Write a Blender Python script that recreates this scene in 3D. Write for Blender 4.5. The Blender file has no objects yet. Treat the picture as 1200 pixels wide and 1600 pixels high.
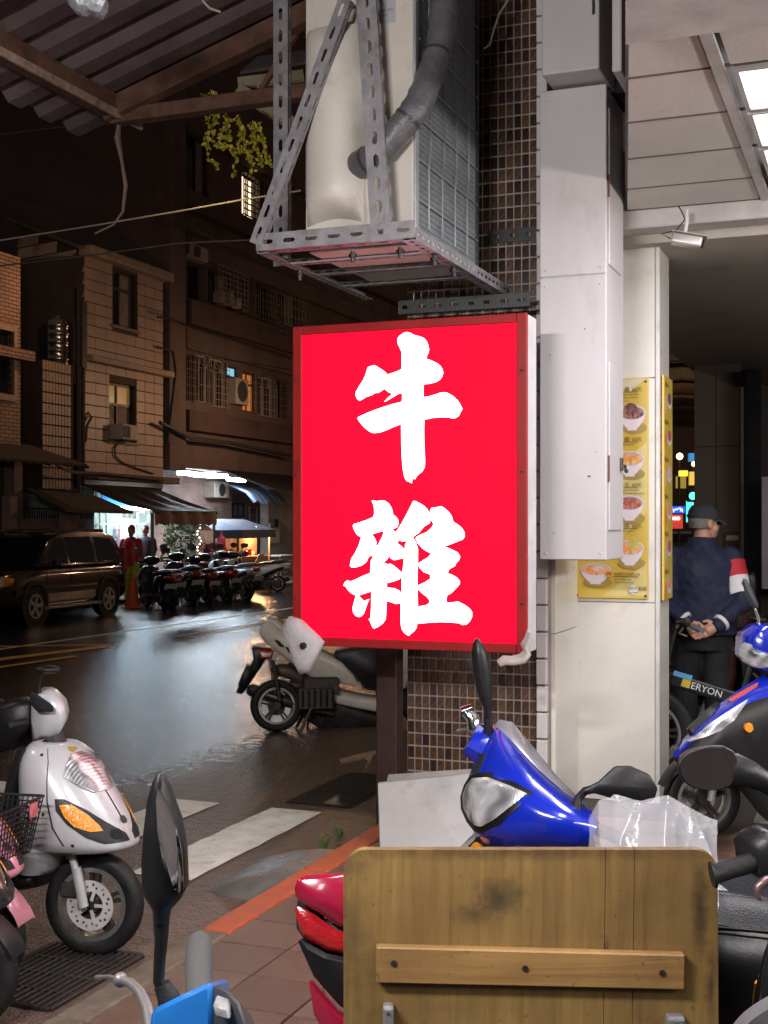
import bpy, bmesh, math, random
from mathutils import Vector, Matrix, noise
random.seed(7)
R = math.radians
PI = math.pi
SC = bpy.context.scene
COL = SC.collection

# ------------------------------------------------------------------ camera, world, exposure
CAM_H = 1.75
cam_data = bpy.data.cameras.new('camera')
cam_data.sensor_fit = 'HORIZONTAL'
cam_data.sensor_width = 36.0
cam_data.lens = 60.0
cam_data.shift_y = 20.0 / 1200.0
cam_data.clip_start = 0.05
cam_data.clip_end = 600.0
cam = bpy.data.objects.new('camera', cam_data)
cam.location = (0, 0, CAM_H)
cam.rotation_euler = (R(90), 0, 0)
COL.objects.link(cam)
SC.camera = cam

world = bpy.data.worlds.new('World')
SC.world = world
world.use_nodes = True
wn = world.node_tree.nodes
wl = world.node_tree.links
wbg = wn['Background']
sky = wn.new('ShaderNodeTexSky')
sky.sky_type = 'NISHITA'
sky.sun_disc = False
sky.sun_elevation = R(-4)
sky.sun_rotation = R(200)
glow = wn.new('ShaderNodeBackground')          # even city glow of the night sky
glow.inputs[0].default_value = (0.030, 0.021, 0.021, 1)
glow.inputs[1].default_value = 1.0
addw = wn.new('ShaderNodeAddShader')
wl.new(sky.outputs[0], wbg.inputs[0])
wbg.inputs[1].default_value = 0.06
wl.new(wbg.outputs[0], addw.inputs[0]); wl.new(glow.outputs[0], addw.inputs[1])
wl.new(addw.outputs[0], wn['World Output'].inputs['Surface'])

SC.view_settings.view_transform = 'Standard'
SC.view_settings.look = 'None'
SC.view_settings.exposure = 0.0
SC.view_settings.gamma = 1.0
SC.render.engine = 'CYCLES'
SC.cycles.use_denoising = True
SC.cycles.max_bounces = 8
SC.cycles.diffuse_bounces = 3
SC.cycles.glossy_bounces = 4
SC.cycles.transparent_max_bounces = 12
SC.cycles.sample_clamp_indirect = 4.0
SC.cycles.caustics_reflective = False
SC.cycles.caustics_refractive = False

# ------------------------------------------------------------------ frames: the street runs along s, t points across it
DX, DY = 0.3633, 0.9317
ANG = math.atan2(DY, DX)
F = 2000.0
HY = 820.0

def ST(s, t, z=0.0):
    return Vector((DX*s - DY*t, DY*s + DX*t, z))

def toST(p):
    return (DX*p[0] + DY*p[1], -DY*p[0] + DX*p[1])

def P(u, v, Y):
    return Vector(((u-600)/F*Y, Y, CAM_H - (v-HY)/F*Y))

def G(u, v, z=0.0):
    Y = (CAM_H-z)*F/(v-HY)
    return Vector(((u-600)/F*Y, Y, z))

def GS(u, v, z=0.0):
    return toST(G(u, v, z))

def onT(u, v, T):
    Y = T/(-DY*(u-600)/F + DX)
    p = P(u, v, Y)
    return toST(p)[0], p.z

def onS(u, v, S):
    Y = S/(DX*(u-600)/F + DY)
    p = P(u, v, Y)
    return toST(p)[1], p.z

# ------------------------------------------------------------------ object helpers
def tag(o, label=None, cat=None, group=None, kind=None):
    if label: o['label'] = label
    if cat: o['category'] = cat
    if group: o['group'] = group
    if kind: o['kind'] = kind
    return o

def thing(name, label, cat, loc=(0, 0, 0), rz=0.0, group=None, kind=None):
    o = bpy.data.objects.new(name, None)
    o.empty_display_size = 0.1
    COL.objects.link(o)
    o.location = loc
    o.rotation_euler = (0, 0, rz)
    return tag(o, label, cat, group, kind)

def thing_st(name, label, cat, s, t, z=0.0, group=None, kind=None):
    o = thing(name, label, cat, ST(s, t, z), ANG, group, kind)
    o['o'] = (s, t, z)
    return o

class MB:
    def __init__(self):
        self.v = []; self.f = []
    def add(self, vs, fs):
        n = len(self.v)
        self.v += [Vector(p) for p in vs]
        self.f += [tuple(i+n for i in f) for f in fs]
        return self
    def merge(self, other):
        return self.add(other.v, other.f)
    def box(self, x0, x1, y0, y1, z0, z1):
        if x0 > x1: x0, x1 = x1, x0
        if y0 > y1: y0, y1 = y1, y0
        if z0 > z1: z0, z1 = z1, z0
        vs = [(x0,y0,z0),(x1,y0,z0),(x1,y1,z0),(x0,y1,z0),(x0,y0,z1),(x1,y0,z1),(x1,y1,z1),(x0,y1,z1)]
        return self.add(vs, [(0,3,2,1),(4,5,6,7),(0,1,5,4),(1,2,6,5),(2,3,7,6),(3,0,4,7)])
    def hexa(self, vs):
        return self.add(vs, [(0,3,2,1),(4,5,6,7),(0,1,5,4),(1,2,6,5),(2,3,7,6),(3,0,4,7)])
    def bar(self, p0, p1, w, h, up=(0,0,1)):
        p0 = Vector(p0); p1 = Vector(p1)
        d = (p1-p0).normalized(); up = Vector(up)
        if abs(d.dot(up)) > 0.98: up = Vector((0,1,0))
        a = d.cross(up).normalized()*(w/2); b = a.cross(d).normalized()*(h/2)
        vs = [p0-a-b, p0+a-b, p0+a+b, p0-a+b, p1-a-b, p1+a-b, p1+a+b, p1-a+b]
        return self.hexa(vs)
    def rings(self, rings, closed=True, cap0=True, cap1=True):
        n = len(rings[0]); base = len(self.v)
        for r in rings: self.v += [Vector(p) for p in r]
        for i in range(len(rings)-1):
            for j in range(n if closed else n-1):
                k = (j+1) % n
                self.f.append((base+i*n+j, base+i*n+k, base+(i+1)*n+k, base+(i+1)*n+j))
        if closed and cap0: self.f.append(tuple(base+j for j in reversed(range(n))))
        if closed and cap1: self.f.append(tuple(base+(len(rings)-1)*n+j for j in range(n)))
        return self
    def tube(self, pts, r, n=8, flat=1.0, up=None):
        pts = [Vector(p) for p in pts]
        if not isinstance(r, (list, tuple)): r = [r]*len(pts)
        rings = []; prev = None
        for i, p in enumerate(pts):
            d = (pts[min(i+1, len(pts)-1)] - pts[max(i-1, 0)]).normalized()
            if prev is None:
                a = Vector(up) if up else (Vector((0,0,1)) if abs(d.z) < 0.9 else Vector((1,0,0)))
            else: a = prev
            a = (a - d*a.dot(d)).normalized(); prev = a
            b = d.cross(a)
            rings.append([p + (a*math.cos(q)*flat + b*math.sin(q))*r[i] for q in (2*PI*k/n for k in range(n))])
        return self.rings(rings)
    def lathe(self, prof, n=24, c=(0,0,0), axis='z', closed_prof=False):
        c = Vector(c); rings = []
        for r, h in prof:
            ring = []
            for k in range(n):
                q = 2*PI*k/n
                x, y = r*math.cos(q), r*math.sin(q)
                if axis == 'z': p = (x, y, h)
                elif axis == 'y': p = (y, h, x)
                else: p = (h, x, y)
                ring.append(c + Vector(p))
            rings.append(ring)
        if closed_prof:
            rings.append(rings[0])
            return self.rings(rings, True, False, False)
        return self.rings(rings)
    def grid(self, rows):
        m = len(rows[0]); base = len(self.v)
        for r in rows: self.v += [Vector(p) for p in r]
        for i in range(len(rows)-1):
            for j in range(m-1):
                self.f.append((base+i*m+j, base+i*m+j+1, base+(i+1)*m+j+1, base+(i+1)*m+j))
        return self
    def slab(self, rows, th):
        """a grid with thickness, th is a vector"""
        th = Vector(th); rows = [[Vector(p) for p in r] for r in rows]
        n = len(rows); m = len(rows[0])
        self.grid(rows); self.grid([[p+th for p in r] for r in rows])
        per = [rows[0][j] for j in range(m)] + [rows[i][m-1] for i in range(1, n)] + [rows[n-1][j] for j in range(m-2, -1, -1)] + [rows[i][0] for i in range(n-2, 0, -1)]
        self.rings([per, [p+th for p in per]], True, False, False)
        return self
    def prism(self, poly, off):
        off = Vector(off); poly = [Vector(p) for p in poly]
        return self.rings([poly, [p+off for p in poly]])
    def ball(self, c, rx, ry=None, rz=None, n=12, m=8):
        ry = ry or rx; rz = rz or rx; c = Vector(c); rings = []
        for i in range(m+1):
            a = -PI/2 + PI*i/m; a = max(-PI/2+0.02, min(PI/2-0.02, a))
            rings.append([c + Vector((rx*math.cos(a)*math.cos(2*PI*k/n), ry*math.cos(a)*math.sin(2*PI*k/n), rz*math.sin(a))) for k in range(n)])
        return self.rings(rings)
    def xf(self, M):
        self.v = [M @ p for p in self.v]; return self
    def jitter(self, a, sc=3.0):
        for p in self.v:
            p += noise.noise_vector(p*sc)*a
        return self
    def mesh(self, name, mat=None, smooth=False, bev=0.0, seg=1, fix=True):
        me = bpy.data.meshes.new(name)
        me.from_pydata([tuple(p) for p in self.v], [], self.f)
        if fix or bev:
            bm = bmesh.new(); bm.from_mesh(me)
            bmesh.ops.remove_doubles(bm, verts=bm.verts, dist=1e-5)
            bmesh.ops.recalc_face_normals(bm, faces=bm.faces)
            if bev:
                es = [e for e in bm.edges if len(e.link_faces) == 2 and e.calc_face_angle(0) > 0.6]
                if es: bmesh.ops.bevel(bm, geom=es, offset=bev, segments=seg, affect='EDGES', profile=0.5, clamp_overlap=True)
            bm.to_mesh(me); bm.free()
        if smooth:
            me.shade_smooth()
            me.set_sharp_from_angle(angle=R(smooth if smooth is not True else 40))
        if mat: me.materials.append(mat)
        me.update()
        return me
    def build(self, name, mat=None, parent=None, smooth=False, bev=0.0, seg=1, fix=True, rel=True):
        if parent is not None and rel and 'o' in parent.keys():
            o3 = Vector(parent['o'])
            self.v = [p - o3 for p in self.v]
        return put(name, self.mesh(name, mat, smooth, bev, seg, fix), parent)

def put(name, me, parent=None, loc=None, rot=None):
    o = bpy.data.objects.new(name, me)
    COL.objects.link(o)
    if parent is not None: o.parent = parent
    if loc is not None: o.location = loc
    if rot is not None: o.rotation_euler = rot
    return o

def solo(name, mb, mat, label, cat, smooth=False, bev=0.0, seg=1, group=None, kind=None, st=None, loc=None):
    """a thing that is one mesh; st / loc = its origin"""
    if st is not None:
        o3 = Vector(st); mb.v = [p-o3 for p in mb.v]
    elif loc is not None:
        o3 = Vector(loc); mb.v = [p-o3 for p in mb.v]
    o = put(name, mb.mesh(name, mat, smooth, bev, seg))
    if st is not None:
        o.location = ST(*st); o.rotation_euler = (0, 0, ANG)
    elif loc is not None: o.location = loc
    return tag(o, label, cat, group, kind)

def struct(name, mb, mat, st=(0, 0, 0), smooth=False, bev=0.0, parent=None):
    o3 = Vector(st); mb.v = [p-o3 for p in mb.v]
    o = put(name, mb.mesh(name, mat, smooth, bev))
    o.location = ST(*st); o.rotation_euler = (0, 0, ANG)
    o['kind'] = 'structure'
    o['o'] = st
    return o

def copy_tree(o, parent=None):
    c = o.copy(); COL.objects.link(c)
    if parent is not None: c.parent = parent
    for ch in [x for x in list(o.children)]: copy_tree(ch, c)
    return c

def remat(root, old, new):
    for o in [root] + list(root.children_recursive):
        if o.type == 'MESH' and o.data.materials and o.data.materials[0] == old:
            o.material_slots[0].link = 'OBJECT'
            o.material_slots[0].material = new

def fuse(mb, name, voxel, smooth_it=4):
    """melt overlapping closed shapes into one continuous surface"""
    me = mb.mesh(name)
    tmp = bpy.data.objects.new(name, me); COL.objects.link(tmp)
    m = tmp.modifiers.new('r', 'REMESH'); m.mode = 'VOXEL'; m.voxel_size = voxel
    s = tmp.modifiers.new('s', 'SMOOTH'); s.factor = 0.5; s.iterations = smooth_it
    dg = bpy.context.evaluated_depsgraph_get()
    out = bpy.data.meshes.new_from_object(tmp.evaluated_get(dg))
    bpy.data.objects.remove(tmp); bpy.data.meshes.remove(me)
    out.name = name; out.shade_smooth(); out.materials.clear()
    return out

def curve_mesh(contours, ext, name):
    cu = bpy.data.curves.new(name, 'CURVE'); cu.dimensions = '2D'; cu.fill_mode = 'BOTH'; cu.extrude = ext
    for c in contours:
        sp = cu.splines.new('POLY'); sp.points.add(len(c)-1); sp.use_cyclic_u = True
        for i, p in enumerate(c): sp.points[i].co = (p[0], p[1], 0, 1)
    tmp = bpy.data.objects.new(name, cu); COL.objects.link(tmp)
    dg = bpy.context.evaluated_depsgraph_get()
    me = bpy.data.meshes.new_from_object(tmp.evaluated_get(dg))
    bpy.data.objects.remove(tmp); bpy.data.curves.remove(cu)
    me.name = name; me.materials.clear()
    return me

def text_mesh(body, size, ext=0.0004, align='LEFT', name='lettering'):
    cu = bpy.data.curves.new(name, 'FONT'); cu.body = body; cu.size = size; cu.extrude = ext
    cu.align_x = align; cu.align_y = 'CENTER'; cu.resolution_u = 3
    tmp = bpy.data.objects.new(name, cu); COL.objects.link(tmp)
    dg = bpy.context.evaluated_depsgraph_get()
    me = bpy.data.meshes.new_from_object(tmp.evaluated_get(dg))
    bpy.data.objects.remove(tmp); bpy.data.curves.remove(cu)
    me.name = name; me.materials.clear()
    return me

FACE_S = Matrix(((0,0,-1),(-1,0,0),(0,1,0)))   # flat print facing -s (towards the camera), local st frame
FACE_T = Matrix(((1,0,0),(0,0,-1),(0,1,0)))    # flat print facing -t (towards the road from the far side)

def flat(name, me, mat, parent, pos, frame):
    me.materials.append(mat)
    o = put(name, me, parent)
    p = Vector(pos)
    if 'o' in parent.keys(): p = p - Vector(parent['o'])
    o.matrix_local = Matrix.Translation(p) @ frame.to_4x4()
    return o

# ------------------------------------------------------------------ materials
MATS = {}
def M(name, col, rough=0.55, metal=0.0, var=0.18, vs=5.0, bump=0.12, bs=60.0, coat=0.0, rand=0.0, spec=0.5, dirt=0.0, dcol=(0.02,0.016,0.012), ds=3.0, stretch=None, alpha=1.0, trans=0.0, sheen=0.0):
    if name in MATS: return MATS[name]
    m = bpy.data.materials.new(name); m.use_nodes = True
    nt = m.node_tree; n = nt.nodes; l = nt.links
    b = n['Principled BSDF']
    tc = n.new('ShaderNodeTexCoord'); vec = tc.outputs['Object']
    if stretch:
        mp = n.new('ShaderNodeMapping'); mp.inputs['Scale'].default_value = stretch
        l.new(vec, mp.inputs['Vector']); vec = mp.outputs[0]
    nz = n.new('ShaderNodeTexNoise'); nz.inputs['Scale'].default_value = vs; nz.inputs['Detail'].default_value = 7; nz.inputs['Roughness'].default_value = 0.6
    l.new(vec, nz.inputs['Vector'])
    mr = n.new('ShaderNodeMapRange'); mr.inputs['From Min'].default_value = 0.3; mr.inputs['From Max'].default_value = 0.7
    mr.inputs['To Min'].default_value = 1-var; mr.inputs['To Max'].default_value = 1+var
    l.new(nz.outputs[0], mr.inputs[0]); fac = mr.outputs[0]
    if rand:
        oi = n.new('ShaderNodeObjectInfo')
        m2 = n.new('ShaderNodeMapRange'); m2.inputs['To Min'].default_value = 1-rand; m2.inputs['To Max'].default_value = 1+rand
        l.new(oi.outputs['Random'], m2.inputs[0])
        mu = n.new('ShaderNodeMath'); mu.operation = 'MULTIPLY'; l.new(fac, mu.inputs[0]); l.new(m2.outputs[0], mu.inputs[1]); fac = mu.outputs[0]
    vm = n.new('ShaderNodeVectorMath'); vm.operation = 'SCALE'; vm.inputs[0].default_value = col
    l.new(fac, vm.inputs['Scale']); colout = vm.outputs[0]
    if dirt:
        n2 = n.new('ShaderNodeTexNoise'); n2.inputs['Scale'].default_value = ds; n2.inputs['Detail'].default_value = 9; n2.inputs['Roughness'].default_value = 0.68
        l.new(vec, n2.inputs['Vector'])
        r2 = n.new('ShaderNodeMapRange'); r2.inputs['From Min'].default_value = 0.62-0.25*dirt; r2.inputs['From Max'].default_value = 0.80-0.2*dirt
        r2.inputs['To Max'].default_value = min(1, 0.5+dirt*0.5)
        l.new(n2.outputs[0], r2.inputs[0])
        mx = n.new('ShaderNodeMix'); mx.data_type = 'RGBA'
        l.new(r2.outputs[0], mx.inputs['Factor']); l.new(colout, mx.inputs['A']); mx.inputs['B'].default_value = (*dcol, 1)
        colout = mx.outputs['Result']
    l.new(colout, b.inputs['Base Color'])
    rr = n.new('ShaderNodeMapRange'); rr.inputs['From Min'].default_value = 0.3; rr.inputs['From Max'].default_value = 0.7
    rr.inputs['To Min'].default_value = max(0.02, rough*0.82); rr.inputs['To Max'].default_value = min(1, rough*1.18)
    l.new(nz.outputs[0], rr.inputs[0]); l.new(rr.outputs[0], b.inputs['Roughness'])
    b.inputs['Metallic'].default_value = metal
    b.inputs['Specular IOR Level'].default_value = spec
    if coat:
        b.inputs['Coat Weight'].default_value = coat; b.inputs['Coat Roughness'].default_value = 0.06
    if bump:
        n3 = n.new('ShaderNodeTexNoise'); n3.inputs['Scale'].default_value = bs; n3.inputs['Detail'].default_value = 4
        l.new(vec, n3.inputs['Vector'])
        bp = n.new('ShaderNodeBump'); bp.inputs['Strength'].default_value = bump; bp.inputs['Distance'].default_value = 0.01
        l.new(n3.outputs[0], bp.inputs['Height']); l.new(bp.outputs[0], b.inputs['Normal'])
    if alpha < 1: b.inputs['Alpha'].default_value = alpha
    if trans: b.inputs['Transmission Weight'].default_value = trans
    if sheen: b.inputs['Sheen Weight'].default_value = sheen
    MATS[name] = m
    return m

def E(name, col, strength, base=None):
    if name in MATS: return MATS[name]
    m = bpy.data.materials.new(name); m.use_nodes = True
    b = m.node_tree.nodes['Principled BSDF']
    b.inputs['Base Color'].default_value = (*(base or col), 1)
    b.inputs['Emission Color'].default_value = (*col, 1)
    b.inputs['Emission Strength'].default_value = strength
    b.inputs['Roughness'].default_value = 0.3
    MATS[name] = m
    return m

def lamp(name, kind, loc, power, col, size=0.3, size_y=None, direction=None, spread=None):
    d = bpy.data.lights.new(name, kind)
    d.energy = power; d.color = col
    if kind == 'AREA':
        d.shape = 'RECTANGLE' if size_y else 'SQUARE'; d.size = size
        if size_y: d.size_y = size_y
        if spread: d.spread = R(spread)
    elif kind == 'SPOT':
        d.shadow_soft_size = size; d.spot_size = R(spread or 90); d.spot_blend = 0.6
    else: d.shadow_soft_size = size
    o = bpy.data.objects.new(name, d); COL.objects.link(o); o.location = loc
    if direction is not None:
        o.rotation_euler = Vector(direction).to_track_quat('-Z', 'Y').to_euler()
    o['kind'] = 'helper'
    return o
# ------------------------------------------------------------------ lamps (some hang in drawn fixtures, others are unseen and added for their light)
ARC_Z = 3.55
WHITE_L = (0.96, 0.925, 1.0)
for (s_, p_) in ((6.07, 58), (2.3, 62), (-1.6, 46)):
    lamp('arcade_lamp', 'AREA', ST(s_, 0.25, ARC_Z-0.06), p_, WHITE_L, 1.6, 0.55, (0, 0, -1)).rotation_euler = (0, 0, ANG)
SODIUM = (1.0, 0.57, 0.33)
lamp('unseen_warm_light', 'POINT', ST(29.5, 13.0, 4.9), 290, SODIUM, 0.12)
lamp('unseen_warm_light', 'POINT', ST(4.0, 7.6, 6.2), 200, (1.0, 0.80, 0.62), 0.15)  # bare lamp added above the road to brighten the crosswalk
lamp('unseen_warm_light', 'POINT', ST(21.0, 14.2, 6.4), 70, SODIUM, 0.12)  # added out of view to brighten the alley side wall
lamp('unseen_front_lamp', 'AREA', ST(0.4, 1.65, 3.0), 190, (1.0, 0.95, 0.93), 1.1, 0.12, (0.62*DX-0.0, 0.62*DY, -0.15))  # added unseen in front to light the air conditioner and tiles
lamp('unseen_warm_light', 'POINT', ST(44.0, 2.2, 5.2), 500, SODIUM, 0.12)
COOL = (0.74, 0.87, 1.0)
lamp('unseen_side_light', 'AREA', ST(3.6, -2.55, 2.7), 190, (1.0, 0.95, 0.90), 6.0, 0.28, (-DY*.94, DX*.94, -0.34))  # strip added unseen beside a blank wall to brighten ceiling and cabinet

# ------------------------------------------------------------------ setting: ground, road, pavement, kerb
def asphalt():
    m = bpy.data.materials.new('wet_asphalt'); m.use_nodes = True
    n = m.node_tree.nodes; l = m.node_tree.links; b = n['Principled BSDF']
    tc = n.new('ShaderNodeTexCoord'); v = tc.outputs['Object']
    def noi(sc, det=6, ro=0.6):
        a = n.new('ShaderNodeTexNoise'); a.inputs['Scale'].default_value = sc; a.inputs['Detail'].default_value = det; a.inputs['Roughness'].default_value = ro
        l.new(v, a.inputs['Vector']); return a.outputs[0]
    def mr(x, a, c, d, e):
        k = n.new('ShaderNodeMapRange'); k.inputs[1].default_value = a; k.inputs[2].default_value = c; k.inputs[3].default_value = d; k.inputs[4].default_value = e
        l.new(x, k.inputs[0]); return k.outputs[0]
    big = noi(0.55, 5); grain = noi(110, 3, 0.7); mid = noi(9, 6, 0.7)
    # dry gritty strip along the kerb, its brown partly sodium light put into colour; wet elsewhere
    sp = n.new('ShaderNodeSeparateXYZ'); l.new(v, sp.inputs[0])
    edge = mr(sp.outputs['Y'], 4.3, 5.6, 1.0, 0.0)
    ad = n.new('ShaderNodeMath'); ad.operation = 'ADD'; l.new(edge, ad.inputs[0]); l.new(mr(mid, 0.3, 0.7, -0.35, 0.35), ad.inputs[1])
    dry = mr(ad.outputs[0], 0.35, 0.85, 0.0, 1.0)
    mu = n.new('ShaderNodeMath'); mu.operation = 'MULTIPLY'; l.new(dry, mu.inputs[0]); l.new(edge, mu.inputs[1]); dry = mu.outputs[0]
    c1 = n.new('ShaderNodeMix'); c1.data_type = 'RGBA'; l.new(dry, c1.inputs['Factor'])
    c1.inputs['A'].default_value = (0.015, 0.018, 0.025, 1); c1.inputs['B'].default_value = (0.125, 0.085, 0.064, 1)
    c2 = n.new('ShaderNodeMix'); c2.data_type = 'RGBA'; c2.blend_type = 'MULTIPLY'; c2.inputs['Factor'].default_value = 1
    l.new(c1.outputs['Result'], c2.inputs['A']); l.new(mr(grain, 0.35, 0.68, 0.35, 1.9), c2.inputs['B'])
    l.new(c2.outputs['Result'], b.inputs['Base Color'])
    pud = mr(big, 0.3, 0.7, 0.22, 0.15)
    r2 = n.new('ShaderNodeMix'); r2.data_type = 'FLOAT'; l.new(dry, r2.inputs['Factor']); l.new(pud, r2.inputs['A']); r2.inputs['B'].default_value = 0.40
    l.new(r2.outputs['Result'], b.inputs['Roughness'])
    b.inputs['Specular IOR Level'].default_value = 0.6
    vo = n.new('ShaderNodeTexVoronoi'); vo.inputs['Scale'].default_value = 62; l.new(v, vo.inputs['Vector'])
    m1 = n.new('ShaderNodeMath'); m1.operation = 'MULTIPLY_ADD'; l.new(vo.outputs['Distance'], m1.inputs[0]); m1.inputs[1].default_value = 0.35; l.new(mr(noi(11, 5, 0.62), 0, 1, 0, 1.9), m1.inputs[2])
    m2 = n.new('ShaderNodeMath'); m2.operation = 'MULTIPLY_ADD'; l.new(noi(170, 2, 0.6), m2.inputs[0]); m2.inputs[1].default_value = 0.2; l.new(m1.outputs[0], m2.inputs[2])
    st = mr(dry, 0.0, 1.0, 0.42, 0.95)
    bp = n.new('ShaderNodeBump'); bp.inputs['Distance'].default_value = 0.012; l.new(st, bp.inputs['Strength'])
    l.new(m2.outputs[0], bp.inputs['Height']); l.new(bp.outputs[0], b.inputs['Normal'])
    return m
ASPH = asphalt()
g = MB(); g.grid([[(-60, 60, -0.05), (-60, -60, -0.05)], [(260, 60, -0.05), (260, -60, -0.05)]])
struct('ground', g, M('earth', (0.04, 0.035, 0.03), 0.9))
g = MB(); g.grid([[(-12+i*3.0, 2.6+j*1.3, 0) for j in range(11)] for i in range(60)])
struct('road', g, ASPH)

PAVE = M('pavement_tile_red', (0.115, 0.064, 0.047), 0.34, var=0.3, vs=9, bump=0.25, bs=150, rand=0.22, dirt=0.35, dcol=(0.06, 0.045, 0.038), ds=6)
JOINT = M('joint_grey', (0.07, 0.06, 0.052), 0.8, bump=0.3, bs=80)
g = MB(); g.box(-12, 120, -6, 2.44, -0.04, 0.088)
pav = struct('pavement', g, JOINT)
tile_me = MB().box(0, 0.294, 0, 0.294, 0, 0.014).mesh('pavement_tile', PAVE, bev=0.003)
for i in range(13):
    for j in range(7):
        s_, t_ = 3.3+i*0.3, 0.36+j*0.3
        put('pavement_tile', tile_me, pav, (s_, t_, 0.086+random.uniform(-0.0015, 0.0015)), (random.uniform(-.004, .004), random.uniform(-.004, .004), 0))
FLOORM = M('arcade_floor_stone', (0.30, 0.285, 0.265), 0.3, var=0.3, vs=40, bump=0.05, rand=0.12, dirt=0.3, dcol=(0.12, 0.10, 0.085), ds=5)
floor_me = MB().box(0, 0.394, 0, 0.394, 0, 0.014).mesh('floor_tile', FLOORM, bev=0.002)
for i in range(14):
    for j in range(6):
        s_, t_ = 6.2+i*0.4, -1.72+j*0.4 if i*0.4+6.2 > 7.1 else -1.72+j*0.4
        if s_ < 7.2 and t_ > 0.0: continue
        put('floor_tile', floor_me, pav, (s_, t_, 0.087))
g = MB(); g.box(-12, 120, -6, 0.35, 0.088, 0.0905)
for a, b in ((-12, 3.3), (7.2, 120)): pass

def kerb_paint():
    m = M('kerb_red_paint', (0.42, 0.085, 0.035), 0.45, var=0.25, vs=14, bump=0.3, bs=90, dirt=0.42, dcol=(0.10, 0.075, 0.06), ds=5)
    return m
KR = kerb_paint()
KC = M('kerb_concrete', (0.15, 0.115, 0.085), 0.55, var=0.3, vs=10, bump=0.3, bs=90, dirt=0.4, dcol=(0.05, 0.04, 0.03))
g = MB(); g.box(-12, 120, 2.445, 2.595, -0.04, 0.08)
kerb = struct('kerb', g, KC)
kme_r = MB().box(0, 0.985, 0.02, 0.155, -0.03, 0.018).mesh('kerb_stone', KR, bev=0.012, seg=2)
kme_c = MB().box(0, 0.985, 0.02, 0.155, -0.03, 0.018).mesh('kerb_stone', KC, bev=0.012, seg=2)
for i in range(22):
    s_ = -0.35+i*0.99
    o = put('kerb_stone', kme_r if s_ > 4.5 else kme_c, kerb, (s_, 2.442+random.uniform(-.003, .003), 0.085))

PAINT = M('road_paint_white', (0.76, 0.73, 0.67), 0.5, var=0.16, vs=7, bump=0.25, bs=120, dirt=0.3, dcol=(0.16, 0.13, 0.11), ds=9)
YPAINT = M('road_paint_yellow', (0.80, 0.42, 0.06), 0.45, var=0.2, vs=7, bump=0.2, dirt=0.25, dcol=(0.05, 0.04, 0.03), ds=6)
def flatpoly(name, px, mat, z, world=False):
    b = MB(); pts = [G(u, v) for u, v in px]
    b.add([(p.x, p.y, z) for p in pts], [tuple(range(len(pts)))])
    me = b.mesh(name, mat); o = put(name, me); o['kind'] = 'structure'; return o
def stripe(name, s0, s1, t0, t1, mat, z=0.004, n=26, wob=0.012, slant=0.0):
    b = MB(); rows = []
    for i in range(n+1):
        s_ = s0+(s1-s0)*i/n
        rows.append([(s_ + slant*k, t_+noise.noise((s_*6, t_*9, 1))*wob, z) for k, t_ in ((0, t0), (1, t1))])
    b.grid(rows); return struct(name, b, mat)
a0 = GS(207, 1365); a1 = GS(418, 1264); a2 = GS(503, 1268); a3 = GS(300, 1378)
tc0 = (a0[1]+a1[1])/2; tc1 = (a2[1]+a3[1])/2
stripe('crosswalk_stripe', (a0[0]+a3[0])/2, (a1[0]+a2[0])/2, tc1, tc0, PAINT, slant=0.0)
w_ = tc0-tc1
b0 = GS(165, 1272); b1 = GS(190, 1241)
for k in range(1, 9):
    tt = tc1 + k*(w_+0.36)
    stripe('crosswalk_stripe', a0[0]+0.02*k, a1[0]+0.03*k, tt, tt+w_, PAINT)
stripe('lane_line', -6, 90, 11.5, 11.62, PAINT, n=60)
y0 = GS(350, 985)
stripe('centre_line', 17.5, 70, y0[1]-0.14, y0[1]-0.03, YPAINT, n=60)
stripe('centre_line', 17.5, 70, y0[1]+0.07, y0[1]+0.18, YPAINT, n=60)
def line_px(name, pts, w, mat, z=0.005):
    b = MB()
    for (p, q) in zip(pts[:-1], pts[1:]):
        p = G(*p); q = G(*q); d = (q-p).normalized(); nrm = Vector((-d.y, d.x, 0))*w/2
        b.add([p-nrm+Vector((0,0,z)), q-nrm+Vector((0,0,z)), q+nrm+Vector((0,0,z)), p+nrm+Vector((0,0,z))], [(0,1,2,3)])
    o = put(name, b.mesh(name, mat)); o['kind'] = 'structure'; return o
line_px('yellow_box_line', [(-120, 1012), (178, 1008)], 0.16, YPAINT, 0.005)
line_px('yellow_box_line', [(170, 1010), (-60, 1038)], 0.26, YPAINT, 0.007)
line_px('yellow_box_line', [(118, 1026), (-60, 1052)], 0.14, YPAINT, 0.009)

# opposite pavement
g = MB(); g.box(-10, 120, 15.7, 24, -0.04, 0.1)
struct('far_pavement', g, M('far_pavement_grey', (0.10, 0.085, 0.075), 0.5, bump=0.2, dirt=0.3), bev=0.01)

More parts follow.
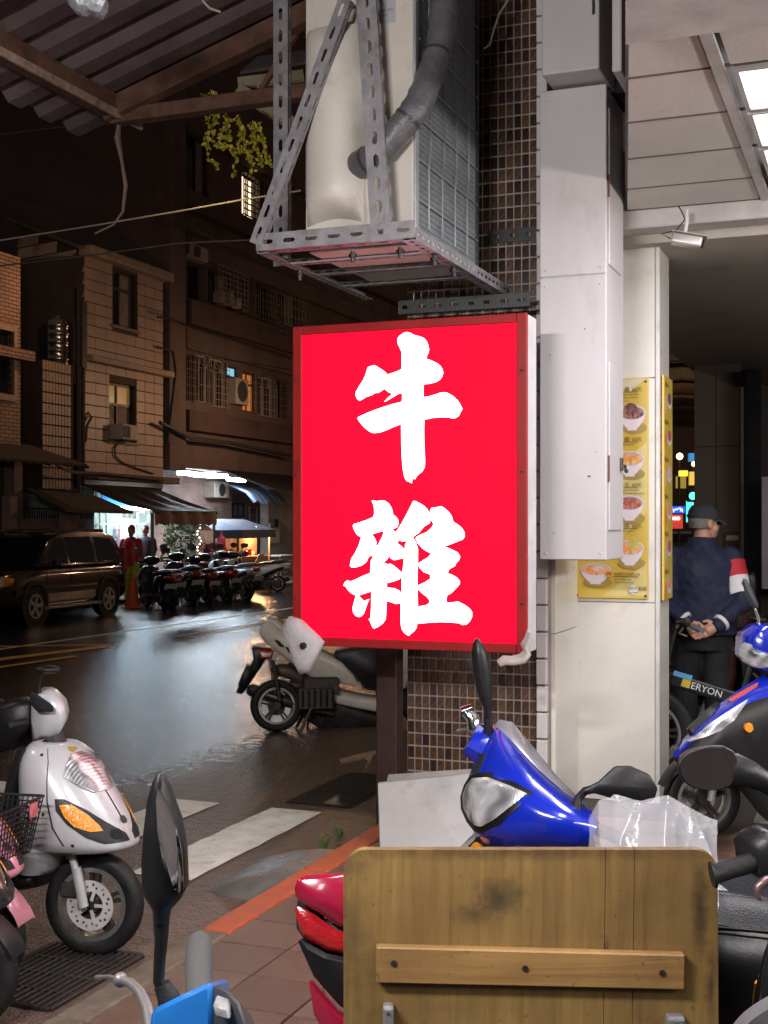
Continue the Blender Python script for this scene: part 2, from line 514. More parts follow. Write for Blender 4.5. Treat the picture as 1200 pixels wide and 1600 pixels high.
# slab ramp at the kerb, drain grate, utility cover
RAMP = M('ramp_concrete', (0.12, 0.115, 0.108), 0.3, var=0.3, vs=6, bump=0.35, bs=70, dirt=0.35, dcol=(0.04, 0.038, 0.035))
c = GS(392, 1365)
rows = []
for i in range(13):
    k = i/12; t_ = 2.60+.42*k; row = []
    for j in range(19):
        q = -1+2*j/18; e_ = max(0, 1-abs(q)**5); sx = c[0]+q*(.44-.10*k*k)+.012*noise.noise((q*3, k*3, 2)); row.append((sx, t_+.015*noise.noise((q*2, k*2, 7)), .002+.092*e_*(1-k**2.2)+.006*noise.noise((q*6, k*6, 1))*e_))
    rows.append(row)
b = MB(); b.slab(rows, (0, 0, -.03))
solo('kerb_ramp', b, RAMP, 'grey wet concrete ramp wedge against the red kerb', 'ramp', smooth=50, st=(c[0], 2.8, 0))
GRATE = M('grate_iron', (0.05, 0.042, 0.036), 0.45, metal=0.6, bump=0.3, dirt=0.3, dcol=(0.10, 0.045, 0.02))
c = GS(82, 1525)
gr = thing_st('drain_grate', 'rusty iron drain grate under the pink scooter wheel', 'drain grate', c[0], c[1], 0.0)
b = MB(); L_, W_ = 0.62, 0.42
b.box(c[0]-L_/2, c[0]+L_/2, c[1]-W_/2, c[1]+W_/2, -0.03, 0.003).build('pit', M('pit_black', (0.008, 0.008, 0.008), 0.9), gr)
b = MB()
for e in (-1, 1):
    b.box(c[0]-L_/2, c[0]+L_/2, c[1]+e*W_/2-.012, c[1]+e*W_/2+.012, 0, 0.016)
    b.box(c[0]+e*L_/2-.012, c[0]+e*L_/2+.012, c[1]-W_/2, c[1]+W_/2, 0, 0.0155)
b.build('grate_frame', GRATE, gr, bev=0.003)
bar_me = MB().box(-L_/2+.012, L_/2-.012, -.006, .006, 0.002, 0.014).mesh('grate_bar', GRATE, bev=0.002)
for i in range(12): put('grate_bar', bar_me, gr, (0, -W_/2+(i+1)*W_/13, 0))
cross_me = MB().box(-.008, .008, -W_/2+.012, W_/2-.012, 0.003, 0.0125).mesh('cross_bar', GRATE)
for i in range(3): put('cross_bar', cross_me, gr, (-L_/2+(i+1)*L_/4, 0, 0))
c = GS(545, 1235)
b = MB(); b.box(c[0]-.5, c[0]+.5, c[1]-.22, c[1]+.22, 0.001, 0.012)
mh = solo('utility_cover', b, M('cover_iron', (0.035, 0.032, 0.03), 0.4, metal=0.5, bump=0.4, bs=40), 'dark rectangular utility cover in the road by the column', 'cover', bev=0.004, st=(c[0], c[1], 0))
b = MB()
for i in range(3): b.box(-.5+i*.34, -.5+i*.34+.32, -.2, .2, 0.0125, 0.017)
b.build('cover_plate', M('cover_iron', ()), mh, bev=0.004)

# weeds at the kerb
LEAF = M('weed_leaf', (0.07, 0.16, 0.03), 0.5, var=0.4, vs=30, bump=0)
for (u, v, lab) in ((530, 1309, 'small green weed growing at the kerb beside the cardboard sheet'), (508, 1324, 'tiny green weed in front of the larger weed on the kerb')):
    p = toST(G(u, v, 0.02)); b = MB()
    for k in range(26):
        a = random.uniform(0, 2*PI); r = random.uniform(.01, .05); h = random.uniform(.01, .05); w = .012
        q = Vector((p[0]+r*math.cos(a), p[1]+r*math.sin(a), 0.03+h)); tdir = Vector((math.cos(a+.7), math.sin(a+.7), .3))*w; up = Vector((math.cos(a), math.sin(a), random.uniform(.2, .9)))*w*1.6
        b.add([q-tdir*.2, q+tdir*.5+up*.5, q+up*1.2, q-tdir*.6+up*.5], [(0,1,2,3)])
        b.tube([(p[0], p[1], 0), q], .0015, 4)
    solo('weed', b, LEAF, lab, 'weed', st=(p[0], p[1], 0))

# ------------------------------------------------------------------ arcade ceiling
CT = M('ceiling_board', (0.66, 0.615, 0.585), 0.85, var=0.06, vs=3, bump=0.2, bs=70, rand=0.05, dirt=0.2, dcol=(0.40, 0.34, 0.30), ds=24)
CG = M('ceiling_grid_metal', (0.55, 0.52, 0.50), 0.5, bump=0.05)
def ce(s_): return 0.87+0.188*(s_-4.64)
def slabx(b, s0, s1, t0, z0, z1, inset=0.0):
    return b.hexa([(s0, t0, z0), (s1, t0, z0), (s1, ce(s1)-inset, z0), (s0, ce(s0)-inset, z0), (s0, t0, z1), (s1, t0, z1), (s1, ce(s1)-inset, z1), (s0, ce(s0)-inset, z1)])
g = slabx(MB(), -1, 7.35, -2.6, 3.62, 3.9)
ceil = struct('arcade_ceiling', g, M('ceiling_slab', (0.25, 0.23, 0.22), 0.9))
cj = [7.35-0.005] + [6.88-0.57*i for i in range(14)]
g = MB()
for t_ in (0.61, -0.59, -1.79): g.box(3.5 if t_ > .6 else -1, 7.35, t_-.030 if t_ == .61 else t_-.012, t_+.018, 3.542, 3.56)
gd = MB()
for s_ in cj: gd.box(s_-.007, s_+.007, -2.6, ce(s_)-.005, 3.5495, 3.5595)
gd.build('ceiling_joint', M('joint_shadow_grey', (0.10, 0.09, 0.085), 0.8), ceil)
g.build('ceiling_grid', CG, ceil)
def ctile(s0, s1, t0, t1):
    return MB().box(s0, s1, t0, t1, 3.552, 3.572).mesh('ceiling_board', CT, bev=0.004)
PANEL = E('light_panel', (0.96, 0.94, 1.0), 3.2)
LP = (1, 2, 3, 8, 9, 10)
for i in range(len(cj)-1):
    s1, s0 = cj[i]-.006, cj[i+1]+.006
    if ce(s0) > .7: put('ceiling_board', slabx(MB(), s0, s1, 0.635, 3.552, 3.572, .012).mesh('ceiling_board', CT, bev=0.004), ceil)
    for (t0, t1) in ((-0.58, 0.56 if ce(s0) > .6 else ce(s0)-.012), (-1.78, -0.60), (-2.6, -1.80)):
        if t1-t0 < .1: continue
        if t0 == -0.58 and i in LP: put('ceiling_board', ctile(s0, s1, -0.58, -0.06), ceil)
        else: put('ceiling_board', ctile(s0, s1, t0, t1), ceil)
lab3 = {1: 'lit ceiling panel of the visible row nearest the pillar end', 2: 'middle lit ceiling panel of the visible row of three', 3: 'lit ceiling panel nearest the viewer in the visible row of three', 8: 'first lit ceiling panel of the row overhead', 9: 'second lit ceiling panel of the row overhead', 10: 'third lit ceiling panel of the row overhead'}
for i in LP:
    s1, s0 = cj[i]-.02, cj[i+1]+.02
    dt_ = 0.0 if i < 5 else -.6
    r_ = thing_st('ceiling_light', lab3[i], 'ceiling light', (s0+s1)/2, 0.25, 3.55, 'ceiling lights of the arcade')
    MB().box(s0+.02, s1-.02, -.03, .53, 3.5425, 3.5515).build('diffuser', PANEL, r_)
    b = MB()
    b.box(s0, s1, -.05, -.03, 3.533, 3.56); b.box(s0, s1, .53, .55, 3.533, 3.56); b.box(s0, s0+.02, -.03, .53, 3.5335, 3.56); b.box(s1-.02, s1, -.03, .53, 3.5335, 3.56)
    b.build('light_frame', CG, r_)
g = slabx(MB(), 4.1, 4.57, -2.6, 3.46, 3.537); struct('arcade_beam', g, M('beam_white', (0.5, 0.46, 0.45), 0.7, dirt=0.15, dcol=(.3, .26, .23)), bev=0.006)
# beam and flat soffit of the next bay, seen beyond the pillar
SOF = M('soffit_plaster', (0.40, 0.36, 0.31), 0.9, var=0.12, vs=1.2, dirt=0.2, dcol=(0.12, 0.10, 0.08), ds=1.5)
g = MB(); g.box(7.36, 7.55, -6, 1.7, 3.45, 3.9); struct('arcade_beam', g, M('beam_white', ()), bev=0.008)
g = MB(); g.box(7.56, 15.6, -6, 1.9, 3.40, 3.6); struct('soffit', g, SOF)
g = MB(); g.box(-6, 120, -2.95, -2.7, 0.09, 4.2); solo('shop_wall', g, M('shop_wall_plaster', (0.30, 0.27, 0.25), 0.85, dirt=0.2), 'plain plaster shop wall on the inner side of the arcade', 'wall', st=(0, -2.8, 0))
# ------------------------------------------------------------------ tiled column behind the sign
S_C = 7.022; TR, TL = 1.811, 2.590
TILE = M('brown_glazed_tile', (0.080, 0.045, 0.034), 0.25, var=0.3, vs=30, bump=0.06, bs=60, rand=0.3, coat=0.3)
TILE2 = M('amber_glazed_tile', (0.095, 0.050, 0.024), 0.22, var=0.35, vs=30, bump=0.06, rand=0.35, coat=0.3)
TILE3 = M('dark_glazed_tile', (0.042, 0.024, 0.023), 0.2, var=0.35, vs=30, bump=0.06, rand=0.35, coat=0.3)
GROUT = M('grout_pale', (0.34, 0.28, 0.24), 0.85, var=0.25, vs=14, bump=0.3, bs=120, dirt=0.35, dcol=(0.13, 0.10, 0.08), ds=7)
WPAINT = M('peeling_white_paint', (0.60, 0.57, 0.56), 0.6, var=0.1, bump=0.3, bs=60, dirt=0.3, dcol=(0.25, 0.21, 0.18), ds=9)
col = thing_st('tiled_column', 'column clad in small brown glazed tiles behind the red lit sign', 'column', S_C, (TR+TL)/2, 0)
MB().box(S_C, S_C+.42, TR-0.06, TL, 0.0, 6.5).build('column_core', GROUT, col)
pw, ph = (TL-TR)/17, 0.0735
tm = []
for mt in (TILE, TILE2, TILE3):
    me = MB().box(-.006, .004, -pw/2+.0042, pw/2-.0042, -ph/2+.0048, ph/2-.0048).mesh('tile', mt, bev=0.0025)
    tm.append(me)
shown, hidden = [], []
nrow = int(6.3/ph)
for r in range(nrow):
    for c in range(17):
        t_ = TR + (c+.5)*pw; z_ = 0.17 + (r+.5)*ph
        w3 = ST(S_C, t_, z_); u = 600+F*w3.x/w3.y; v = HY-F*(z_-CAM_H)/w3.y
        vis = (v > 1018 and v < 1225) or (v < 500 and v > -10 and u > 756) or (455 < v < 500 and u > 630)
        (shown if vis else hidden).append((t_, z_, v))
shown.sort(key=lambda q: q[2] > 1150)
hidden += shown[300:]; shown = shown[:300]
for (t_, z_, v) in shown:
    q = random.random(); me = tm[0] if q < .60 else (tm[1] if q < .71 else tm[2])
    put('tile', me, col, (random.uniform(-.0015, .0005), t_-(TR+TL)/2, z_), (0, random.uniform(-.01, .01), random.uniform(-.02, .02)))
for k, mt in enumerate((TILE, TILE2, TILE3)):
    b = MB()
    for i, (t_, z_, v) in enumerate(hidden):
        if (i*7+i//5) % 3 == k and z_ < 6: b.box(S_C-.005, S_C+.004, t_-pw/2+.0042, t_+pw/2-.0042, z_-ph/2+.0048, z_+ph/2-.0048)
    o = b.build('tile_field', mt, col); o['kind'] = 'stuff'
# white painted edge strip of tiles, and brown steel post
es = thing_st('corner_edge_strip', 'white painted tile strip with peeling paint beside the grey cabinet', 'wall strip', S_C-.02, TR-.03, 0)
me = MB().box(-.012, .03, -.030, .030, 0.004, 0.145).mesh('edge_tile', WPAINT, bev=0.005)
MB().box(S_C+.002, S_C+.03, TR-.058, TR-.002, 0.1, 6.4).build('strip_backing', GROUT, es)
for i in range(40):
    put('edge_tile', me, es, (random.uniform(-.002, .002), random.uniform(-.001, .001), 0.1+i*0.15), (0, random.uniform(-.008, .008), random.uniform(-.015, .015)))
POST = M('brown_steel', (0.045, 0.022, 0.018), 0.5, metal=0.2, dirt=0.3, bump=0.15)
b = MB(); b.box(6.86, 6.98, 2.60, 2.725, 0.0, 1.75)
solo('steel_post', b, POST, 'dark brown square steel post under the left half of the red sign', 'post', bev=0.006, st=(6.92, 2.66, 0))

# ------------------------------------------------------------------ trunk, pillar, cabinet
GREYP = M('grey_panel_paint', (0.56, 0.53, 0.535), 0.42, var=0.08, vs=2, bump=0.1, bs=18, dirt=0.2, dcol=(0.40, 0.36, 0.34), ds=5, stretch=(1, 1, .45))
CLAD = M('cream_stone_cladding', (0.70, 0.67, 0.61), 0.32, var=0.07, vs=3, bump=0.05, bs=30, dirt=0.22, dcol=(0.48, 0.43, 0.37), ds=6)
TRIM = M('pale_trim', (0.62, 0.60, 0.58), 0.4, dirt=0.15, dcol=(.35,.3,.27))
trk = thing_st('clad_trunk', 'narrow cream clad trunk between the tiled column and the menu pillar', 'pillar', 7.3, 1.74, 0)
for z0, z1 in ((0.1, 1.13), (1.134, 2.55), (2.554, 3.9)):
    MB().box(7.1, 7.68, 1.727, 1.776, z0, z1).build('cladding_panel', CLAD, trk, bev=0.003)
pil = thing_st('menu_pillar', 'cream clad arcade pillar carrying the yellow menu boards', 'pillar', 7.86, 1.5, 0)
PT0, PT1 = 1.239, 1.78
zs = [0.09, 1.285, 2.625, 3.44]
MB().box(7.70, 8.03, PT0+.02, PT1-.01, 0.09, 3.44).build('pillar_core', GROUT, pil)
for z0, z1 in zip(zs[:-1], zs[1:]):
    MB().box(7.675, 7.70, PT0+.026, PT1, z0+.002, z1-.002).build('cladding_panel', CLAD, pil, bev=0.002)
    MB().box(7.702, 8.05, PT0, PT0+.02, z0+.002, z1-.002).build('cladding_panel', CLAD, pil, bev=0.002)
MB().box(7.670, 7.701, PT0-.003, PT0+.024, 0.09, 3.44).build('corner_trim', TRIM, pil, bev=0.006)

cab = thing_st('meter_cabinet', 'tall grey metal cabinet box fixed on the wall right of the sign', 'cabinet', 7.0, 1.55, 1.56)
CT0, CT1 = 1.366, 1.723
b = MB(); b.box(6.752, 7.24, CT0+.003, CT1, 1.56, 4.09); b.build('cabinet_body', GREYP, cab, bev=0.008, seg=2)
for z0, z1 in ((1.563, 3.078), (3.084, 4.087)):
    MB().box(6.742, 6.7525, CT0, CT1+.004, z0, z1).build('front_panel', GREYP, cab, bev=0.004)
MB().box(6.80, 7.15, CT0-.006, CT0+.004, 1.72, 2.62).build('side_door', GREYP, cab, bev=0.004)
MB().box(6.80, 7.15, CT0-.006, CT0+.004, 3.14, 3.98).build('side_door', GREYP, cab, bev=0.004)
LOCK = M('lock_metal', (0.10, 0.09, 0.085), 0.4, metal=0.8)
b = MB(); b.box(7.08, 7.12, CT0-.02, CT0-.006, 2.05, 2.12); b.box(7.09, 7.17, CT0-.028, CT0-.018, 2.06, 2.085); b.ball((7.15, CT0-.03, 2.05), .012)
b.build('latch', LOCK, cab)
RUST = M('rust_stain', (0.16, 0.075, 0.04), 0.8, bump=0.4)
b = MB(); b.box(6.79, 6.80, CT0-.008, CT0+.002, 1.98, 2.12); b.box(6.79, 6.80, CT0-.008, CT0+.002, 3.5, 3.62); b.build('hinge', RUST, cab)
b = MB()
for k in range(5):
    z_ = random.uniform(1.7, 3.9); t_ = random.uniform(CT0+.03, CT1-.03); b.box(6.7405, 6.7419, t_, t_+random.uniform(.002, .02), z_, z_+random.uniform(.002, .012))
b.build('paint_chip', RUST, cab)
rv = MB().ball((0, 0, 0), .006, n=8, m=4).mesh('rivet', GREYP, True)
for (z_, t_) in ((4.03, CT0+.03), (4.03, CT1-.03), (3.12, CT0+.03), (3.12, CT1-.03), (3.03, CT0+.03), (3.03, CT1-.03), (1.6, CT0+.03), (1.6, CT1-.03)): put('rivet', rv, cab, (6.741-7.0, t_-1.55, z_-1.56))
ub = thing_st('upper_box', 'grey metal box above the tall cabinet at the top of the wall', 'cabinet', 6.8, 1.56, 4.1)
t1_, zb_ = onS(846, 118, 6.55); t0_, _ = onS(936, 118, 6.55)
MB().box(6.55, 7.0, t0_, t1_, zb_, 5.6).build('box_body', GREYP, ub, bev=0.01, seg=2)
b = MB(); b.box(6.544, 6.549, t0_+.02, t0_+.035, zb_+.28, zb_+.40); b.build('keyhole_plate', LOCK, ub)
ub2 = thing_st('side_duct', 'narrow grey panel hanging behind a black gap beside the upper box', 'panel', 6.9, 1.33, 4.1)
t1b, zb2 = onS(956, 112, 6.3); t0b, _ = onS(971, 112, 6.3)
MB().box(6.3, 7.3, t0b, t1b, zb2, 5.6).build('duct_body', GREYP, ub2, bev=0.006)
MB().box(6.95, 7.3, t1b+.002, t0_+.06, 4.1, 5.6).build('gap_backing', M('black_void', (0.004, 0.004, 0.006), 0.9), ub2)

# ------------------------------------------------------------------ menu boards (flat prints)
YB = M('menu_yellow', (0.62, 0.43, 0.07), 0.35, var=0.07, vs=3, bump=0)
YB2 = M('menu_pale_yellow', (0.66, 0.53, 0.20), 0.35, var=0.05, bump=0)
INK = M('menu_ink', (0.05, 0.035, 0.025), 0.5, bump=0)
BOWL = M('bowl_print_white', (0.72, 0.64, 0.68), 0.4, var=0.06, bump=0)
BOWLS = M('bowl_print_shadow', (0.36, 0.25, 0.07), 0.4, var=0.1, bump=0)
RIMP = M('bowl_print_rim', (0.45, 0.38, 0.55), 0.4, bump=0)
ORG = M('menu_orange', (0.75, 0.28, 0.04), 0.4, bump=0)
def food(name, c1, c2, sc):
    m = bpy.data.materials.new(name); m.use_nodes = True; n = m.node_tree.nodes; l = m.node_tree.links; b = n['Principled BSDF']
    tc = n.new('ShaderNodeTexCoord'); vo = n.new('ShaderNodeTexVoronoi'); vo.inputs['Scale'].default_value = sc; l.new(tc.outputs['Object'], vo.inputs['Vector'])
    mx = n.new('ShaderNodeMix'); mx.data_type = 'RGBA'; l.new(vo.outputs['Color'], mx.inputs['Factor']); mx.inputs['A'].default_value = (*c1, 1); mx.inputs['B'].default_value = (*c2, 1)
    l.new(mx.outputs['Result'], b.inputs['Base Color']); b.inputs['Roughness'].default_value = 0.4
    return m
F1 = food('food_dark_beans', (0.05, 0.02, 0.05), (0.45, 0.22, 0.14), 60)
F2 = food('food_amber_cubes', (0.62, 0.22, 0.05), (0.85, 0.55, 0.25), 45)
F3 = food('food_red_beans', (0.30, 0.06, 0.05), (0.62, 0.26, 0.18), 60)
F4 = food('food_orange_jelly', (0.75, 0.25, 0.07), (0.85, 0.48, 0.22), 40)
F5 = food('food_ice', (0.72, 0.6, 0.6), (0.8, 0.3, 0.1), 40)
F6 = food('food_lime_slice', (0.5, 0.42, 0.06), (0.62, 0.55, 0.2), 80)
SB = 7.655
def ell(cx, cy, rx, ry, n=28, a0=0, a1=2*PI): return [(cx+rx*math.cos(a0+(a1-a0)*k/n), cy+ry*math.sin(a0+(a1-a0)*k/n)) for k in range(n)]
mb_t1, mb_z0 = onS(899, 934, SB); mb_t0, _ = onS(1013, 934, SB); _, mb_z1 = onS(1000, 590, SB)
menu = thing_st('menu_board', 'yellow menu board with photos of dessert bowls on the front of the pillar', 'menu board', SB, (mb_t0+mb_t1)/2, (mb_z0+mb_z1)/2)
MB().box(SB, SB+.014, mb_t0, mb_t1, mb_z0, mb_z1).build('board', YB, menu, bev=0.003)
dz = [0]
def decal(contours, mat, pos_uv, name):
    """flat print on the front board; contours in metres around the point seen at (u, v)"""
    t_, z_ = onS(*pos_uv, SB); dz[0] += 1
    flat(name, curve_mesh(contours, 0.0001, name), mat, menu, (SB-.0008-.0002*dz[0], t_, z_), FACE_S)
PX = SB/ (DX*.2+DY)/F      # metres per pixel on this board
def bowl(u, v, rx, ry, fmat, topping=None):
    rx *= PX; ry *= PX
    decal([ell(0.012, -ry*2.0, rx*.95, ry*.8)], BOWLS, (u, v), 'bowl_shadow')
    body = [(rx*math.cos(a), ry*math.sin(a)) for a in (PI+PI*k/14 for k in range(15))]
    body = [(-rx, 0), (-rx*.86, -ry*.95), (-rx*.55, -ry*1.75), (-rx*.36, -ry*2.05), (-rx*.34, -ry*2.3), (rx*.34, -ry*2.3), (rx*.36, -ry*2.05), (rx*.55, -ry*1.75), (rx*.86, -ry*.95), (rx, 0)]
    decal([body], BOWL, (u, v), 'bowl_print')
    decal([ell(0, 0, rx, ry)], BOWL, (u, v), 'bowl_rim'); decal([ell(0, 0, rx*.94, ry*.9)], RIMP, (u, v), 'bowl_inner')
    decal([ell(0, -ry*.05, rx*.86, ry*.78)], fmat, (u, v), 'food_print')
    if topping: topping(u, v, rx, ry)
def write(u, v, s, size, mat=INK, align='LEFT'):
    t_, z_ = onS(u, v, SB); dz[0] += 1
    flat('lettering', text_mesh(s, size*PX, 0.0001, align), mat, menu, (SB-.0008-.0002*dz[0], t_, z_), FACE_S)
def rule(u0, u1, v):
    decal([[(0, 0), ((u1-u0)*PX, 0), ((u1-u0)*PX, .8*PX), (0, .8*PX)]], INK, (u0, v), 'rule_line')
def px_poly(pts, mat, name):
    t0, z0 = onS(*pts[0], SB); dz[0] += 1
    c = []
    for p in pts:
        t_, z_ = onS(*p, SB); c.append((-(t_-t0), z_-z0))
    flat(name, curve_mesh([c], 0.0001, name), mat, menu, (SB-.0008-.0002*dz[0], t0, z0), FACE_S)
px_poly([(950, 592), (1008, 592), (986, 612), (950, 600)], M('menu_cream', (.62, .55, .38), .4, bump=0), 'corner_print')
px_poly([(952, 740), (1011, 690), (1011, 800), (952, 860)], YB2, 'band_print')
px_poly([(940, 932), (1011, 880), (1011, 932)], YB2, 'band_print')
def top1(u, v, rx, ry):
    decal([ell(-rx*.15, ry*.55, rx*.5, ry*.75)], F1, (u, v), 'topping_print')
def top4(u, v, rx, ry):
    decal([ell(rx*.28, ry*.5, rx*.36, ry*.9)], F6, (u, v), 'topping_print')
def top5(u, v, rx, ry):
    decal([ell(rx*.2, ry*.15, rx*.42, ry*.5)], F5, (u, v), 'topping_print')
bowl(988, 645, 21, 12, F1, top1); bowl(984, 717, 22, 12, F2); bowl(984, 786, 22, 12, F3); bowl(984, 856, 22, 12, F4, top4); bowl(931, 890, 24, 10, F4, top5)
for (v, a, b_, c_) in ((609, '燒', '60元', ('Nian Tofu Roll,', 'Nian Tofu Roll,', 'Taro')), (687, '圓', '50元', ('Shaved Ice',)), (758, '豆', '60元', ('Nian Tofu Roll,', 'Red Bean Shaved Ice')), (822, '糕', '60元', ('Shaved Ice',))):
    write(976, v, a, 8); write(988, v, b_, 7.5); rule(974, 997, v+4.5)
    for k, t in enumerate(c_): write(974, v+8+k*5, t, 4.0)
decal([ell(0, 0, 5.5*PX, 4.4*PX)], ORG, (952, 897), 'number_badge'); write(952, 897, '09', 7.5, INK, 'CENTER')
write(960, 897, '檸檬愛玉粉圓', 5.2); write(991.5, 897.5, '60元', 4.6); rule(959, 998, 901)
write(960, 905, 'Lemon Aiyu Jelly,', 4.0); write(960, 909.5, 'Tapioca Shaved Ice', 4.0)
decal([ell(0, 0, 7*PX, 7*PX)], M('logo_white', (.75, .73, .7), .4, bump=0), (990, 921), 'logo_disc')
write(983.5, 920, '桃片', 7); write(998, 920, '粉圓', 6.5)
px_poly([(985, 924.5), (996, 924.5), (996, 926), (985, 926)], M('logo_blue', (.1, .14, .4), .4, bump=0), 'logo_rule')
NAIL = M('nail_dark', (0.05, 0.045, 0.04), 0.4, metal=0.7)
for (u, v) in ((1009, 596), (902, 930), (1009, 931)):
    t_, z_ = onS(u, v, SB); MB().ball((SB-.004, t_, z_), .007, .007, .007, 8, 6).build('nail', NAIL, menu)
# side board round the corner
def onP(u, v, T):   # plane t = T on the near side pillar face
    return onT(u, v, T)
m2 = thing_st('menu_board', 'narrow angled yellow menu board round the corner on the pillar side', 'menu board', 7.87, PT0, 1.95)
MB().box(7.725, 8.045, PT0-.022, PT0-.006, mb_z0-.01, mb_z1+.02).build('board', YB, m2, bev=0.003)
for k in range(6):
    z_ = mb_z1-.12-k*.225
    for (me_, mt_, off, sz) in ((ell(0, 0, .085, .05), BOWL, .0006, 1), (ell(0, 0.01, .075, .036), (F1, F3, F5, F2, F3, F4)[k], .0012, 1)):
        flat('bowl_print', curve_mesh([me_], .0001, 'bowl_print'), mt_, m2, (7.92, PT0-.0222-off, z_), FACE_T)
    flat('lettering', text_mesh('粉圓 60元', .034, .0001), INK, m2, (7.74, PT0-.0235, z_+.085), FACE_T)
    px = curve_mesh([[(0, 0), (.09, 0), (.09, .10), (0, .10)]], .0001, 'band_print'); flat('band_print', px, (YB2, ORG, YB2, ORG, YB2, ORG)[k], m2, (7.735, PT0-.0226, z_-.08), FACE_T)

# ------------------------------------------------------------------ surveillance camera under the ceiling edge
CAMB = M('camera_silver', (0.5, 0.47, 0.44), 0.35, metal=0.5)
c0 = P(1073, 377, 7.1)
cc = thing('security_camera', 'small silver security camera hanging under the white beam beside the pillar', 'security camera', c0)
def loc_(p): return Vector(p)-c0
ax = Vector((.93, -.25, -.22)).normalized(); up = Vector((.1, .1, .98)); sd = ax.cross(up).normalized(); up = sd.cross(ax)
def rb(b, x0, x1, y0, y1, z0, z1):
    vs = []
    for z in (z0, z1):
        for (x, y) in ((x0, y0), (x1, y0), (x1, y1), (x0, y1)): vs.append(ax*x+sd*y+up*z)
    return b.hexa(vs)
rb(MB(), -.085, .085, -.038, .038, -.028, .03).build('camera_body', CAMB, cc, bev=0.012, seg=3, smooth=True)
rb(MB(), -.09, .105, -.045, .045, .032, .038).build('sunshield', CAMB, cc, bev=0.002)
MB().tube([ax*.08, ax*.094], .025, 14).build('lens', M('lens_black', (.01, .01, .012), .08), cc)
MB().tube([ax*-.02+up*.04, Vector((.0, 0, .10)), loc_(P(1073, 328, 7.1))], .011, 8).build('bracket', TRIM, cc)
MB().tube([ax*-.09, ax*-.13+Vector((-.01, 0, .02)), Vector((-.06, 0, .06)), Vector((-.01, 0, .12)), loc_(P(1066, 332, 7.1)), loc_(P(1060, 322, 7.1))], .004, 6).build('camera_cable', M('cable_black', (.012, .012, .013), .5), cc)
tb = M('cable_black', ())
pts = [P(u, v, 7.45) for u, v in ((975, 320), (990, 324), (1010, 321), (1042, 327), (1066, 324), (1100, 327), (1140, 325))]
solo('cable', MB().tube(pts, .008, 6), tb, 'black cable running along the ceiling edge above the menu pillar', 'cable')

# ------------------------------------------------------------------ lit sign
S_S = 6.125; ST0, ST1, SZ0, SZ1 = 1.635, 2.907, 1.114, 2.796
SIGNRED = M('sign_frame_red', (0.30, 0.008, 0.010), 0.5, spec=0.3, var=0.15, bump=0.08, dirt=0.2, dcol=(0.06, 0.015, 0.012))
SIGNW = M('sign_side_white', (0.55, 0.53, 0.54), 0.4, bump=0.06, dirt=0.2, dcol=(0.3, 0.27, 0.25))
sg = thing_st('lightbox_sign', 'red lit lightbox sign with two large white characters', 'sign', S_S, (ST0+ST1)/2, SZ0)
fw = .052
MB().box(S_S+.012, S_S+.2, ST0+.002, ST1-.002, SZ0+.002, SZ1-.002).build('case', SIGNW, sg, bev=0.004)
b = MB()
b.box(S_S, S_S+.03, ST1-fw, ST1, SZ0, SZ1); b.box(S_S, S_S+.03, ST0, ST0+fw, SZ0, SZ1)
b.box(S_S+.0005, S_S+.029, ST0+fw, ST1-fw, SZ0, SZ0+fw*.9); b.box(S_S+.0005, S_S+.029, ST0+fw, ST1-fw, SZ1-fw*.9, SZ1)
b.build('frame', SIGNRED, sg, bev=0.004)
def signface(name, col, st_):
    m = bpy.data.materials.new(name); m.use_nodes = True; n = m.node_tree.nodes; l = m.node_tree.links; bb = n['Principled BSDF']
    tc = n.new('ShaderNodeTexCoord'); wv = n.new('ShaderNodeTexWave'); wv.bands_direction = 'Y'; wv.inputs['Scale'].default_value = 32; wv.inputs['Distortion'].default_value = 0.1
    l.new(tc.outputs['Object'], wv.inputs['Vector'])
    mr = n.new('ShaderNodeMapRange'); mr.inputs['To Min'].default_value = st_*0.55; mr.inputs['To Max'].default_value = st_*1.1
    l.new(wv.outputs['Fac'], mr.inputs[0]); l.new(mr.outputs[0], bb.inputs['Emission Strength'])
    bp = n.new('ShaderNodeBump'); bp.inputs['Strength'].default_value = .2; bp.inputs['Distance'].default_value = .004; l.new(wv.outputs['Fac'], bp.inputs['Height']); l.new(bp.outputs[0], bb.inputs['Normal'])
    bb.inputs['Base Color'].default_value = (col[0]*.03, 0, 0, 1); bb.inputs['Emission Color'].default_value = (*col, 1); bb.inputs['Roughness'].default_value = .5; bb.inputs['Specular IOR Level'].default_value = .05
    return m
FACE_R = signface('sign_face_red', (1.0, 0.0020, 0.025), 2.1)
GLYPH = E('sign_glyph_white', (0.95, 0.93, 0.97), 3.0, (0.6, 0.6, 0.6))
MB().box(S_S+.006, S_S+.012, ST0+fw-.002, ST1-fw+.002, SZ0+fw*.9-.002, SZ1-fw*.9+.002).build('face_panel', FACE_R, sg)
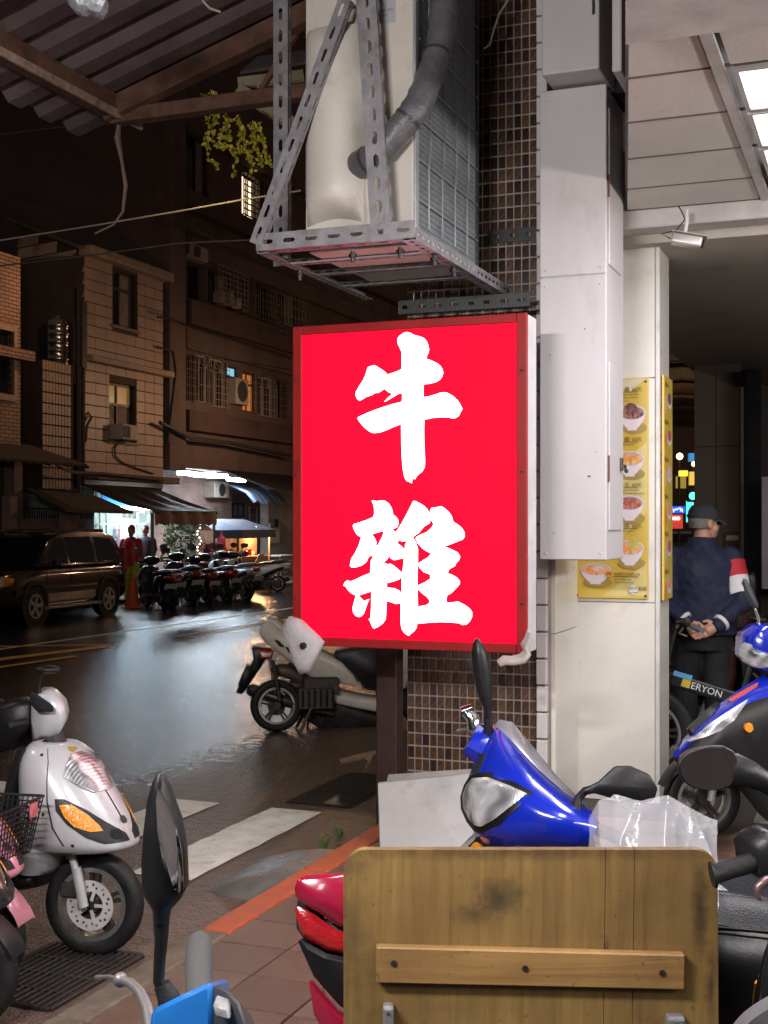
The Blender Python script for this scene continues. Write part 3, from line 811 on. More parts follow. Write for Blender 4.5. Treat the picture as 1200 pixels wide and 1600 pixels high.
N1 = [(485,110),(500,90),(525,70),(550,55),(575,52),(600,58),(640,80),(690,92),(730,108),(758,140),(772,175),(780,215),(772,248),(758,275),(755,303),(800,318),(850,342),(885,368),(905,400),(912,435),(902,470),(880,500),(840,522),(790,535),(740,541),(727,545),(727,663),(780,655),(840,637),(880,623),(915,617),(950,622),(1000,648),(1045,690),(1072,730),(1085,760),(1093,772),(1080,795),(1060,835),(1030,857),(1000,863),(970,852),(900,850),(820,856),(735,873),(732,960),(733,1060),(738,1180),(742,1260),(738,1320),(715,1360),(665,1400),(650,1432),(627,1425),(622,1440),(618,1470),(590,1455),(568,1448),(548,1410),(535,1340),(525,1230),(520,1080),(518,915),(450,940),(380,972),(320,993),(260,1000),(220,985),(165,940),(125,890),(108,862),(118,848),(200,810),(320,765),(430,730),(526,705),(529,624),(490,632),(430,668),(375,700),(358,706),(400,662),(438,632),(400,615),(375,596),(357,583),(335,603),(300,622),(275,622),(240,645),(190,660),(150,685),(128,696),(105,678),(90,645),(95,610),(130,550),(160,505),(185,450),(205,383),(230,372),(268,362),(310,388),(360,420),(390,450),(430,438),(480,420),(522,400),(522,235),(505,200),(488,165),(482,135)]
N2 = [(275,40),(290,37),(320,45),(355,37),(390,42),(420,65),(440,95),(452,130),(455,158),(480,175),(500,205),(503,235),(490,265),(465,277),(440,280),(480,308),(500,280),(540,215),(580,140),(610,80),(630,40),(650,45),(690,65),(725,88),(750,115),(768,150),(775,120),(785,100),(810,98),(835,95),(865,87),(890,100),(930,135),(955,170),(970,220),(1010,245),(1045,275),(1065,310),(1068,345),(1050,370),(980,398),(890,432),(930,445),(975,465),(1010,485),(1028,515),(1020,545),(995,570),(985,595),(950,615),(930,630),(922,660),(960,672),(1000,695),(1025,725),(1025,750),(1000,780),(975,805),(950,830),(918,845),(910,880),(915,910),(960,908),(1010,900),(1060,925),(1105,955),(1130,990),(1130,1030),(1110,1070),(1080,1095),(1050,1100),(1020,1085),(960,1078),(860,1075),(760,1080),(660,1090),(658,1120),(635,1155),(605,1175),(595,1190),(575,1185),(550,1165),(530,1130),(522,1090),(522,1000),(522,915),(480,920),(440,905),(398,895),(398,980),(393,1050),(370,1085),(330,1115),(295,1130),(280,1118),(262,1070),(248,1050),(265,1040),(270,950),(272,813),(240,822),(190,838),(165,850),(185,875),(208,895),(235,885),(255,877),(235,920),(222,960),(205,1005),(185,1025),(165,1032),(135,1020),(115,990),(112,950),(125,900),(140,848),(100,830),(70,800),(55,775),(32,762),(45,735),(65,720),(95,728),(130,715),(190,685),(262,657),(265,600),(268,550),(290,515),(262,508),(245,525),(230,560),(190,592),(140,608),(105,610),(88,595),(95,560),(100,535),(130,490),(160,430),(175,385),(185,352),(150,330),(125,290),(113,255),(125,238),(170,225),(230,205),(285,182),(297,150),(295,100),(285,65)]
H2 = [[(275,327),(320,312),(378,297),(372,330),(345,385),(328,420),(308,418),(315,395),(300,360)],
 [(487,398),(510,378),(535,387),(577,382),(560,415),(555,460),(530,430)],
 [(374,568),(405,540),(425,508),(435,530),(465,547),(550,528),(545,590),(535,655),(505,632),(470,600),(435,578),(410,582)],
 [(403,742),(460,728),(510,710),(530,680),(530,835),(510,808),(470,788),(403,780)],
 [(776,190),(803,242),(780,275),(740,310),(690,330),(655,350),(650,365),(665,400),(700,440),(740,470),(782,488),(760,520),(710,550),(672,575),(680,610),(720,650),(772,668),(775,705),(730,735),(664,765),(664,790),(700,825),(745,860),(768,890),(765,915),(735,932),(668,943),(664,850),(663,700),(668,550),(668,450),(650,395),(625,350),(680,310),(720,260),(770,230)]]
def glyph(contours, sc, ox, oy, off):
    out = []; ref = onS(640, 760, S_S)
    for c in contours:
        q = []
        for (x, y) in c:
            t_, z_ = onS(ox+x/sc, oy+y/sc, S_S); q.append((-(t_-ref[0]), z_-ref[1]))
        out.append(q)
    flat('character', curve_mesh(out, 0.0006, 'character'), GLYPH, sg, (S_S+.0045-off, ref[0], ref[1]), FACE_S)
glyph([N1], 6.0, 540, 510, 0.0)
glyph([N2]+H2, 5.4545, 530, 775, 0.0)
SCREW = M('screw_dark', (0.12, 0.03, 0.03), 0.5, metal=0.4)
b = MB()
for z_ in (SZ0+.25, SZ0+.9, SZ0+1.4):
    for t_ in (ST0+.022, ST1-.022): b.ball((S_S-.002, t_, z_), .008, n=8, m=4)
b.build('screw', SCREW, sg)

# ------------------------------------------------------------------ slotted steel angle
STEEL = M('galvanised_angle', (0.30, 0.29, 0.31), 0.5, metal=0.55, var=0.2, vs=12, bump=0.12, bs=90, dirt=0.35, dcol=(0.18, 0.12, 0.10), ds=8)
DSTEEL = M('dark_angle', (0.045, 0.05, 0.05), 0.55, metal=0.3, var=0.3, bump=0.2, dirt=0.3)
def slotted(b, p0, p1, d1, d2, w1, w2=None, pitch=.075, sl=.042, sw=.30, th=.003):
    """L profile between p0 and p1; flange 1 spreads along d1, flange 2 along d2; real slots"""
    p0 = Vector(p0); p1 = Vector(p1); ax = p1-p0; L = ax.length; ax.normalize(); w2 = w2 or w1
    n = max(1, int(L/pitch)); pitch = L/n
    for (d, w, o) in ((d1, w1, d2), (d2, w2, d1)):
        d = Vector(d); d = (d-ax*d.dot(ax)).normalized(); o = Vector(o); nn = ax.cross(d).normalized()
        if nn.dot(o) < 0: nn = -nn
        for side in (0, 1):
            off = nn*th*side
            for i in range(n):
                a0 = p0+ax*(i*pitch)+off; m0 = (pitch-sl)/2; m1 = m0+sl; v0 = w*(.5-sw/2); v1 = w*(.5+sw/2); r = (v1-v0)/2
                outer = [(0, 0), (pitch, 0), (pitch, w), (0, w)]
                hole = [(m0+r, v0), (m1-r, v0), (m1, w/2), (m1-r, v1), (m0+r, v1), (m0, w/2)]
                pts = [a0+ax*x+d*y for x, y in outer]+[a0+ax*x+d*y for x, y in hole]
                b.add(pts, [(0, 1, 5, 4), (1, 6, 5), (1, 2, 6), (2, 7, 6), (2, 3, 8, 7), (3, 9, 8), (3, 0, 9), (0, 4, 9)])
        # edge and hole walls
        for i in range(n):
            a0 = p0+ax*(i*pitch); m0 = (pitch-sl)/2; m1 = m0+sl; v0 = w*(.5-sw/2); v1 = w*(.5+sw/2); r = (v1-v0)/2
            hole = [(m0+r, v0), (m1-r, v0), (m1, w/2), (m1-r, v1), (m0+r, v1), (m0, w/2)]
            h0 = [a0+ax*x+d*y for x, y in hole]
            b.rings([h0, [q+nn*th for q in h0]], True, False, False)
        b.add([p0+d*w, p1+d*w, p1+d*w+nn*th, p0+d*w+nn*th], [(0, 1, 2, 3)])
        b.add([p0, p0+d*w, p0+d*w+nn*th, p0+nn*th], [(0, 1, 2, 3)]); b.add([p1, p1+d*w, p1+d*w+nn*th, p1+nn*th], [(0, 1, 2, 3)])
    return b

# ------------------------------------------------------------------ air conditioner and its rack
AS0, AS1, AT0, AT1, AZ0, AZ1 = 5.603, 6.60, 2.035, 2.59, 3.11, 4.85
ACW = M('ac_casing_ivory', (0.56, 0.52, 0.46), 0.45, var=0.08, vs=3, bump=0.06, bs=30, dirt=0.3, dcol=(0.34, 0.29, 0.24), ds=5)
ACM = M('ac_coil_grey', (0.22, 0.245, 0.26), 0.45, metal=0.25, var=0.2, vs=14, bump=0.7, bs=260, dirt=0.35, dcol=(0.24, 0.26, 0.27), ds=16)
ACG = M('ac_guard_wire', (0.36, 0.38, 0.39), 0.4, metal=0.6)
ac = thing_st('air_conditioner', 'large ivory air conditioner outdoor unit on a slotted steel rack above the sign', 'air conditioner', (AS0+AS1)/2, (AT0+AT1)/2, AZ0)
MB().box(AS0+.02, AS1-.02, AT0+.03, AT1-.01, AZ0+.03, AZ1-.02).build('inner_core', M('ac_dark', (0.02, 0.02, 0.022), 0.8), ac)
# end panel towards the viewer: flat sheet with a bulged service cover
MB().box(AS0, AS0+.018, AT0+.004, AT1, AZ0+.015, AZ1).build('end_panel', ACW, ac, bev=0.006, seg=2)
MB().box(AS0+.02, AS1, AT1-.008, AT1+.006, AZ0+.015, AZ1).build('back_panel', ACW, ac, bev=0.004)
MB().box(AS0-.004, AS1+.004, AT0-.004, AT1+.004, AZ0-.012, AZ0+.03).build('base_tray', ACW, ac, bev=0.006)
tA, tB = onS(570, 200, AS0)[0], onS(480, 200, AS0)[0]
zc0, zc1 = onS(525, 352, AS0)[1], onS(525, 48, AS0)[1]
rows = []
for i in range(17):
    k = i/16; z = zc0+(zc1-zc0)*k
    depth = .115*min(1, (k/.10)**.5 if k < .1 else 1)
    if i == 16: depth = .07
    zz = z
    row = []
    for j in range(15):
        q = j/14; a = math.sin(PI*min(1, max(0, q)))**.42
        sag = .03*math.sin(PI*q)*(1 if k < .1 else 0)
        row.append((AS0-.001-depth*a, tA+(tB-tA)*q, zz+sag))
    rows.append(row)
b = MB(); b.grid(rows); b.rings([[(p[0], p[1], p[2]) for p in rows[-1]], [(AS0, p[1], p[2]) for p in rows[-1]]], False); b.rings([[(p[0], p[1], p[2]) for p in rows[0]], [(AS0, p[1], p[2]) for p in rows[0]]], False)
b.build('service_cover', ACW, ac, smooth=50)
MB().box(AS0-.006, AS0+.002, tA-.02, tA-.008, AZ0+.05, AZ1-.3).build('seam_strip', ACW, ac, bev=0.002)
# rating label print
lt, lz = onS(612, 36, AS0)
flat('rating_label', curve_mesh([[(-.105, 0), (.02, 0), (.02, .35), (-.105, .35)]], .0002, 'rating_label'), M('label_grey', (.42, .42, .46), .5, bump=0), ac, (AS0-.0012, lt, lz), FACE_S)
for k, t in enumerate(('OUTDOOR UNIT', 'R-410A 220V', '60Hz 1Ph')):
    flat('lettering', text_mesh(t, .014, .0001), INK, ac, (AS0-.002, lt+.10, lz+.02+.022*(2-k)), FACE_S)
# coil side with guard wires
MB().box(AS0+.02, AS1-.01, AT0, AT0+.02, AZ0+.03, AZ1-.03).build('coil', ACM, ac)
MB().box(AS0+.004, AS0+.05, AT0-.008, AT0+.012, AZ0+.02, AZ1).build('coil_edge', M('ac_edge_alu', (.5, .52, .54), .35, metal=.6), ac, bev=0.003)
MB().box(AS1-.035, AS1+.005, AT0-.010, AT0+.05, AZ0+.02, AZ1).build('coil_edge', M('ac_edge_black', (.015, .015, .018), .5), ac, bev=0.003)
b = MB()
for k in range(9):
    z_ = AZ0+.16+k*.19
    if z_ < AZ1-.05: b.tube([(AS0+.05, AT0-.012, z_), (AS1-.03, AT0-.012, z_)], .0035, 5)
for k in range(4):
    s_ = AS0+.17+k*.2; pts = []
    for i in range(18):
        z_ = AZ0+.05+i*.1; pts.append((s_+(.03 if (i//4) % 2 else 0), AT0-.015, z_))
    b.tube(pts, .0035, 5)
b.build('guard_wire', ACG, ac)
# refrigerant hose: leaves the cover, sweeps up beside the coil
HOSE = M('hose_wrap_grey', (0.105, 0.10, 0.11), 0.42, var=0.25, vs=10, bump=0.5, bs=45)
def at_s(u, v, s_): t_, z_ = onS(u, v, s_); return Vector((s_, t_, z_))
hp = [at_s(545, 258, AS0+.03), at_s(560, 258, AS0-.03), at_s(590, 240, AS0-.07), at_s(622, 205, AS0-.07), at_s(652, 165, AS0-.05), at_s(672, 118, AS0+.04), at_s(686, 70, AS0+.12), at_s(692, 20, AS0+.16), at_s(694, -60, AS0+.2)]
hp2 = []
for i in range(len(hp)-1):
    p0 = hp[max(i-1, 0)]; p1 = hp[i]; p2 = hp[i+1]; p3 = hp[min(i+2, len(hp)-1)]
    for k in range(6):
        t = k/6; hp2.append(.5*((2*p1)+(p2-p0)*t+(2*p0-5*p1+4*p2-p3)*t*t+(3*p1-p0-3*p2+p3)*t**3))
b = MB(); b.tube(hp2, [.066+.006*noise.noise((i*.9, 0, 3)) for i in range(len(hp2))], 16)
for p in b.v: p += noise.noise_vector(p*38)*.004
b.build('hose', HOSE, ac, smooth=60)

fin = MB()
for i in range(60):
    z_ = AZ0+.05+i*(AZ1-AZ0-.1)/60; fin.box(AS0+.055, AS1-.04, AT0-.004, AT0+.001, z_, z_+.006)
fo = fin.build('coil_fins', ACM, ac); fo['kind'] = 'stuff'
for i in (5, 9, 12, 21, 34):
    d_ = (hp2[i+1]-hp2[i]).normalized(); MB().tube([hp2[i]-d_*.008, hp2[i]+d_*.008], .0690, 16).build('tape_wrap', M('tape_dark', (.05, .045, .055), .35, bump=.3), ac, smooth=60)
rk = thing_st('steel_rack', 'slotted steel angle rack bracketed off the column under the air conditioner', 'rack', (AS0+S_C)/2, (AT0+AT1)/2, AZ0)
W1 = .085
RS = AS0-.15
f0, f1 = AT0-.02, AT1+.19
RZ = AZ0-.018
slotted(MB(), (RS, f1, RZ-.04), (RS, f0-.04, RZ-.04), (0, 0, 1), (1, 0, 0), W1*.95, pitch=.105, sl=.066, sw=.26).build('front_rail', STEEL, rk)
slotted(MB(), (RS+.01, f0-.042, RZ-.05), (S_C-.004, f0-.042, RZ-.05), (0, 0, 1), (0, 1, 0), W1*.7, W1*.8, pitch=.068, sl=.044, sw=.3).build('side_rail', STEEL, rk)
slotted(MB(), (RS+.01, f1+.0, RZ-.05), (S_C-.2, f1+.0, RZ-.05), (0, 0, 1), (0, -1, 0), W1*.45, W1*.6, pitch=.068, sl=.044, sw=.3).build('side_rail', STEEL, rk)
slotted(MB(), (RS-.004, AT0+.085-.03, RZ-.04), (RS-.004, AT0+.085+.10, 4.95), (0, 1, 0), (1, 0, 0), W1*1.15, W1*.3, pitch=.105, sl=.066, sw=.26).build('upright', STEEL, rk)
tp, _ = onS(443, 200, S_C-.3)
tq = onS(444, 100, RS+.4)[0]
slotted(MB(), (RS+.4, tq-.02, RZ-.03), (RS+.4, tq-.02, 4.95), (0, 1, 0), (1, 0, 0), W1*.95, W1*.5, pitch=.105, sl=.066, sw=.26).build('upright', STEEL, rk)
bt = onS(548, 0, RS-.012)
slotted(MB(), (RS-.012, f1-.03, RZ-.02), (RS-.012, bt[0], bt[1]), (0, 1, 0), (1, 0, 0), W1*.75, W1*.5, pitch=.105, sl=.066, sw=.26).build('brace', STEEL, rk)
bt2 = onS(560, -90, RS-.012)
for s_ in (AS0+.16, AS0+.46, AS0+.8):
    slotted(MB(), (s_, f1-.004, RZ-.045), (s_, f0-.03, RZ-.045), (1, 0, 0), (0, 0, 1), W1*.6, W1*.3, pitch=.07).build('cross_member', STEEL, rk)
MB().box(AS0+.02, AS0+.40, f0+.05, f1-.20, RZ-.032, RZ-.020).build('tray_plate', ACW, rk, bev=.003); MB().box(AS0+.48, AS0+.92, f0+.05, f1-.20, RZ-.030, RZ-.018).build('tray_plate', ACW, rk, bev=.003)
b = MB()
for (s_, t_) in ((AS0-.02, AT0+.06), (AS0-.02, AT0+.3), (AS0+.2, f0-.01), (AS0+.5, f0-.01), (AS0+.3, f1-.02)):
    b.lathe([(.001, RZ-.10), (.012, RZ-.10), (.012, RZ-.05), (.001, RZ-.05)], 8, (s_, t_, 0)); b.lathe([(.001, RZ-.078), (.02, RZ-.078), (.02, RZ-.062), (.001, RZ-.062)], 6, (s_, t_, 0))
b.build('bolt', M('bolt_dark', (.06, .055, .055), .4, metal=.8), rk)
for (u0, v0, u1, v1, lab, s_) in ((764, 370, 842, 370, 'dark slotted bracket bar on the tiles beside the air conditioner', S_C-.012), (622, 480, 828, 480, 'dark slotted bracket bar above the top of the red sign', S_C-.3)):
    ta, za = onS(u0, v0, s_); tb_, zb = onS(u1, v1, s_)
    b = slotted(MB(), (s_, ta, za-.04), (s_, tb_, za-.04), (0, 0, 1), (1, 0, 0), .075, .05, pitch=.09, sl=.055)
    solo('bracket_bar', b, DSTEEL, lab, 'bracket', st=(s_, ta, za))
b = MB()
for t_ in (ST0+.25, ST0+.75): b.box(S_S+.19, S_C-.01, t_-.02, t_+.02, SZ1-.12, SZ1-.08); b.box(S_S+.19, S_C-.01, t_-.02, t_+.02, SZ0+.1, SZ0+.14)
solo('sign_arm', b, DSTEEL, 'dark steel arms holding the red sign off the tiled column', 'bracket', st=(S_S+.5, ST0+.5, SZ0))
# thin loose cable top right of the coil
b = MB(); b.tube([P(u, v, 6.9) for u, v in ((800, -10), (780, 22), (772, 45), (765, 70), (756, 76))], .006, 6)
solo('cable', b, M('cable_beige', (.4, .34, .26), .6), 'thin beige cable curling over the brown tiles at the top', 'cable')

# foam corner guard and cloth tie on the sign's lower corners
FOAM = M('foam_grey', (0.42, 0.39, 0.40), 0.8, var=0.1, vs=12, bump=0.35, bs=70, dirt=0.25, dcol=(.25, .22, .21), ds=12)
pts = [(453, 963), (468, 968), (505, 1003), (484, 1048), (470, 1054), (462, 1040), (452, 1010), (440, 980)]
q = [at_s(u, v, S_S-.02) for u, v in pts]
b = MB(); cen = sum(q, Vector())/len(q)
r0 = [p+Vector((.03, 0, 0)) for p in q]; r1 = [p+Vector((-.012, 0, 0)) for p in q]; r2 = [cen+(p-cen)*.75+Vector((-.04+.012*noise.noise(p*9), 0, 0)) for p in q]; r3 = [cen+(p-cen)*.3+Vector((-.045, 0, 0)) for p in q]
b.rings([r0, r1, r2, r3])
guard = solo('corner_guard', b, FOAM, 'grey foam pad nailed over the lower left corner of the red sign', 'corner guard', smooth=70, st=(S_S, cen.y, cen.z))
c_ = at_s(474, 1009, S_S-.07)
MB().lathe([(.001, -.012), (.018, -.010), (.018, .01), (.001, .012)], 12, (0, 0, 0), 'x').xf(Matrix.Translation(c_-Vector((S_S, cen.y, cen.z)))).build('plug', NAIL, guard)
b = MB()
for k, dd in enumerate((0, .022, .04)):
    b.tube([at_s(u+dd*90, v+dd*120, S_S-.03-.012*k) for u, v in ((826, 984), (824, 996), (818, 1006), (822, 1017), (815, 1026), (800, 1030), (786, 1030), (778, 1034))], [.008, .014, .015, .016, .018, .018, .017, .012], 8)
b.jitter(.006, 25)
solo('cloth_tie', b, M('cloth_dirty_white', (.46, .42, .40), .85, bump=.4, bs=80), 'twisted dirty white cloth tied round the lower right corner of the sign', 'cloth', smooth=60, st=(S_S, ST0, SZ0))

# ------------------------------------------------------------------ corrugated awning over the kerb, top left
CORR = M('corrugated_sheet', (0.135, 0.10, 0.10), 0.6, metal=0.1, var=0.25, vs=2.5, bump=0.12, bs=40, dirt=0.55, dcol=(0.06, 0.035, 0.028), ds=2.2)
BEAM = M('rusty_beam', (0.13, 0.06, 0.037), 0.75, var=0.35, vs=6, bump=0.5, bs=50, dirt=0.55, dcol=(0.05, 0.03, 0.022), ds=7)
EDGE = M('chipped_beam_edge', (0.36, 0.24, 0.18), 0.75, var=0.35, vs=14, bump=0.6, bs=50, dirt=0.5, dcol=(0.10, 0.055, 0.04), ds=16)
cnr = toST(P(184, 192, 8.0)); cz = P(184, 192, 8.0).z
aw = thing_st('corrugated_awning', 'rusty corrugated sheet awning hung over the kerb at the top left', 'awning', cnr[0]-3, 3.6, cz)
def roofz(t_): return cz+.14+(cnr[1]-t_)*.30
def sheet(s0, s1, t0, t1, lift=0):
    rows = []; n = int((s1-s0)/.03)
    for i in range(n+1):
        s_ = s0+(s1-s0)*i/n; ph_ = (s_/.30) % 1
        h = 0 if ph_ < .55 else (.045 if .65 < ph_ < .9 else .0225)
        rows.append([(s_, t0+(t1-t0)*j/4, roofz(t0+(t1-t0)*j/4)+h+lift) for j in range(5)])
    b = MB(); b.slab(rows, (0, 0, .004)); return b
for k in range(6):
    s1 = cnr[0]+.25-k*1.42; sheet(s1-1.5, s1, 2.68, cnr[1]+.42, .012*(k % 2)).build('roof_sheet', CORR, aw)
b = MB(); b.box(-4, cnr[0], cnr[1]-.05, cnr[1]+.05, cz+.015, cz+.15).jitter(.004, 6); b.build('eave_beam', BEAM, aw, bev=0.004)
b = MB(); b.box(-4, cnr[0]+.18, cnr[1]-.07, cnr[1]-.045, cz-.004, cz+.045).jitter(.006, 9); b.build('beam_flange', EDGE, aw, bev=0.004)
b = MB(); b.box(cnr[0]-.05, cnr[0]+.05, 2.7, cnr[1]+.03, cz-.01, cz+.075); b.build('bottom_chord', BEAM, aw, bev=0.006)
b = MB(); b.bar((cnr[0]-.06, cnr[1]+.05, roofz(cnr[1]+.05)-.075), (cnr[0]-.06, 2.7, roofz(2.7)-.075), .09, .12); b.build('top_chord', BEAM, aw)
b = MB(); b.bar((cnr[0], cnr[1]-.95, cz+.02), (cnr[0], cnr[1]-1.25, roofz(cnr[1]-1.25)-.1), .03, .03); b.build('strut', BEAM, aw)
for k in range(1, 5):
    s_ = cnr[0]-k*1.55
    b = MB(); b.bar((s_, cnr[1]-.05, roofz(cnr[1]-.05)-.05), (s_, 2.7, roofz(2.7)-.05), .06, .09); b.build('rafter', BEAM, aw)
b = MB(); b.tube([P(u, v, 7.9) for u, v in ((185, 195), (182, 215), (190, 250), (196, 290), (192, 330), (178, 352), (150, 365))], [.012, .02, .01, .012, .008, .007, .005], 6).jitter(.012, 7)
solo('hanging_wire', b, M('frayed_wire', (.16, .11, .09), .8), 'frayed wire dangling from the corner of the corrugated awning', 'wire')
BAG = M('plastic_scrap', (.32, .34, .37), .3, var=.5, vs=18, bump=.6, bs=30)
c_ = P(138, 8, 5.6); b = MB(); b.ball((0, 0, 0), .09, .09, .05, 12, 8); b.jitter(.03, 14)
solo('plastic_scrap', b.xf(Matrix.Translation(c_)), BAG, 'crumpled plastic scrap stuck under the corrugated sheets', 'scrap', smooth=True, loc=c_)
b = MB(); b.tube([P(u, v, 6.3) for u, v in ((312, -12), (318, 3), (328, 13), (345, 19))], .006, 6)
solo('tie_wire', b, M('cable_beige', ()), 'short pale wire end poking from the corrugated sheets', 'wire')
# ------------------------------------------------------------------ far side of the street
TF = 16.5
def wall_holes(b, s0, s1, z0, z1, holes, t0, t1):
    ss = sorted(set([s0, s1]+[min(max(x, s0), s1) for h in holes for x in (h[0], h[1])]))
    zz = sorted(set([z0, z1]+[min(max(x, z0), z1) for h in holes for x in (h[2], h[3])]))
    for i in range(len(ss)-1):
        run = None
        for j in range(len(zz)-1):
            cs, cz_ = (ss[i]+ss[i+1])/2, (zz[j]+zz[j+1])/2
            inside = any(h[0] < cs < h[1] and h[2] < cz_ < h[3] for h in holes)
            if not inside: run = [zz[j], zz[j+1]] if run is None else [run[0], zz[j+1]]
            if (inside or j == len(zz)-2) and run: b.box(ss[i], ss[i+1], t0, t1, *run); run = None
    return b
def rect(u0, v0, u1, v1, T=TF):
    um = (u0+u1)/2
    return onT(u0, 700, T)[0], onT(u1, 700, T)[0], onT(um, v1, T)[1], onT(um, v0, T)[1]

DARKGL = M('dark_glass', (0.012, 0.012, 0.014), 0.12, var=0.3, bump=0.02)
FRAMEM = M('window_frame_dark', (0.035, 0.028, 0.025), 0.5)
FRAMEW = M('window_frame_pale', (0.33, 0.29, 0.25), 0.55, dirt=0.3, dcol=(.12, .1, .08))
GRILLE = M('grille_rusty', (0.20, 0.16, 0.13), 0.55, dirt=0.4, dcol=(.06, .04, .03))
ACBOX = M('old_ac_box', (0.34, 0.31, 0.27), 0.6, dirt=0.35, dcol=(.14, .11, .09))
CURT = M('curtain_grey', (0.20, 0.165, 0.135), 0.8, var=.3)
YGL = E('pane_lit_olive', (0.16, 0.13, 0.02), 0.35); YGL2 = E('pane_lit_amber', (0.30, 0.17, 0.05), 0.35)
def window(root, r, T, frame, panes, split=(0.5,), hsplit=None, fw_=.05, depth=.12):
    s0, s1, z0, z1 = r
    b = MB()
    b.box(s0, s0+fw_, T-.02, T+.05, z0, z1); b.box(s1-fw_, s1, T-.02, T+.05, z0, z1)
    b.box(s0+fw_, s1-fw_, T-.019, T+.049, z0, z0+fw_); b.box(s0+fw_, s1-fw_, T-.019, T+.049, z1-fw_, z1)
    for q in split: b.box(s0+(s1-s0)*q-.02, s0+(s1-s0)*q+.02, T-.017, T+.047, z0+fw_, z1-fw_)
    if hsplit: b.box(s0+fw_, s1-fw_, T-.016, T+.046, z0+(z1-z0)*hsplit-.03, z0+(z1-z0)*hsplit+.03)
    f = b.build('window_frame', frame, root)
    cs = [0]+list(split)+[1]; hs = [0]+([hsplit] if hsplit else [])+[1]; k = 0
    for j in range(len(hs)-1):
        for i in range(len(cs)-1):
            MB().box(s0+(s1-s0)*cs[i]+.02, s0+(s1-s0)*cs[i+1]-.02, T+.02, T+.03, z0+(z1-z0)*hs[j]+.02, z0+(z1-z0)*hs[j+1]-.02).build('pane', panes[k % len(panes)], root); k += 1
    return f
def grille(root, r, T, ns, nz, mat=GRILLE, arch=False, th=.012, out=.1):
    s0, s1, z0, z1 = r; b = MB(); t_ = T-out
    zt = z1-(z1-z0)*.3 if arch else z1
    for i in range(ns+1):
        s_ = s0+(s1-s0)*i/ns; b.box(s_-th/2, s_+th/2, t_-th/2, t_+th/2, z0, zt)
    for j in range(nz+1):
        z_ = z0+(zt-z0)*j/nz; b.box(s0, s1, t_-th*.7, t_+th*.6, z_-th/2, z_+th/2)
    if arch:
        for i in range(9):
            a = PI*i/8; b.bar(((s0+s1)/2, t_, zt), ((s0+s1)/2-math.cos(a)*(s1-s0)*.5, t_, zt+math.sin(a)*(z1-zt)), th, th)
        pts = [((s0+s1)/2-math.cos(PI*i/12)*(s1-s0)*.5, t_, zt+math.sin(PI*i/12)*(z1-zt)) for i in range(13)]; b.tube(pts, th*.6, 4)
    for (s_, z_) in ((s0, z0), (s1, z0), (s0, zt), (s1, zt)): b.box(s_-th/2, s_+th/2, t_+th/2, T, z_-th/2, z_+th/2)
    return b.build('window_grille', mat, root)
def acbox(root, r, T, out=.35, fan=True):
    s0, s1, z0, z1 = r
    MB().box(s0, s1, T-out, T+.02, z0, z1).build('ac_box', ACBOX, root, bev=0.015)
    b = MB()
    if fan:
        c = ((s0+s1)/2, (z0+z1)/2); rr = min(s1-s0, z1-z0)*.4
        b.lathe([(.01, -.012), (rr, -.012), (rr, 0), (.01, 0)], 16, (0, 0, 0), 'y'); b.xf(Matrix.Translation((c[0], T-out, c[1])))
    else:
        n = 7
        for i in range(n): b.box(s0+.03+(s1-s0)*.45*i/n, s0+.05+(s1-s0)*.45*i/n, T-out-.01, T-out+.002, z0+.04, z1-.04)
    b.build('ac_grill', M('ac_grill_dark', (.03, .028, .025), .6), root)

# --- building 1: brick house at the left edge
BRK = bpy.data.materials.new('brick_tile_orange'); BRK.use_nodes = True
def brickmat(m, c1, c2, mo, w, h, scale=1.0, axis='xz'):
    n = m.node_tree.nodes; l = m.node_tree.links; b = n['Principled BSDF']
    tc = n.new('ShaderNodeTexCoord'); sp = n.new('ShaderNodeSeparateXYZ'); cb = n.new('ShaderNodeCombineXYZ')
    l.new(tc.outputs['Object'], sp.inputs[0]); l.new(sp.outputs['X' if axis[0] == 'x' else 'Y'], cb.inputs[0]); l.new(sp.outputs['Z'], cb.inputs[1])
    br = n.new('ShaderNodeTexBrick'); br.inputs['Scale'].default_value = 1; br.inputs['Brick Width'].default_value = w; br.inputs['Row Height'].default_value = h; br.inputs['Mortar Size'].default_value = h*.13
    br.inputs['Color1'].default_value = (*c1, 1); br.inputs['Color2'].default_value = (*c2, 1); br.inputs['Mortar'].default_value = (*mo, 1)
    l.new(cb.outputs[0], br.inputs['Vector'])
    nz = n.new('ShaderNodeTexNoise'); nz.inputs['Scale'].default_value = 1.3; nz.inputs['Detail'].default_value = 8; l.new(tc.outputs['Object'], nz.inputs['Vector'])
    mr = n.new('ShaderNodeMapRange'); mr.inputs[1].default_value = .3; mr.inputs[2].default_value = .7; mr.inputs[3].default_value = .55; mr.inputs[4].default_value = 1.25; l.new(nz.outputs[0], mr.inputs[0])
    vm = n.new('ShaderNodeVectorMath'); vm.operation = 'SCALE'; l.new(br.outputs['Color'], vm.inputs[0]); l.new(mr.outputs[0], vm.inputs['Scale']); l.new(vm.outputs[0], b.inputs['Base Color'])
    bp = n.new('ShaderNodeBump'); bp.inputs['Strength'].default_value = .6; bp.inputs['Distance'].default_value = .02; bp.invert = True; l.new(br.outputs['Fac'], bp.inputs['Height']); l.new(bp.outputs[0], b.inputs['Normal'])
    b.inputs['Roughness'].default_value = .6
    return m
brickmat(BRK, (.30, .17, .10), (.38, .23, .14), (.05, .03, .022), .24, .075)
TB1 = 15.9
s_r = onT(32, 600, TB1)[0]; s_l = s_r-6
b1 = thing_st('brick_house', 'orange brick tiled house at the left edge of the street', 'house', s_r, TB1, 0)
zt = onT(30, 402, TB1)[1]
wr = rect(-60, 510, 20, 612, TB1)
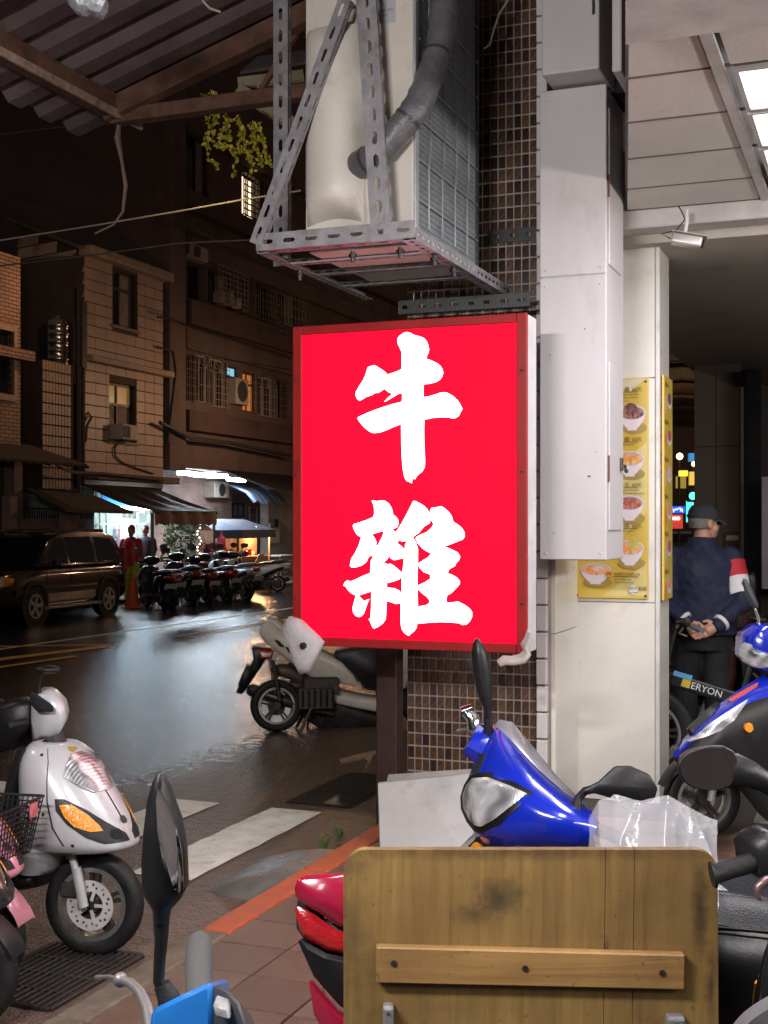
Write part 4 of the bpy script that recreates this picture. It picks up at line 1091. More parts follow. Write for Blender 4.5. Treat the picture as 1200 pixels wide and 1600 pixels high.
b = MB(); wall_holes(b, s_l, s_r, 3.2, zt, [wr], TB1, TB1+.3); b.build('front_wall', BRK, b1)
MB().box(s_l, s_r, TB1+.3, TB1+6, 3.2, zt).build('house_body', M('house_dark', (.06, .045, .038), .9), b1)
zc = onT(20, 556, TB1)[1]
MB().box(s_l, s_r+.14, TB1-.25, TB1+.02, zc-.08, zc+.12).build('cornice', BRK, b1)
window(b1, wr, TB1+.1, FRAMEM, [CURT, DARKGL], (.55,), .55)
b = MB(); b.box(wr[1], wr[1]+.09, TB1-.04, TB1+.05, wr[2]-.1, wr[3]+.1); b.box(wr[0], wr[1], TB1-.04, TB1+.05, wr[3], wr[3]+.1); b.box(wr[0], wr[1], TB1-.06, TB1+.05, wr[2]-.12, wr[2]); b.build('window_surround', M('surround_tile', (.36, .25, .18), .6), b1)
zr = onT(40, 722, 14.6)[1]
b = MB(); b.slab([[(s_l, TB1+.1, zr+.42), (s_r+.4, TB1+.1, zr+.42)], [(s_l, 14.6, zr), (s_r+.4, 14.6, zr)]], (0, 0, .05)); b.jitter(.03, 1.5)
b.build('canopy', M('canopy_dark', (.05, .035, .03), .8, dirt=.4), b1)
for i in range(6):
    s_ = s_r+.35-i*.62
    b = MB(); b.tube([(s_, 14.55, zr-.02), (s_, TB1+.05, zr+.36)], .03, 6); b.build('canopy_rib', M('canopy_dark', ()), b1)
MB().box(s_l, s_r-.25, TB1+.2, TB1+.26, .1, zr+.3).build('shutter', M('shutter_brown', (.10, .055, .045), .6, stretch=(1, 1, 14), var=.4), b1)
MB().box(s_r-.25, s_r, TB1-.05, TB1+.3, .1, 3.25).build('corner_pier', M('pier_pink', (.28, .17, .14), .7, dirt=.3), b1)

# --- building 2: pale tiled house
PALE = M('pale_wall_tile', (0.36, 0.265, 0.205), 0.5, var=.14, vs=1.6, bump=.12, bs=30, rand=.10, dirt=.35, dcol=(.15, .095, .065), ds=1.7)
BACKW = M('tile_backing_dark', (0.06, 0.04, 0.03), 0.9)
c0s = onT(132, 600, TF)[0]; c1s = onT(254, 600, TF)[0]
b2 = thing_st('tiled_house', 'pale tiled corner house with two windows on the front above the awning', 'house', c0s, TF, 0)
z_top = onT(132, 396, TF)[1]
h1 = rect(175, 425, 215, 512); h2 = rect(170, 600, 213, 690)
b = MB(); wall_holes(b, c0s, c1s, 2.6, z_top, [h1, h2], TF+.012, TF+.3); b.build('front_wall', BACKW, b2)
MB().box(c0s+.05, c1s, TF+.3, TF+7, 2.6, z_top-.02).build('house_body', M('house_dark', ()), b2)
rowh = .255; nr = int((z_top-2.65)/rowh); ncol = 8; tw = (c1s-c0s)/ncol
tme = MB().box(0, tw-.007, -.014, .014, 0, rowh-.018).mesh('tile', PALE, bev=.004)
for r_ in range(nr):
    for c in range(ncol):
        s_ = c0s+c*tw+.008; z_ = 2.65+r_*rowh
        ok = True
        for h in (h1, h2):
            if s_+tw > h[0] and s_ < h[1] and z_+rowh > h[2] and z_ < h[3]:
                ok = False
                if s_ < h[0]-.08: put('tile', MB().box(0, h[0]-s_, -.014, .014, 0, rowh-.018).mesh('tile', PALE, bev=.004), b2, (s_-c0s, 0, z_))
                if s_+tw > h[1]+.08: put('tile', MB().box(h[1]-s_, tw-.016, -.014, .014, 0, rowh-.018).mesh('tile', PALE, bev=.004), b2, (s_-c0s, 0, z_))
        if ok: put('tile', tme, b2, (s_-c0s, random.uniform(-.003, .003), z_))
window(b2, h1, TF+.14, FRAMEM, [DARKGL, CURT, DARKGL, CURT], (.45,), .68)
window(b2, h2, TF+.14, FRAMEM, [DARKGL, CURT, YGL, YGL2], (.45,), .64)
for h in (h1, h2): MB().box(h[0]-.06, h[1]+.06, TF-.06, TF+.1, h[2]-.07, h[2]-.002).build('window_sill', M('sill_grey', (.2, .15, .12), .6), b2)
acbox(b2, rect(174, 664, 200, 688), TF+.1, .4, False)
# eaves gutter, mid cornice
MB().box(c0s-.1, c1s+.12, TF-.28, TF+.1, z_top-.05, z_top+.17).build('eaves', M('eaves_pale', (.30, .22, .17), .6, dirt=.35, dcol=(.08, .06, .05)), b2, bev=.04, seg=2)
zm = onT(190, 572, TF)[1]
MB().box(c0s-.02, c1s+.2, TF-.24, TF+.0, zm-.07, zm+.08).build('cornice', M('eaves_pale', ()), b2, bev=.02)
zl = onT(190, 749, TF)[1]
MB().box(c0s, c1s+.25, TF-.35, TF+.02, zl-.06, zl+.1).build('cornice', M('cornice_dark', (.12, .075, .055), .7, dirt=.4), b2, bev=.02)
# side wall along the alley
SD = Vector((-.72, .69, 0))      # alley direction in st-plane from the corner, set below
cw = ST(c0s, TF); dirw = Vector((-.80, .60, 0)).normalized()
def alley(a, z, out=0.0):
    p = cw + dirw*a; nrm = Vector((-dirw.y, -(-dirw.x), 0)); nrm = Vector((-.60, -.80, 0)).normalized()
    p = p+nrm*out; q = toST(p); return Vector((q[0], q[1], z))
ua = lambda u: (lambda k: (cw.x-k*cw.y)/(k*dirw.y-dirw.x))((u-600)/F)
a_end = ua(28)
def zz_at(u, v): 
    p = cw+dirw*ua(u); return CAM_H-(v-HY)/F*p.y
SIDING = M('weathered_siding', (0.36, 0.27, 0.21), 0.75, var=.3, vs=1.2, bump=.25, bs=22, rand=.22, dirt=.5, dcol=(.09, .06, .045), ds=2.2)
zs0, zs1 = 4.6, z_top
zpk = zz_at(30, 350)
nb = 15
for i in range(nb):
    z0 = zs0+(zpk-zs0)*i/nb; z1 = z0+(zpk-zs0)/nb-.02
    ze = z_top
    # gable: the row stops where the roof slope cuts it
    a0_ = 0.0 if z1 <= ze else a_end*(z1-ze)/(zpk-ze)
    cuts = [(a0_, a_end)]
    win_a = (ua(88), ua(36)); win_z = (zz_at(60, 505), zz_at(60, 428))
    if z1 > win_z[0] and z0 < win_z[1]: cuts = [(a0_, win_a[0]-.02), (win_a[1]+.02, a_end)]
    for (p_, q_) in cuts:
        if q_-p_ < .1: continue
        b = MB(); b.hexa([alley(p_, z0, .02), alley(q_, z0, .02), alley(q_, z0, -.01), alley(p_, z0, -.01), alley(p_, z1, -.005), alley(q_, z1, -.005), alley(q_, z1, -.03), alley(p_, z1, -.03)])
        b.build('siding_board', SIDING, b2)
b = MB(); b.add([alley(0, 2.6, -.04), alley(a_end, 2.6, -.04), alley(a_end, zpk, -.04), alley(0, z_top, -.04)], [(0, 1, 2, 3)]); b.build('side_wall', BACKW, b2)
b = MB(); b.bar(alley(-.1, z_top+.1, .1), alley(a_end+.1, zpk+.12, .1), .35, .07); b.build('roof_edge', M('roof_moss', (.10, .095, .06), .85, dirt=.4), b2)
b = MB()
zz0, zz1 = win_z
for k in (0, .5, 1):
    a_ = win_a[0]+(win_a[1]-win_a[0])*k; b.bar(alley(a_, zz0, .01), alley(a_, zz1, .01), .06, .06)
for z_ in (zz0, zz1): b.bar(alley(win_a[0], z_, .01), alley(win_a[1], z_, .01), .06, .06)
b.build('window_frame', FRAMEM, b2)
b = MB(); b.add([alley(win_a[0], zz0, -.02), alley(win_a[1], zz0, -.02), alley(win_a[1], zz1, -.02), alley(win_a[0], zz1, -.02)], [(0, 1, 2, 3)]); b.build('pane', DARKGL, b2)
# rounded tiled bay below with a water tank on top
BAYT = M('bay_tile_beige', (.30, .205, .14), .5, var=.2, rand=.14, dirt=.2, dcol=(.12, .08, .06))
TBY = TF-.15
bs0, bs1 = onT(66, 600, TBY)[0], onT(119, 600, TBY)[0]; bz0, bz1 = onT(92, 765, TBY)[1], onT(92, 566, TBY)[1]
bay = thing_st('tiled_bay', 'rounded beige tiled stair bay beside the pale house carrying the steel tank', 'bay', bs0, TBY, bz0)
MB().box(bs0, bs1-.1, TBY+.012, TBY+1.4, bz0, bz1).build('bay_core', M('bay_mortar', (.035, .022, .018), .9), bay)
nc, nrw = 11, 12; cwid = (bs1-bs0)/nc; chg = (bz1-bz0)/nrw
bme = MB().box(.010, cwid-.010, -.012, .014, .012, chg-.014).mesh('bay_tile', BAYT, bev=.006)
for i in range(nc):
    ang = max(0, (i-8)/3)*.55; dt_ = (max(0, i-8)**2)*.018
    for j in range(nrw): put('bay_tile', bme, bay, (i*cwid, dt_, j*chg), (0, 0, ang))
TANK = M('tank_steel', (.55, .50, .44), .22, metal=.95, var=.15, bump=.05, stretch=(1, 1, 4))
tkx, tkz0 = onT(91, 560, TBY+.6)[0], bz1
tz1 = onT(91, 497, TBY+.6)[1]; tr_ = .24
pr = [(.01, 0), (tr_, 0)]
for i in range(5):
    z_ = (tz1-tkz0)*(i+1)/6; pr += [(tr_, z_-.03), (tr_+.015, z_-.015), (tr_+.015, z_+.015), (tr_, z_+.03)]
hh = tz1-tkz0; pr += [(tr_, hh*.92), (tr_*.85, hh*.97), (.07, hh), (.06, hh+.05), (.01, hh+.06)]
b = MB(); b.lathe(pr, 24, (tkx, TBY+.6, tkz0)); solo('water_tank', b, TANK, 'stainless steel ribbed water tank standing on the tiled bay', 'water tank', smooth=50, st=(tkx, TBY+.6, tkz0))
PIPE = M('drain_pipe_dark', (.03, .022, .02), .6)
for k, (u, v0, v1, r_) in enumerate(((123, 450, 770, .05), (130, 560, 745, .03), (116, 495, 600, .02))):
    T_ = TF-.12; s_, z1 = onT(u, v0, T_); _, z0 = onT(u, v1, T_)
    b = MB(); b.tube([(s_, T_, z0), (s_, T_, (z0+z1)/2), (s_, T_, z1)], r_, 8); b.lathe([(r_, -.04), (r_*1.25, -.04), (r_*1.25, .04), (r_, .04)], 8, (s_, T_, z0+.8)); b.lathe([(r_, -.04), (r_*1.25, -.04), (r_*1.25, .04), (r_, .04)], 8, (s_, T_, z1-.8))
    solo('drain_pipe', b, PIPE, ('thick dark drain pipe at the corner of the pale tiled house', 'thinner drain pipe just right of the thick corner pipe', 'thin pipe beside the steel water tank')[k], 'pipe', smooth=True, st=(s_, T_, z0))
b = MB(); s_, z_ = onT(126, 525, TF-.1); b.box(s_-.08, s_+.1, TF-.2, TF-.05, z_-.7, z_+.75); solo('steel_bracket', b, PIPE, 'dark rectangular steel frame fixed at the upper corner of the pale house', 'frame', st=(s_, TF-.1, z_))
def cableT(pts, T, r_, lab, mat=None, name='cable'):
    b = MB(); b.tube([(lambda q: (q[0], T, q[1]))(onT(u, v, T)) for u, v in pts], r_, 6)
    return solo(name, b, mat or PIPE, lab, 'cable')
def place0(o): o.rotation_euler = (0, 0, ANG); return o
place0(cableT([(187, 690), (179, 700), (180, 712), (190, 722), (215, 732), (240, 740)], TF-.05, .02, 'thin dark cable below the window air conditioner of the pale house'))
place0(cableT([(68, 707), (82, 722), (100, 733), (118, 738), (160, 740), (255, 750)], TF-.4, .035, 'thick dark cable sagging along the fronts under the pale house'))
place0(cableT([(131, 650), (138, 645), (143, 652), (136, 665), (134, 690)], TF-.08, .03, 'tangle of cable at the left of the pale house window'))

# low dark lean-to and wall between brick house and shop
lt_ = thing_st('lean_to', 'dark lean-to roof over a pinkish low wall left of the blue lit shop', 'shed', onT(60, 700, 15.8)[0], 15.8, 0)
sA, sB = onT(42, 700, 15.8)[0], onT(152, 700, 15.8)[0]
zA = onT(90, 768, 15.8)[1]; zB = onT(100, 800, 14.9)[1]
b = MB(); b.slab([[(sA, 15.85, zA), (sB, 15.85, zA-.1)], [(sA, 14.9, zB), (sB, 14.9, zB-.02)]], (0, 0, .05)); b.build('roof', M('canopy_dark', ()), lt_)
MB().box(sA, sB-.3, 15.9, 16.0, .1, onT(80, 812, 15.9)[1]).build('low_wall', M('pier_pink', ()), lt_)
b = MB(); r_ = (sA, sB-.3, onT(80, 810, 15.9)[1], onT(80, 796, 15.9)[1])
for i in range(28): b.box(r_[0]+(r_[1]-r_[0])*i/27-.008, r_[0]+(r_[1]-r_[0])*i/27+.008, 15.9, 15.92, r_[2], r_[3])
b.box(r_[0], r_[1], 15.895, 15.925, r_[3], r_[3]+.03); b.build('railing', PIPE, lt_)
for k, u in enumerate((22, 110, 118)):
    s_, z_ = onT(u, 800, 15.5)
    MB().box(s_-.12, s_+.12, 15.5, 15.7, .1, 2.3).build('pier', M('pier_pink', ()), lt_, bev=.01)

# --- building 3: dark apartment block
APT = M('apartment_render', (0.12, 0.085, 0.072), 0.85, var=.25, vs=.7, bump=.3, bs=14, dirt=.5, dcol=(.045, .03, .024), ds=.9)
APT2 = M('apartment_parapet', (0.085, 0.052, 0.045), 0.85, var=.25, vs=.9, bump=.3, bs=14, dirt=.45, dcol=(.035, .022, .018), ds=1.2)
T3 = TF+.1
e0 = onT(257, 600, T3)[0]; e1 = e0+30
b3 = thing_st('apartment_block', 'dark apartment block with barred windows above the lit food stall', 'building', e0, T3, 0)
wl3 = {
 'w0': rect(287, 553, 304, 628, T3), 'w1': rect(306, 554, 326, 629, T3), 'w2': rect(328, 561, 354, 636, T3), 'ac': rect(355, 572, 374, 632, T3),
 'w3': rect(379, 582, 401, 644, T3), 'w4': rect(403, 589, 428, 651, T3), 'w5': rect(433, 594, 455, 656, T3)}
o3_ = [rect(286, 410, 322, 468, T3), rect(324, 424, 370, 480, T3), rect(374, 425, 398, 492, T3), rect(401, 432, 431, 503, T3), rect(434, 439, 472, 510, T3)]
up = [rect(286, 213, 326, 300, T3), rect(378, 275, 402, 340, T3), rect(408, 290, 432, 345, T3)]
zbot = onT(340, 735, T3)[1]
b = MB(); wall_holes(b, e0, e1, zbot, 26, list(wl3.values())+o3_+up, T3, T3+.3); b.build('front_wall', APT, b3)
MB().box(e0, e1, T3+.9, T3+14, zbot+.3, 26).build('block_body', M('house_dark', ()), b3)
MB().box(e0, e1, T3+.3, T3+.9, zbot, zbot+.3).build('floor_slab', APT2, b3)
MB().box(e0-.02, e0+.25, T3+.3, T3+18, zbot+.3, 26).build('gable_wall', M('gable_dark', (.12, .085, .078), .9, var=.2, vs=.5, dirt=.35, dcol=(.04, .028, .024), ds=.6), b3)
def band(v0, v1, out, mat, name):
    z0, z1 = onT(288, v1, T3)[1], onT(288, v0, T3)[1]
    MB().box(e0+.9, e1, T3-out, T3+.02, z0, z1).build(name, mat, b3, bev=.01)
band(468, 506, .25, APT2, 'parapet'); band(507, 545, .12, APT, 'fascia'); band(640, 672, .2, APT2, 'parapet'); band(370, 398, .2, APT, 'fascia'); band(200, 206, .3, APT, 'ledge'); band(322, 330, .3, APT2, 'ledge')
MB().box(e0-.05, e0+.75, T3-.18, T3+.02, zbot-.1, 26).build('corner_pier', APT, b3, bev=.01)
LITW = E('pane_lit_warm', (1.0, .72, .42), 2.6); LITO = E('pane_lit_orange', (.85, .32, .08), .32); LITB = E('pane_lit_blue', (.25, .62, .85), .8)
GP = M('grille_pale', (.34, .30, .25), .55, dirt=.4, dcol=(.08, .06, .05))
window(b3, wl3['w0'], T3+.12, FRAMEM, [DARKGL], ()); grille(b3, wl3['w0'], T3, 5, 6)
window(b3, wl3['w1'], T3+.12, FRAMEW, [DARKGL], (.5,)); grille(b3, wl3['w1'], T3, 6, 2, GP, True)
window(b3, wl3['w2'], T3+.12, FRAMEW, [DARKGL], (.5,)); grille(b3, wl3['w2'], T3, 6, 5, GP, True)
ra = wl3['ac']; window(b3, ra, T3+.12, FRAMEM, [DARKGL, LITB], (), .72)
acbox(b3, (ra[0]-.05, ra[1]-.02, ra[2]-.02, ra[2]+(ra[3]-ra[2])*.66), T3, .3)
window(b3, wl3['w3'], T3+.12, FRAMEM, [LITO, LITO], (.5,), .7); grille(b3, wl3['w3'], T3, 3, 4)
window(b3, wl3['w4'], T3+.12, FRAMEW, [DARKGL], (.5,)); grille(b3, wl3['w4'], T3, 6, 4, GP, True)
window(b3, wl3['w5'], T3+.12, FRAMEM, [DARKGL], (.5,)); grille(b3, wl3['w5'], T3, 6, 6)
for i, r in enumerate(o3_):
    window(b3, r, T3+.25, FRAMEM, [DARKGL, CURT if i in (1, 4) else DARKGL], (.5,))
    if i != 0: grille(b3, r, T3, (6, 8, 6, 7, 7)[i], (5, 7, 2, 7, 5)[i], GP if i in (1, 4) else GRILLE, out=.35 if i == 1 else .12)
for (a_, c_, w_, h_) in ((.12, .1, .3, .4), (.45, .08, .25, .55), (.72, .05, .25, .35)):
    r = o3_[1]; s_ = r[0]+(r[1]-r[0])*a_
    MB().box(s_, s_+w_*.8, T3-.3, T3-.05, r[2]+.04, r[2]+.04+h_*.7).build('stored_box', M('box_pale', (.38, .31, .25), .8, rand=.3), b3, bev=.02)
acbox(b3, rect(286, 386, 310, 408, T3), T3, .3, False)
window(b3, up[0], T3+.12, FRAMEM, [DARKGL, CURT], (.6,)); window(b3, up[1], T3+.12, FRAMEM, [LITW], (.5,)); grille(b3, up[1], T3, 4, 7, PIPE, out=.06, th=.03); window(b3, up[2], T3+.12, FRAMEM, [DARKGL], (.5,)); grille(b3, up[2], T3, 5, 6)
for i in range(6):
    s0 = onT(412+i*9, 520, T3)[0]; z_ = onT(412+i*9, 520+i*1.5, T3)[1]
    b = MB(); b.bar((s0, T3-.1, z_), (s0-.5, T3-.8, z_-.05), .04, .03); b.build('awning_rib', GRILLE, b3)
b = MB()
for i in range(5):
    p0 = onT(303+i*5, 356+i*3, T3-.6); p1 = onT(346+i*8, 384+i*1, T3-.6); b.tube([(p0[0], T3-.6, p0[1]), (p1[0], T3-.6, p1[1])], .012, 4)
b.build('drying_rack', GRILLE, b3)
place0(cableT([(246, 495), (262, 498), (300, 512), (360, 530), (455, 560)], T3-.3, .025, 'dark cable along the parapet of the apartment block'))
place0(cableT([(246, 543), (270, 548), (275, 580), (268, 640), (262, 690)], T3-.2, .03, 'dark cable running down the corner of the apartment block'))
place0(cableT([(250, 660), (300, 685), (360, 692), (455, 712)], T3-.3, .05, 'bundle of dark cables under the barred windows of the apartment block'))

# ground floor of the block: recess with brick back wall, lit by tubes
T4 = 19.6
RB = bpy.data.materials.new('recess_brick'); RB.use_nodes = True; brickmat(RB, (.26, .17, .15), (.32, .21, .18), (.2, .16, .14), .22, .07)
GREYW = M('recess_grey_wall', (.30, .275, .26), .85, var=.25, vs=1.4, dirt=.5, dcol=(.13, .11, .10), ds=2)
r0 = onT(277, 800, T3)[0]
bw = thing_st('recess_wall', 'pinkish brick back wall of the lit recess behind the food stall', 'wall', onT(360, 800, T4)[0], T4, 0)
q0, q1 = onT(262, 800, T4)[0], onT(362, 800, T4)[0]
MB().box(q0-3, q1, T4, T4+.3, .1, zbot+.4).build('brick_wall', RB, bw)
q2 = onT(419, 800, T4+.6)[0]
MB().box(q1, q2+.1, T4+.5, T4+.8, .1, zbot+.4).build('shopfront_wall', M('recess_dim_wall', (.2, .18, .19), .8, var=.3, dirt=.4), bw)
acbox(bw, rect(320, 753, 343, 778, T4), T4, .35)
window(bw, rect(362, 786, 380, 808, T4+.5), T4+.49, FRAMEM, [M('pane_greenish', (.10, .13, .11), .3)], (.5,)); window(bw, rect(389, 792, 418, 826, T4+.5), T4+.49, FRAMEW, [M('pane_lavender', (.28, .25, .34), .4)], (.4, .75), .6)
s_, z_ = onT(405, 782, T4+.4); flat('sign_lettering', text_mesh('小吃 熱炒', .22, .004, 'CENTER'), E('red_lettering', (.7, .06, .1), .3), bw, (s_, T4+.45, z_), FACE_T)
gw = thing_st('stained_wall', 'stained grey concrete wall closing the lit recess on the right', 'wall', onT(419, 800, 18.6)[0], 18.6, 0)
q3 = onT(419, 800, 18.6)[0]
MB().box(q3, q3+8, 18.6, 18.9, .1, zbot+.1).build('wall_face', GREYW, gw, bev=.02)
s_, z_ = onT(430, 832, 18.55); MB().box(s_-.35, s_+.35, 18.56, 18.605, z_-.35, z_+.3).build('notice', M('notice_pale', (.5, .47, .45), .7), gw)
s_, z_ = onT(428, 817, 18.5); MB().box(s_-.15, s_+.15, 18.4, 18.6, z_-.15, z_+.12).build('meter_box', PIPE, gw, bev=.02)
TARP = bpy.data.materials.new('striped_tarp'); TARP.use_nodes = True
n = TARP.node_tree.nodes; l = TARP.node_tree.links; tc = n.new('ShaderNodeTexCoord'); wv = n.new('ShaderNodeTexWave'); wv.inputs['Scale'].default_value = 1.6; wv.inputs['Distortion'].default_value = .4
cr = n.new('ShaderNodeValToRGB'); cr.color_ramp.interpolation = 'CONSTANT'; cr.color_ramp.elements[0].color = (.04, .08, .16, 1); cr.color_ramp.elements[1].position = .5; cr.color_ramp.elements[1].color = (.2, .2, .22, 1)
l.new(tc.outputs['Object'], wv.inputs['Vector']); l.new(wv.outputs['Fac'], cr.inputs[0]); l.new(cr.outputs[0], n['Principled BSDF'].inputs['Base Color'])
s0, z0 = onT(361, 768, 18.8); s1, _ = onT(417, 768, 18.8); z1 = onT(380, 786, 18.0)[1]
b = MB(); b.slab([[(s0+(s1-s0)*j/10, 18.9, z0+.2) for j in range(11)], [(s0+(s1-s0)*j/10, 18.3, z0-.05+.05*math.sin(j*2)) for j in range(11)], [(s0+(s1-s0)*j/10, 18.0, z1+.08*math.sin(j*1.7)) for j in range(11)]], (0, 0, .02))
solo('striped_tarp', b, TARP, 'blue and white striped tarp sagging in the lit recess above the stall', 'tarp', smooth=True, st=(s0, 18.6, z0))
# tubes under the block
TUBE = E('tube_white', (.80, .91, 1.0), 58)
MB().box(e0+.3, e0+30, T3+.3, T4+1, zbot+.31, zbot+.36)
tl = []
for k, (u0, u1, v, T_) in enumerate(((279, 306, 737, T3+.45), (302, 336, 739, T3+.7), (336, 354, 741, T3+.5), (356, 382, 741, T3+1.5))):
    s0, z0 = onT(u0, v, T_); s1, _ = onT(u1, v, T_); z0 = min(z0, zbot-.10)
    r_ = thing_st('fluorescent_tube', ('white fluorescent tube under the apartment block, left end', 'bright white tube above the recess air conditioner', 'white tube right of the brightest one under the block', 'small distant white tube above the striped tarp')[k], 'lamp', (s0+s1)/2, T_, z0, 'tubes under the apartment block')
    MB().tube([(s0, T_, z0), (s1, T_, z0)], .06, 8).build('tube', TUBE, r_)
    MB().box(s0-.03, s1+.03, T_-.06, T_+.06, z0+.05, zbot+.0 if zbot > z0+.06 else z0+.09).build('batten', FRAMEW, r_)
lamp('recess_light', 'AREA', ST(onT(318, 740, T3+.6)[0], T3+.7, zbot-.14), 270, COOL, 3.4, .5, (0, 0, -1)).rotation_euler = (0, 0, ANG)
lamp('recess_light', 'AREA', ST(onT(375, 740, T3+1.5)[0], T3+1.6, zbot-.14), 90, COOL, 1.8, .4, (0, 0, -1)).rotation_euler = (0, 0, ANG)
# black awning strip over the stall on the right
s0, z0 = onT(365, 738, T3-.4); b = MB(); s1 = onT(470, 760, T3-.4)[0]
b.slab([[(s0, T3+.2, zbot+.05), (s1, T3+.2, zbot+.05)], [(s0, T3-1.6, zbot-.55), (s1, T3-1.6, zbot-.55)]], (0, 0, .05))
BLK = M('black_canvas', (.010, .008, .008), .6, var=.3, bump=.3, bs=20)
solo('stall_awning', b, BLK, 'black canvas awning at the right under the apartment block', 'awning', st=(s0, T3, zbot))

# --- shop in the pale house: blue fascia, tubes, bright interior
sp0, sp1 = onT(157, 800, TF)[0], onT(240, 800, TF)[0]
shop = thing_st('corner_shop', 'small brightly lit shop with a blue fascia under the pale house', 'shop', sp0, TF, 0)
SHW = M('shop_inner_wall', (.42, .50, .46), .7, var=.1)
zf = onT(198, 794, TF)[1]
b = MB(); b.box(sp0-.1, sp1+.1, TF+2.4, TF+2.5, .1, 2.7); b.box(sp0-.1, sp0, TF+.1, TF+2.4, .1, 2.7); b.box(sp1, sp1+.1, TF+.1, TF+2.4, .1, 2.7); b.box(sp0, sp1, TF+.1, TF+2.4, 2.6, 2.7); b.build('inner_wall', SHW, shop)
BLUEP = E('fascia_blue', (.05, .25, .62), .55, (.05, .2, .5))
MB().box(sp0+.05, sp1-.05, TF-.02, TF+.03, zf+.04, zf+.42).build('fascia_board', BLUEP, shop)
s_, z_ = onT(214, 783, TF-.03); flat('fascia_lettering', text_mesh('鵝肉 米粉', .2, .003, 'CENTER'), E('fascia_gold', (.8, .6, .15), .8), shop, (s_, TF-.03, zf+.3), FACE_T)
for (u0, u1) in ((166, 203), (207, 238)):
    a_, c_ = onT(u0, 794, TF-.1)[0], onT(u1, 794, TF-.1)[0]
    MB().tube([(a_, TF-.12, zf), (c_, TF-.12, zf)], .035, 8).build('tube', E('tube_blueish', (.66, .88, 1.0), 45), shop)
lamp('shop_light', 'AREA', ST((sp0+sp1)/2, TF-.25, zf-.05), 55, (.72, .88, 1.0), 1.8, .2, (0, 0, -1)).rotation_euler = (0, 0, ANG)
lamp('shop_light', 'AREA', ST((sp0+sp1)/2, TF+1.2, 2.55), 60, (.85, .97, 1.0), 1.2, 1.0, (0, 0, -1))
s_, z_ = onT(201, 830, TF+.8)
MB().lathe([(.02, .28), (.34, .22), (.30, -.1), (.18, -.38), (.02, -.4)], 14, (s_, TF+.9, z_+.05)).build('lamp_shade', E('lamp_shade_white', (.97, 1.0, 1.0), 3.0), shop, smooth=True)
for (u0, v0, u1, v1, c_, nm) in ((160, 815, 182, 850, (.30, .42, .40), 'wall_poster'), (216, 806, 231, 842, (.10, .30, .50), 'wall_poster'), (176, 826, 189, 856, (.45, .22, .32), 'wall_poster'), (190, 797, 214, 810, (.55, .5, .4), 'wall_poster')):
    r = rect(u0, v0, u1, v1, TF+.5); MB().box(r[0], r[1], TF+.5, TF+.52, r[2], r[3]).build(nm, M(nm+str(u0), c_, .6, var=.5, vs=9), shop)
b = MB()
for u in (158, 168, 188, 216, 233): s_, _ = onT(u, 800, TF+.05); b.box(s_-.025, s_+.025, TF+.05, TF+.09, .1, zf)
b.box(sp0, sp1, TF+.051, TF+.089, onT(200, 819, TF)[1]-.02, onT(200, 819, TF)[1]+.02); b.build('shop_frame', FRAMEW, shop)
r = rect(216, 796, 232, 803, TF-.02); flat('shop_lettering', text_mesh('●●●', .1, .002, 'CENTER'), FRAMEW, shop, ((r[0]+r[1])/2, TF+.02, r[2]+.05), FACE_T)
MB().box(sp0+.2, sp1-.3, TF+.1, TF+.5, .1, .95).build('counter', M('counter_steel', (.3, .3, .3), .35, metal=.7), shop, bev=.01)

# awning of the shop
TAW = 14.6
q = [(onT(131, 757, TF-.05)), (onT(243, 757, TF-.05))]
fr = [(onT(238, 798, TAW)), (onT(340, 803, TAW))]
aw2 = thing_st('canvas_awning', 'black canvas awning with a brown valance over the shop front', 'awning', q[0][0], TF, 2.5)
zb_, zf_ = q[0][1], fr[0][1]
rows = []
for i in range(7):
    k = i/6; sa = q[0][0]+(fr[0][0]-q[0][0])*k*.55; sb = q[1][0]+(fr[1][0]-q[1][0])*k
    rows.append([(sa+(sb-sa)*j/10, TF-.05+(TAW-TF+.05)*k, zb_+(zf_-zb_)*k-.10*math.sin(PI*k)*(.6+.4*math.cos(j*2.1))) for j in range(11)])
b = MB(); b.slab(rows, (0, 0, .012)); b.build('canvas', BLK, aw2, smooth=True)
VAL = M('valance_brown', (.22, .13, .095), .8, var=.25, bump=.3, bs=20)
b = MB(); s0_, s1_ = rows[-1][0][0], rows[-1][-1][0]
b.slab([[(s0_+(s1_-s0_)*j/24, TAW-.01+.03*math.sin(j*1.1), zf_-.0) for j in range(25)], [(s0_+(s1_-s0_)*j/24, TAW-.03+.05*math.sin(j*1.1), zf_-.3-.03*math.sin(j*2.3)) for j in range(25)]], (0, .01, 0)); b.build('valance', VAL, aw2, smooth=True)
b = MB(); b.tube([(s0_, TAW+.02, zf_-.02), (s1_, TAW+.02, zf_-.02)], .03, 6); b.build('front_tube', PIPE, aw2)
for u in (238, 334):
    s_ = onT(u, 850, TAW+.1)[0]; b = MB(); b.tube([(s_, TAW+.1, 0.02), (s_, TAW+.1, zf_-.05)], .035, 8); b.build('pole', M('pole_grey', (.18, .16, .15), .5, metal=.5), aw2, smooth=True)

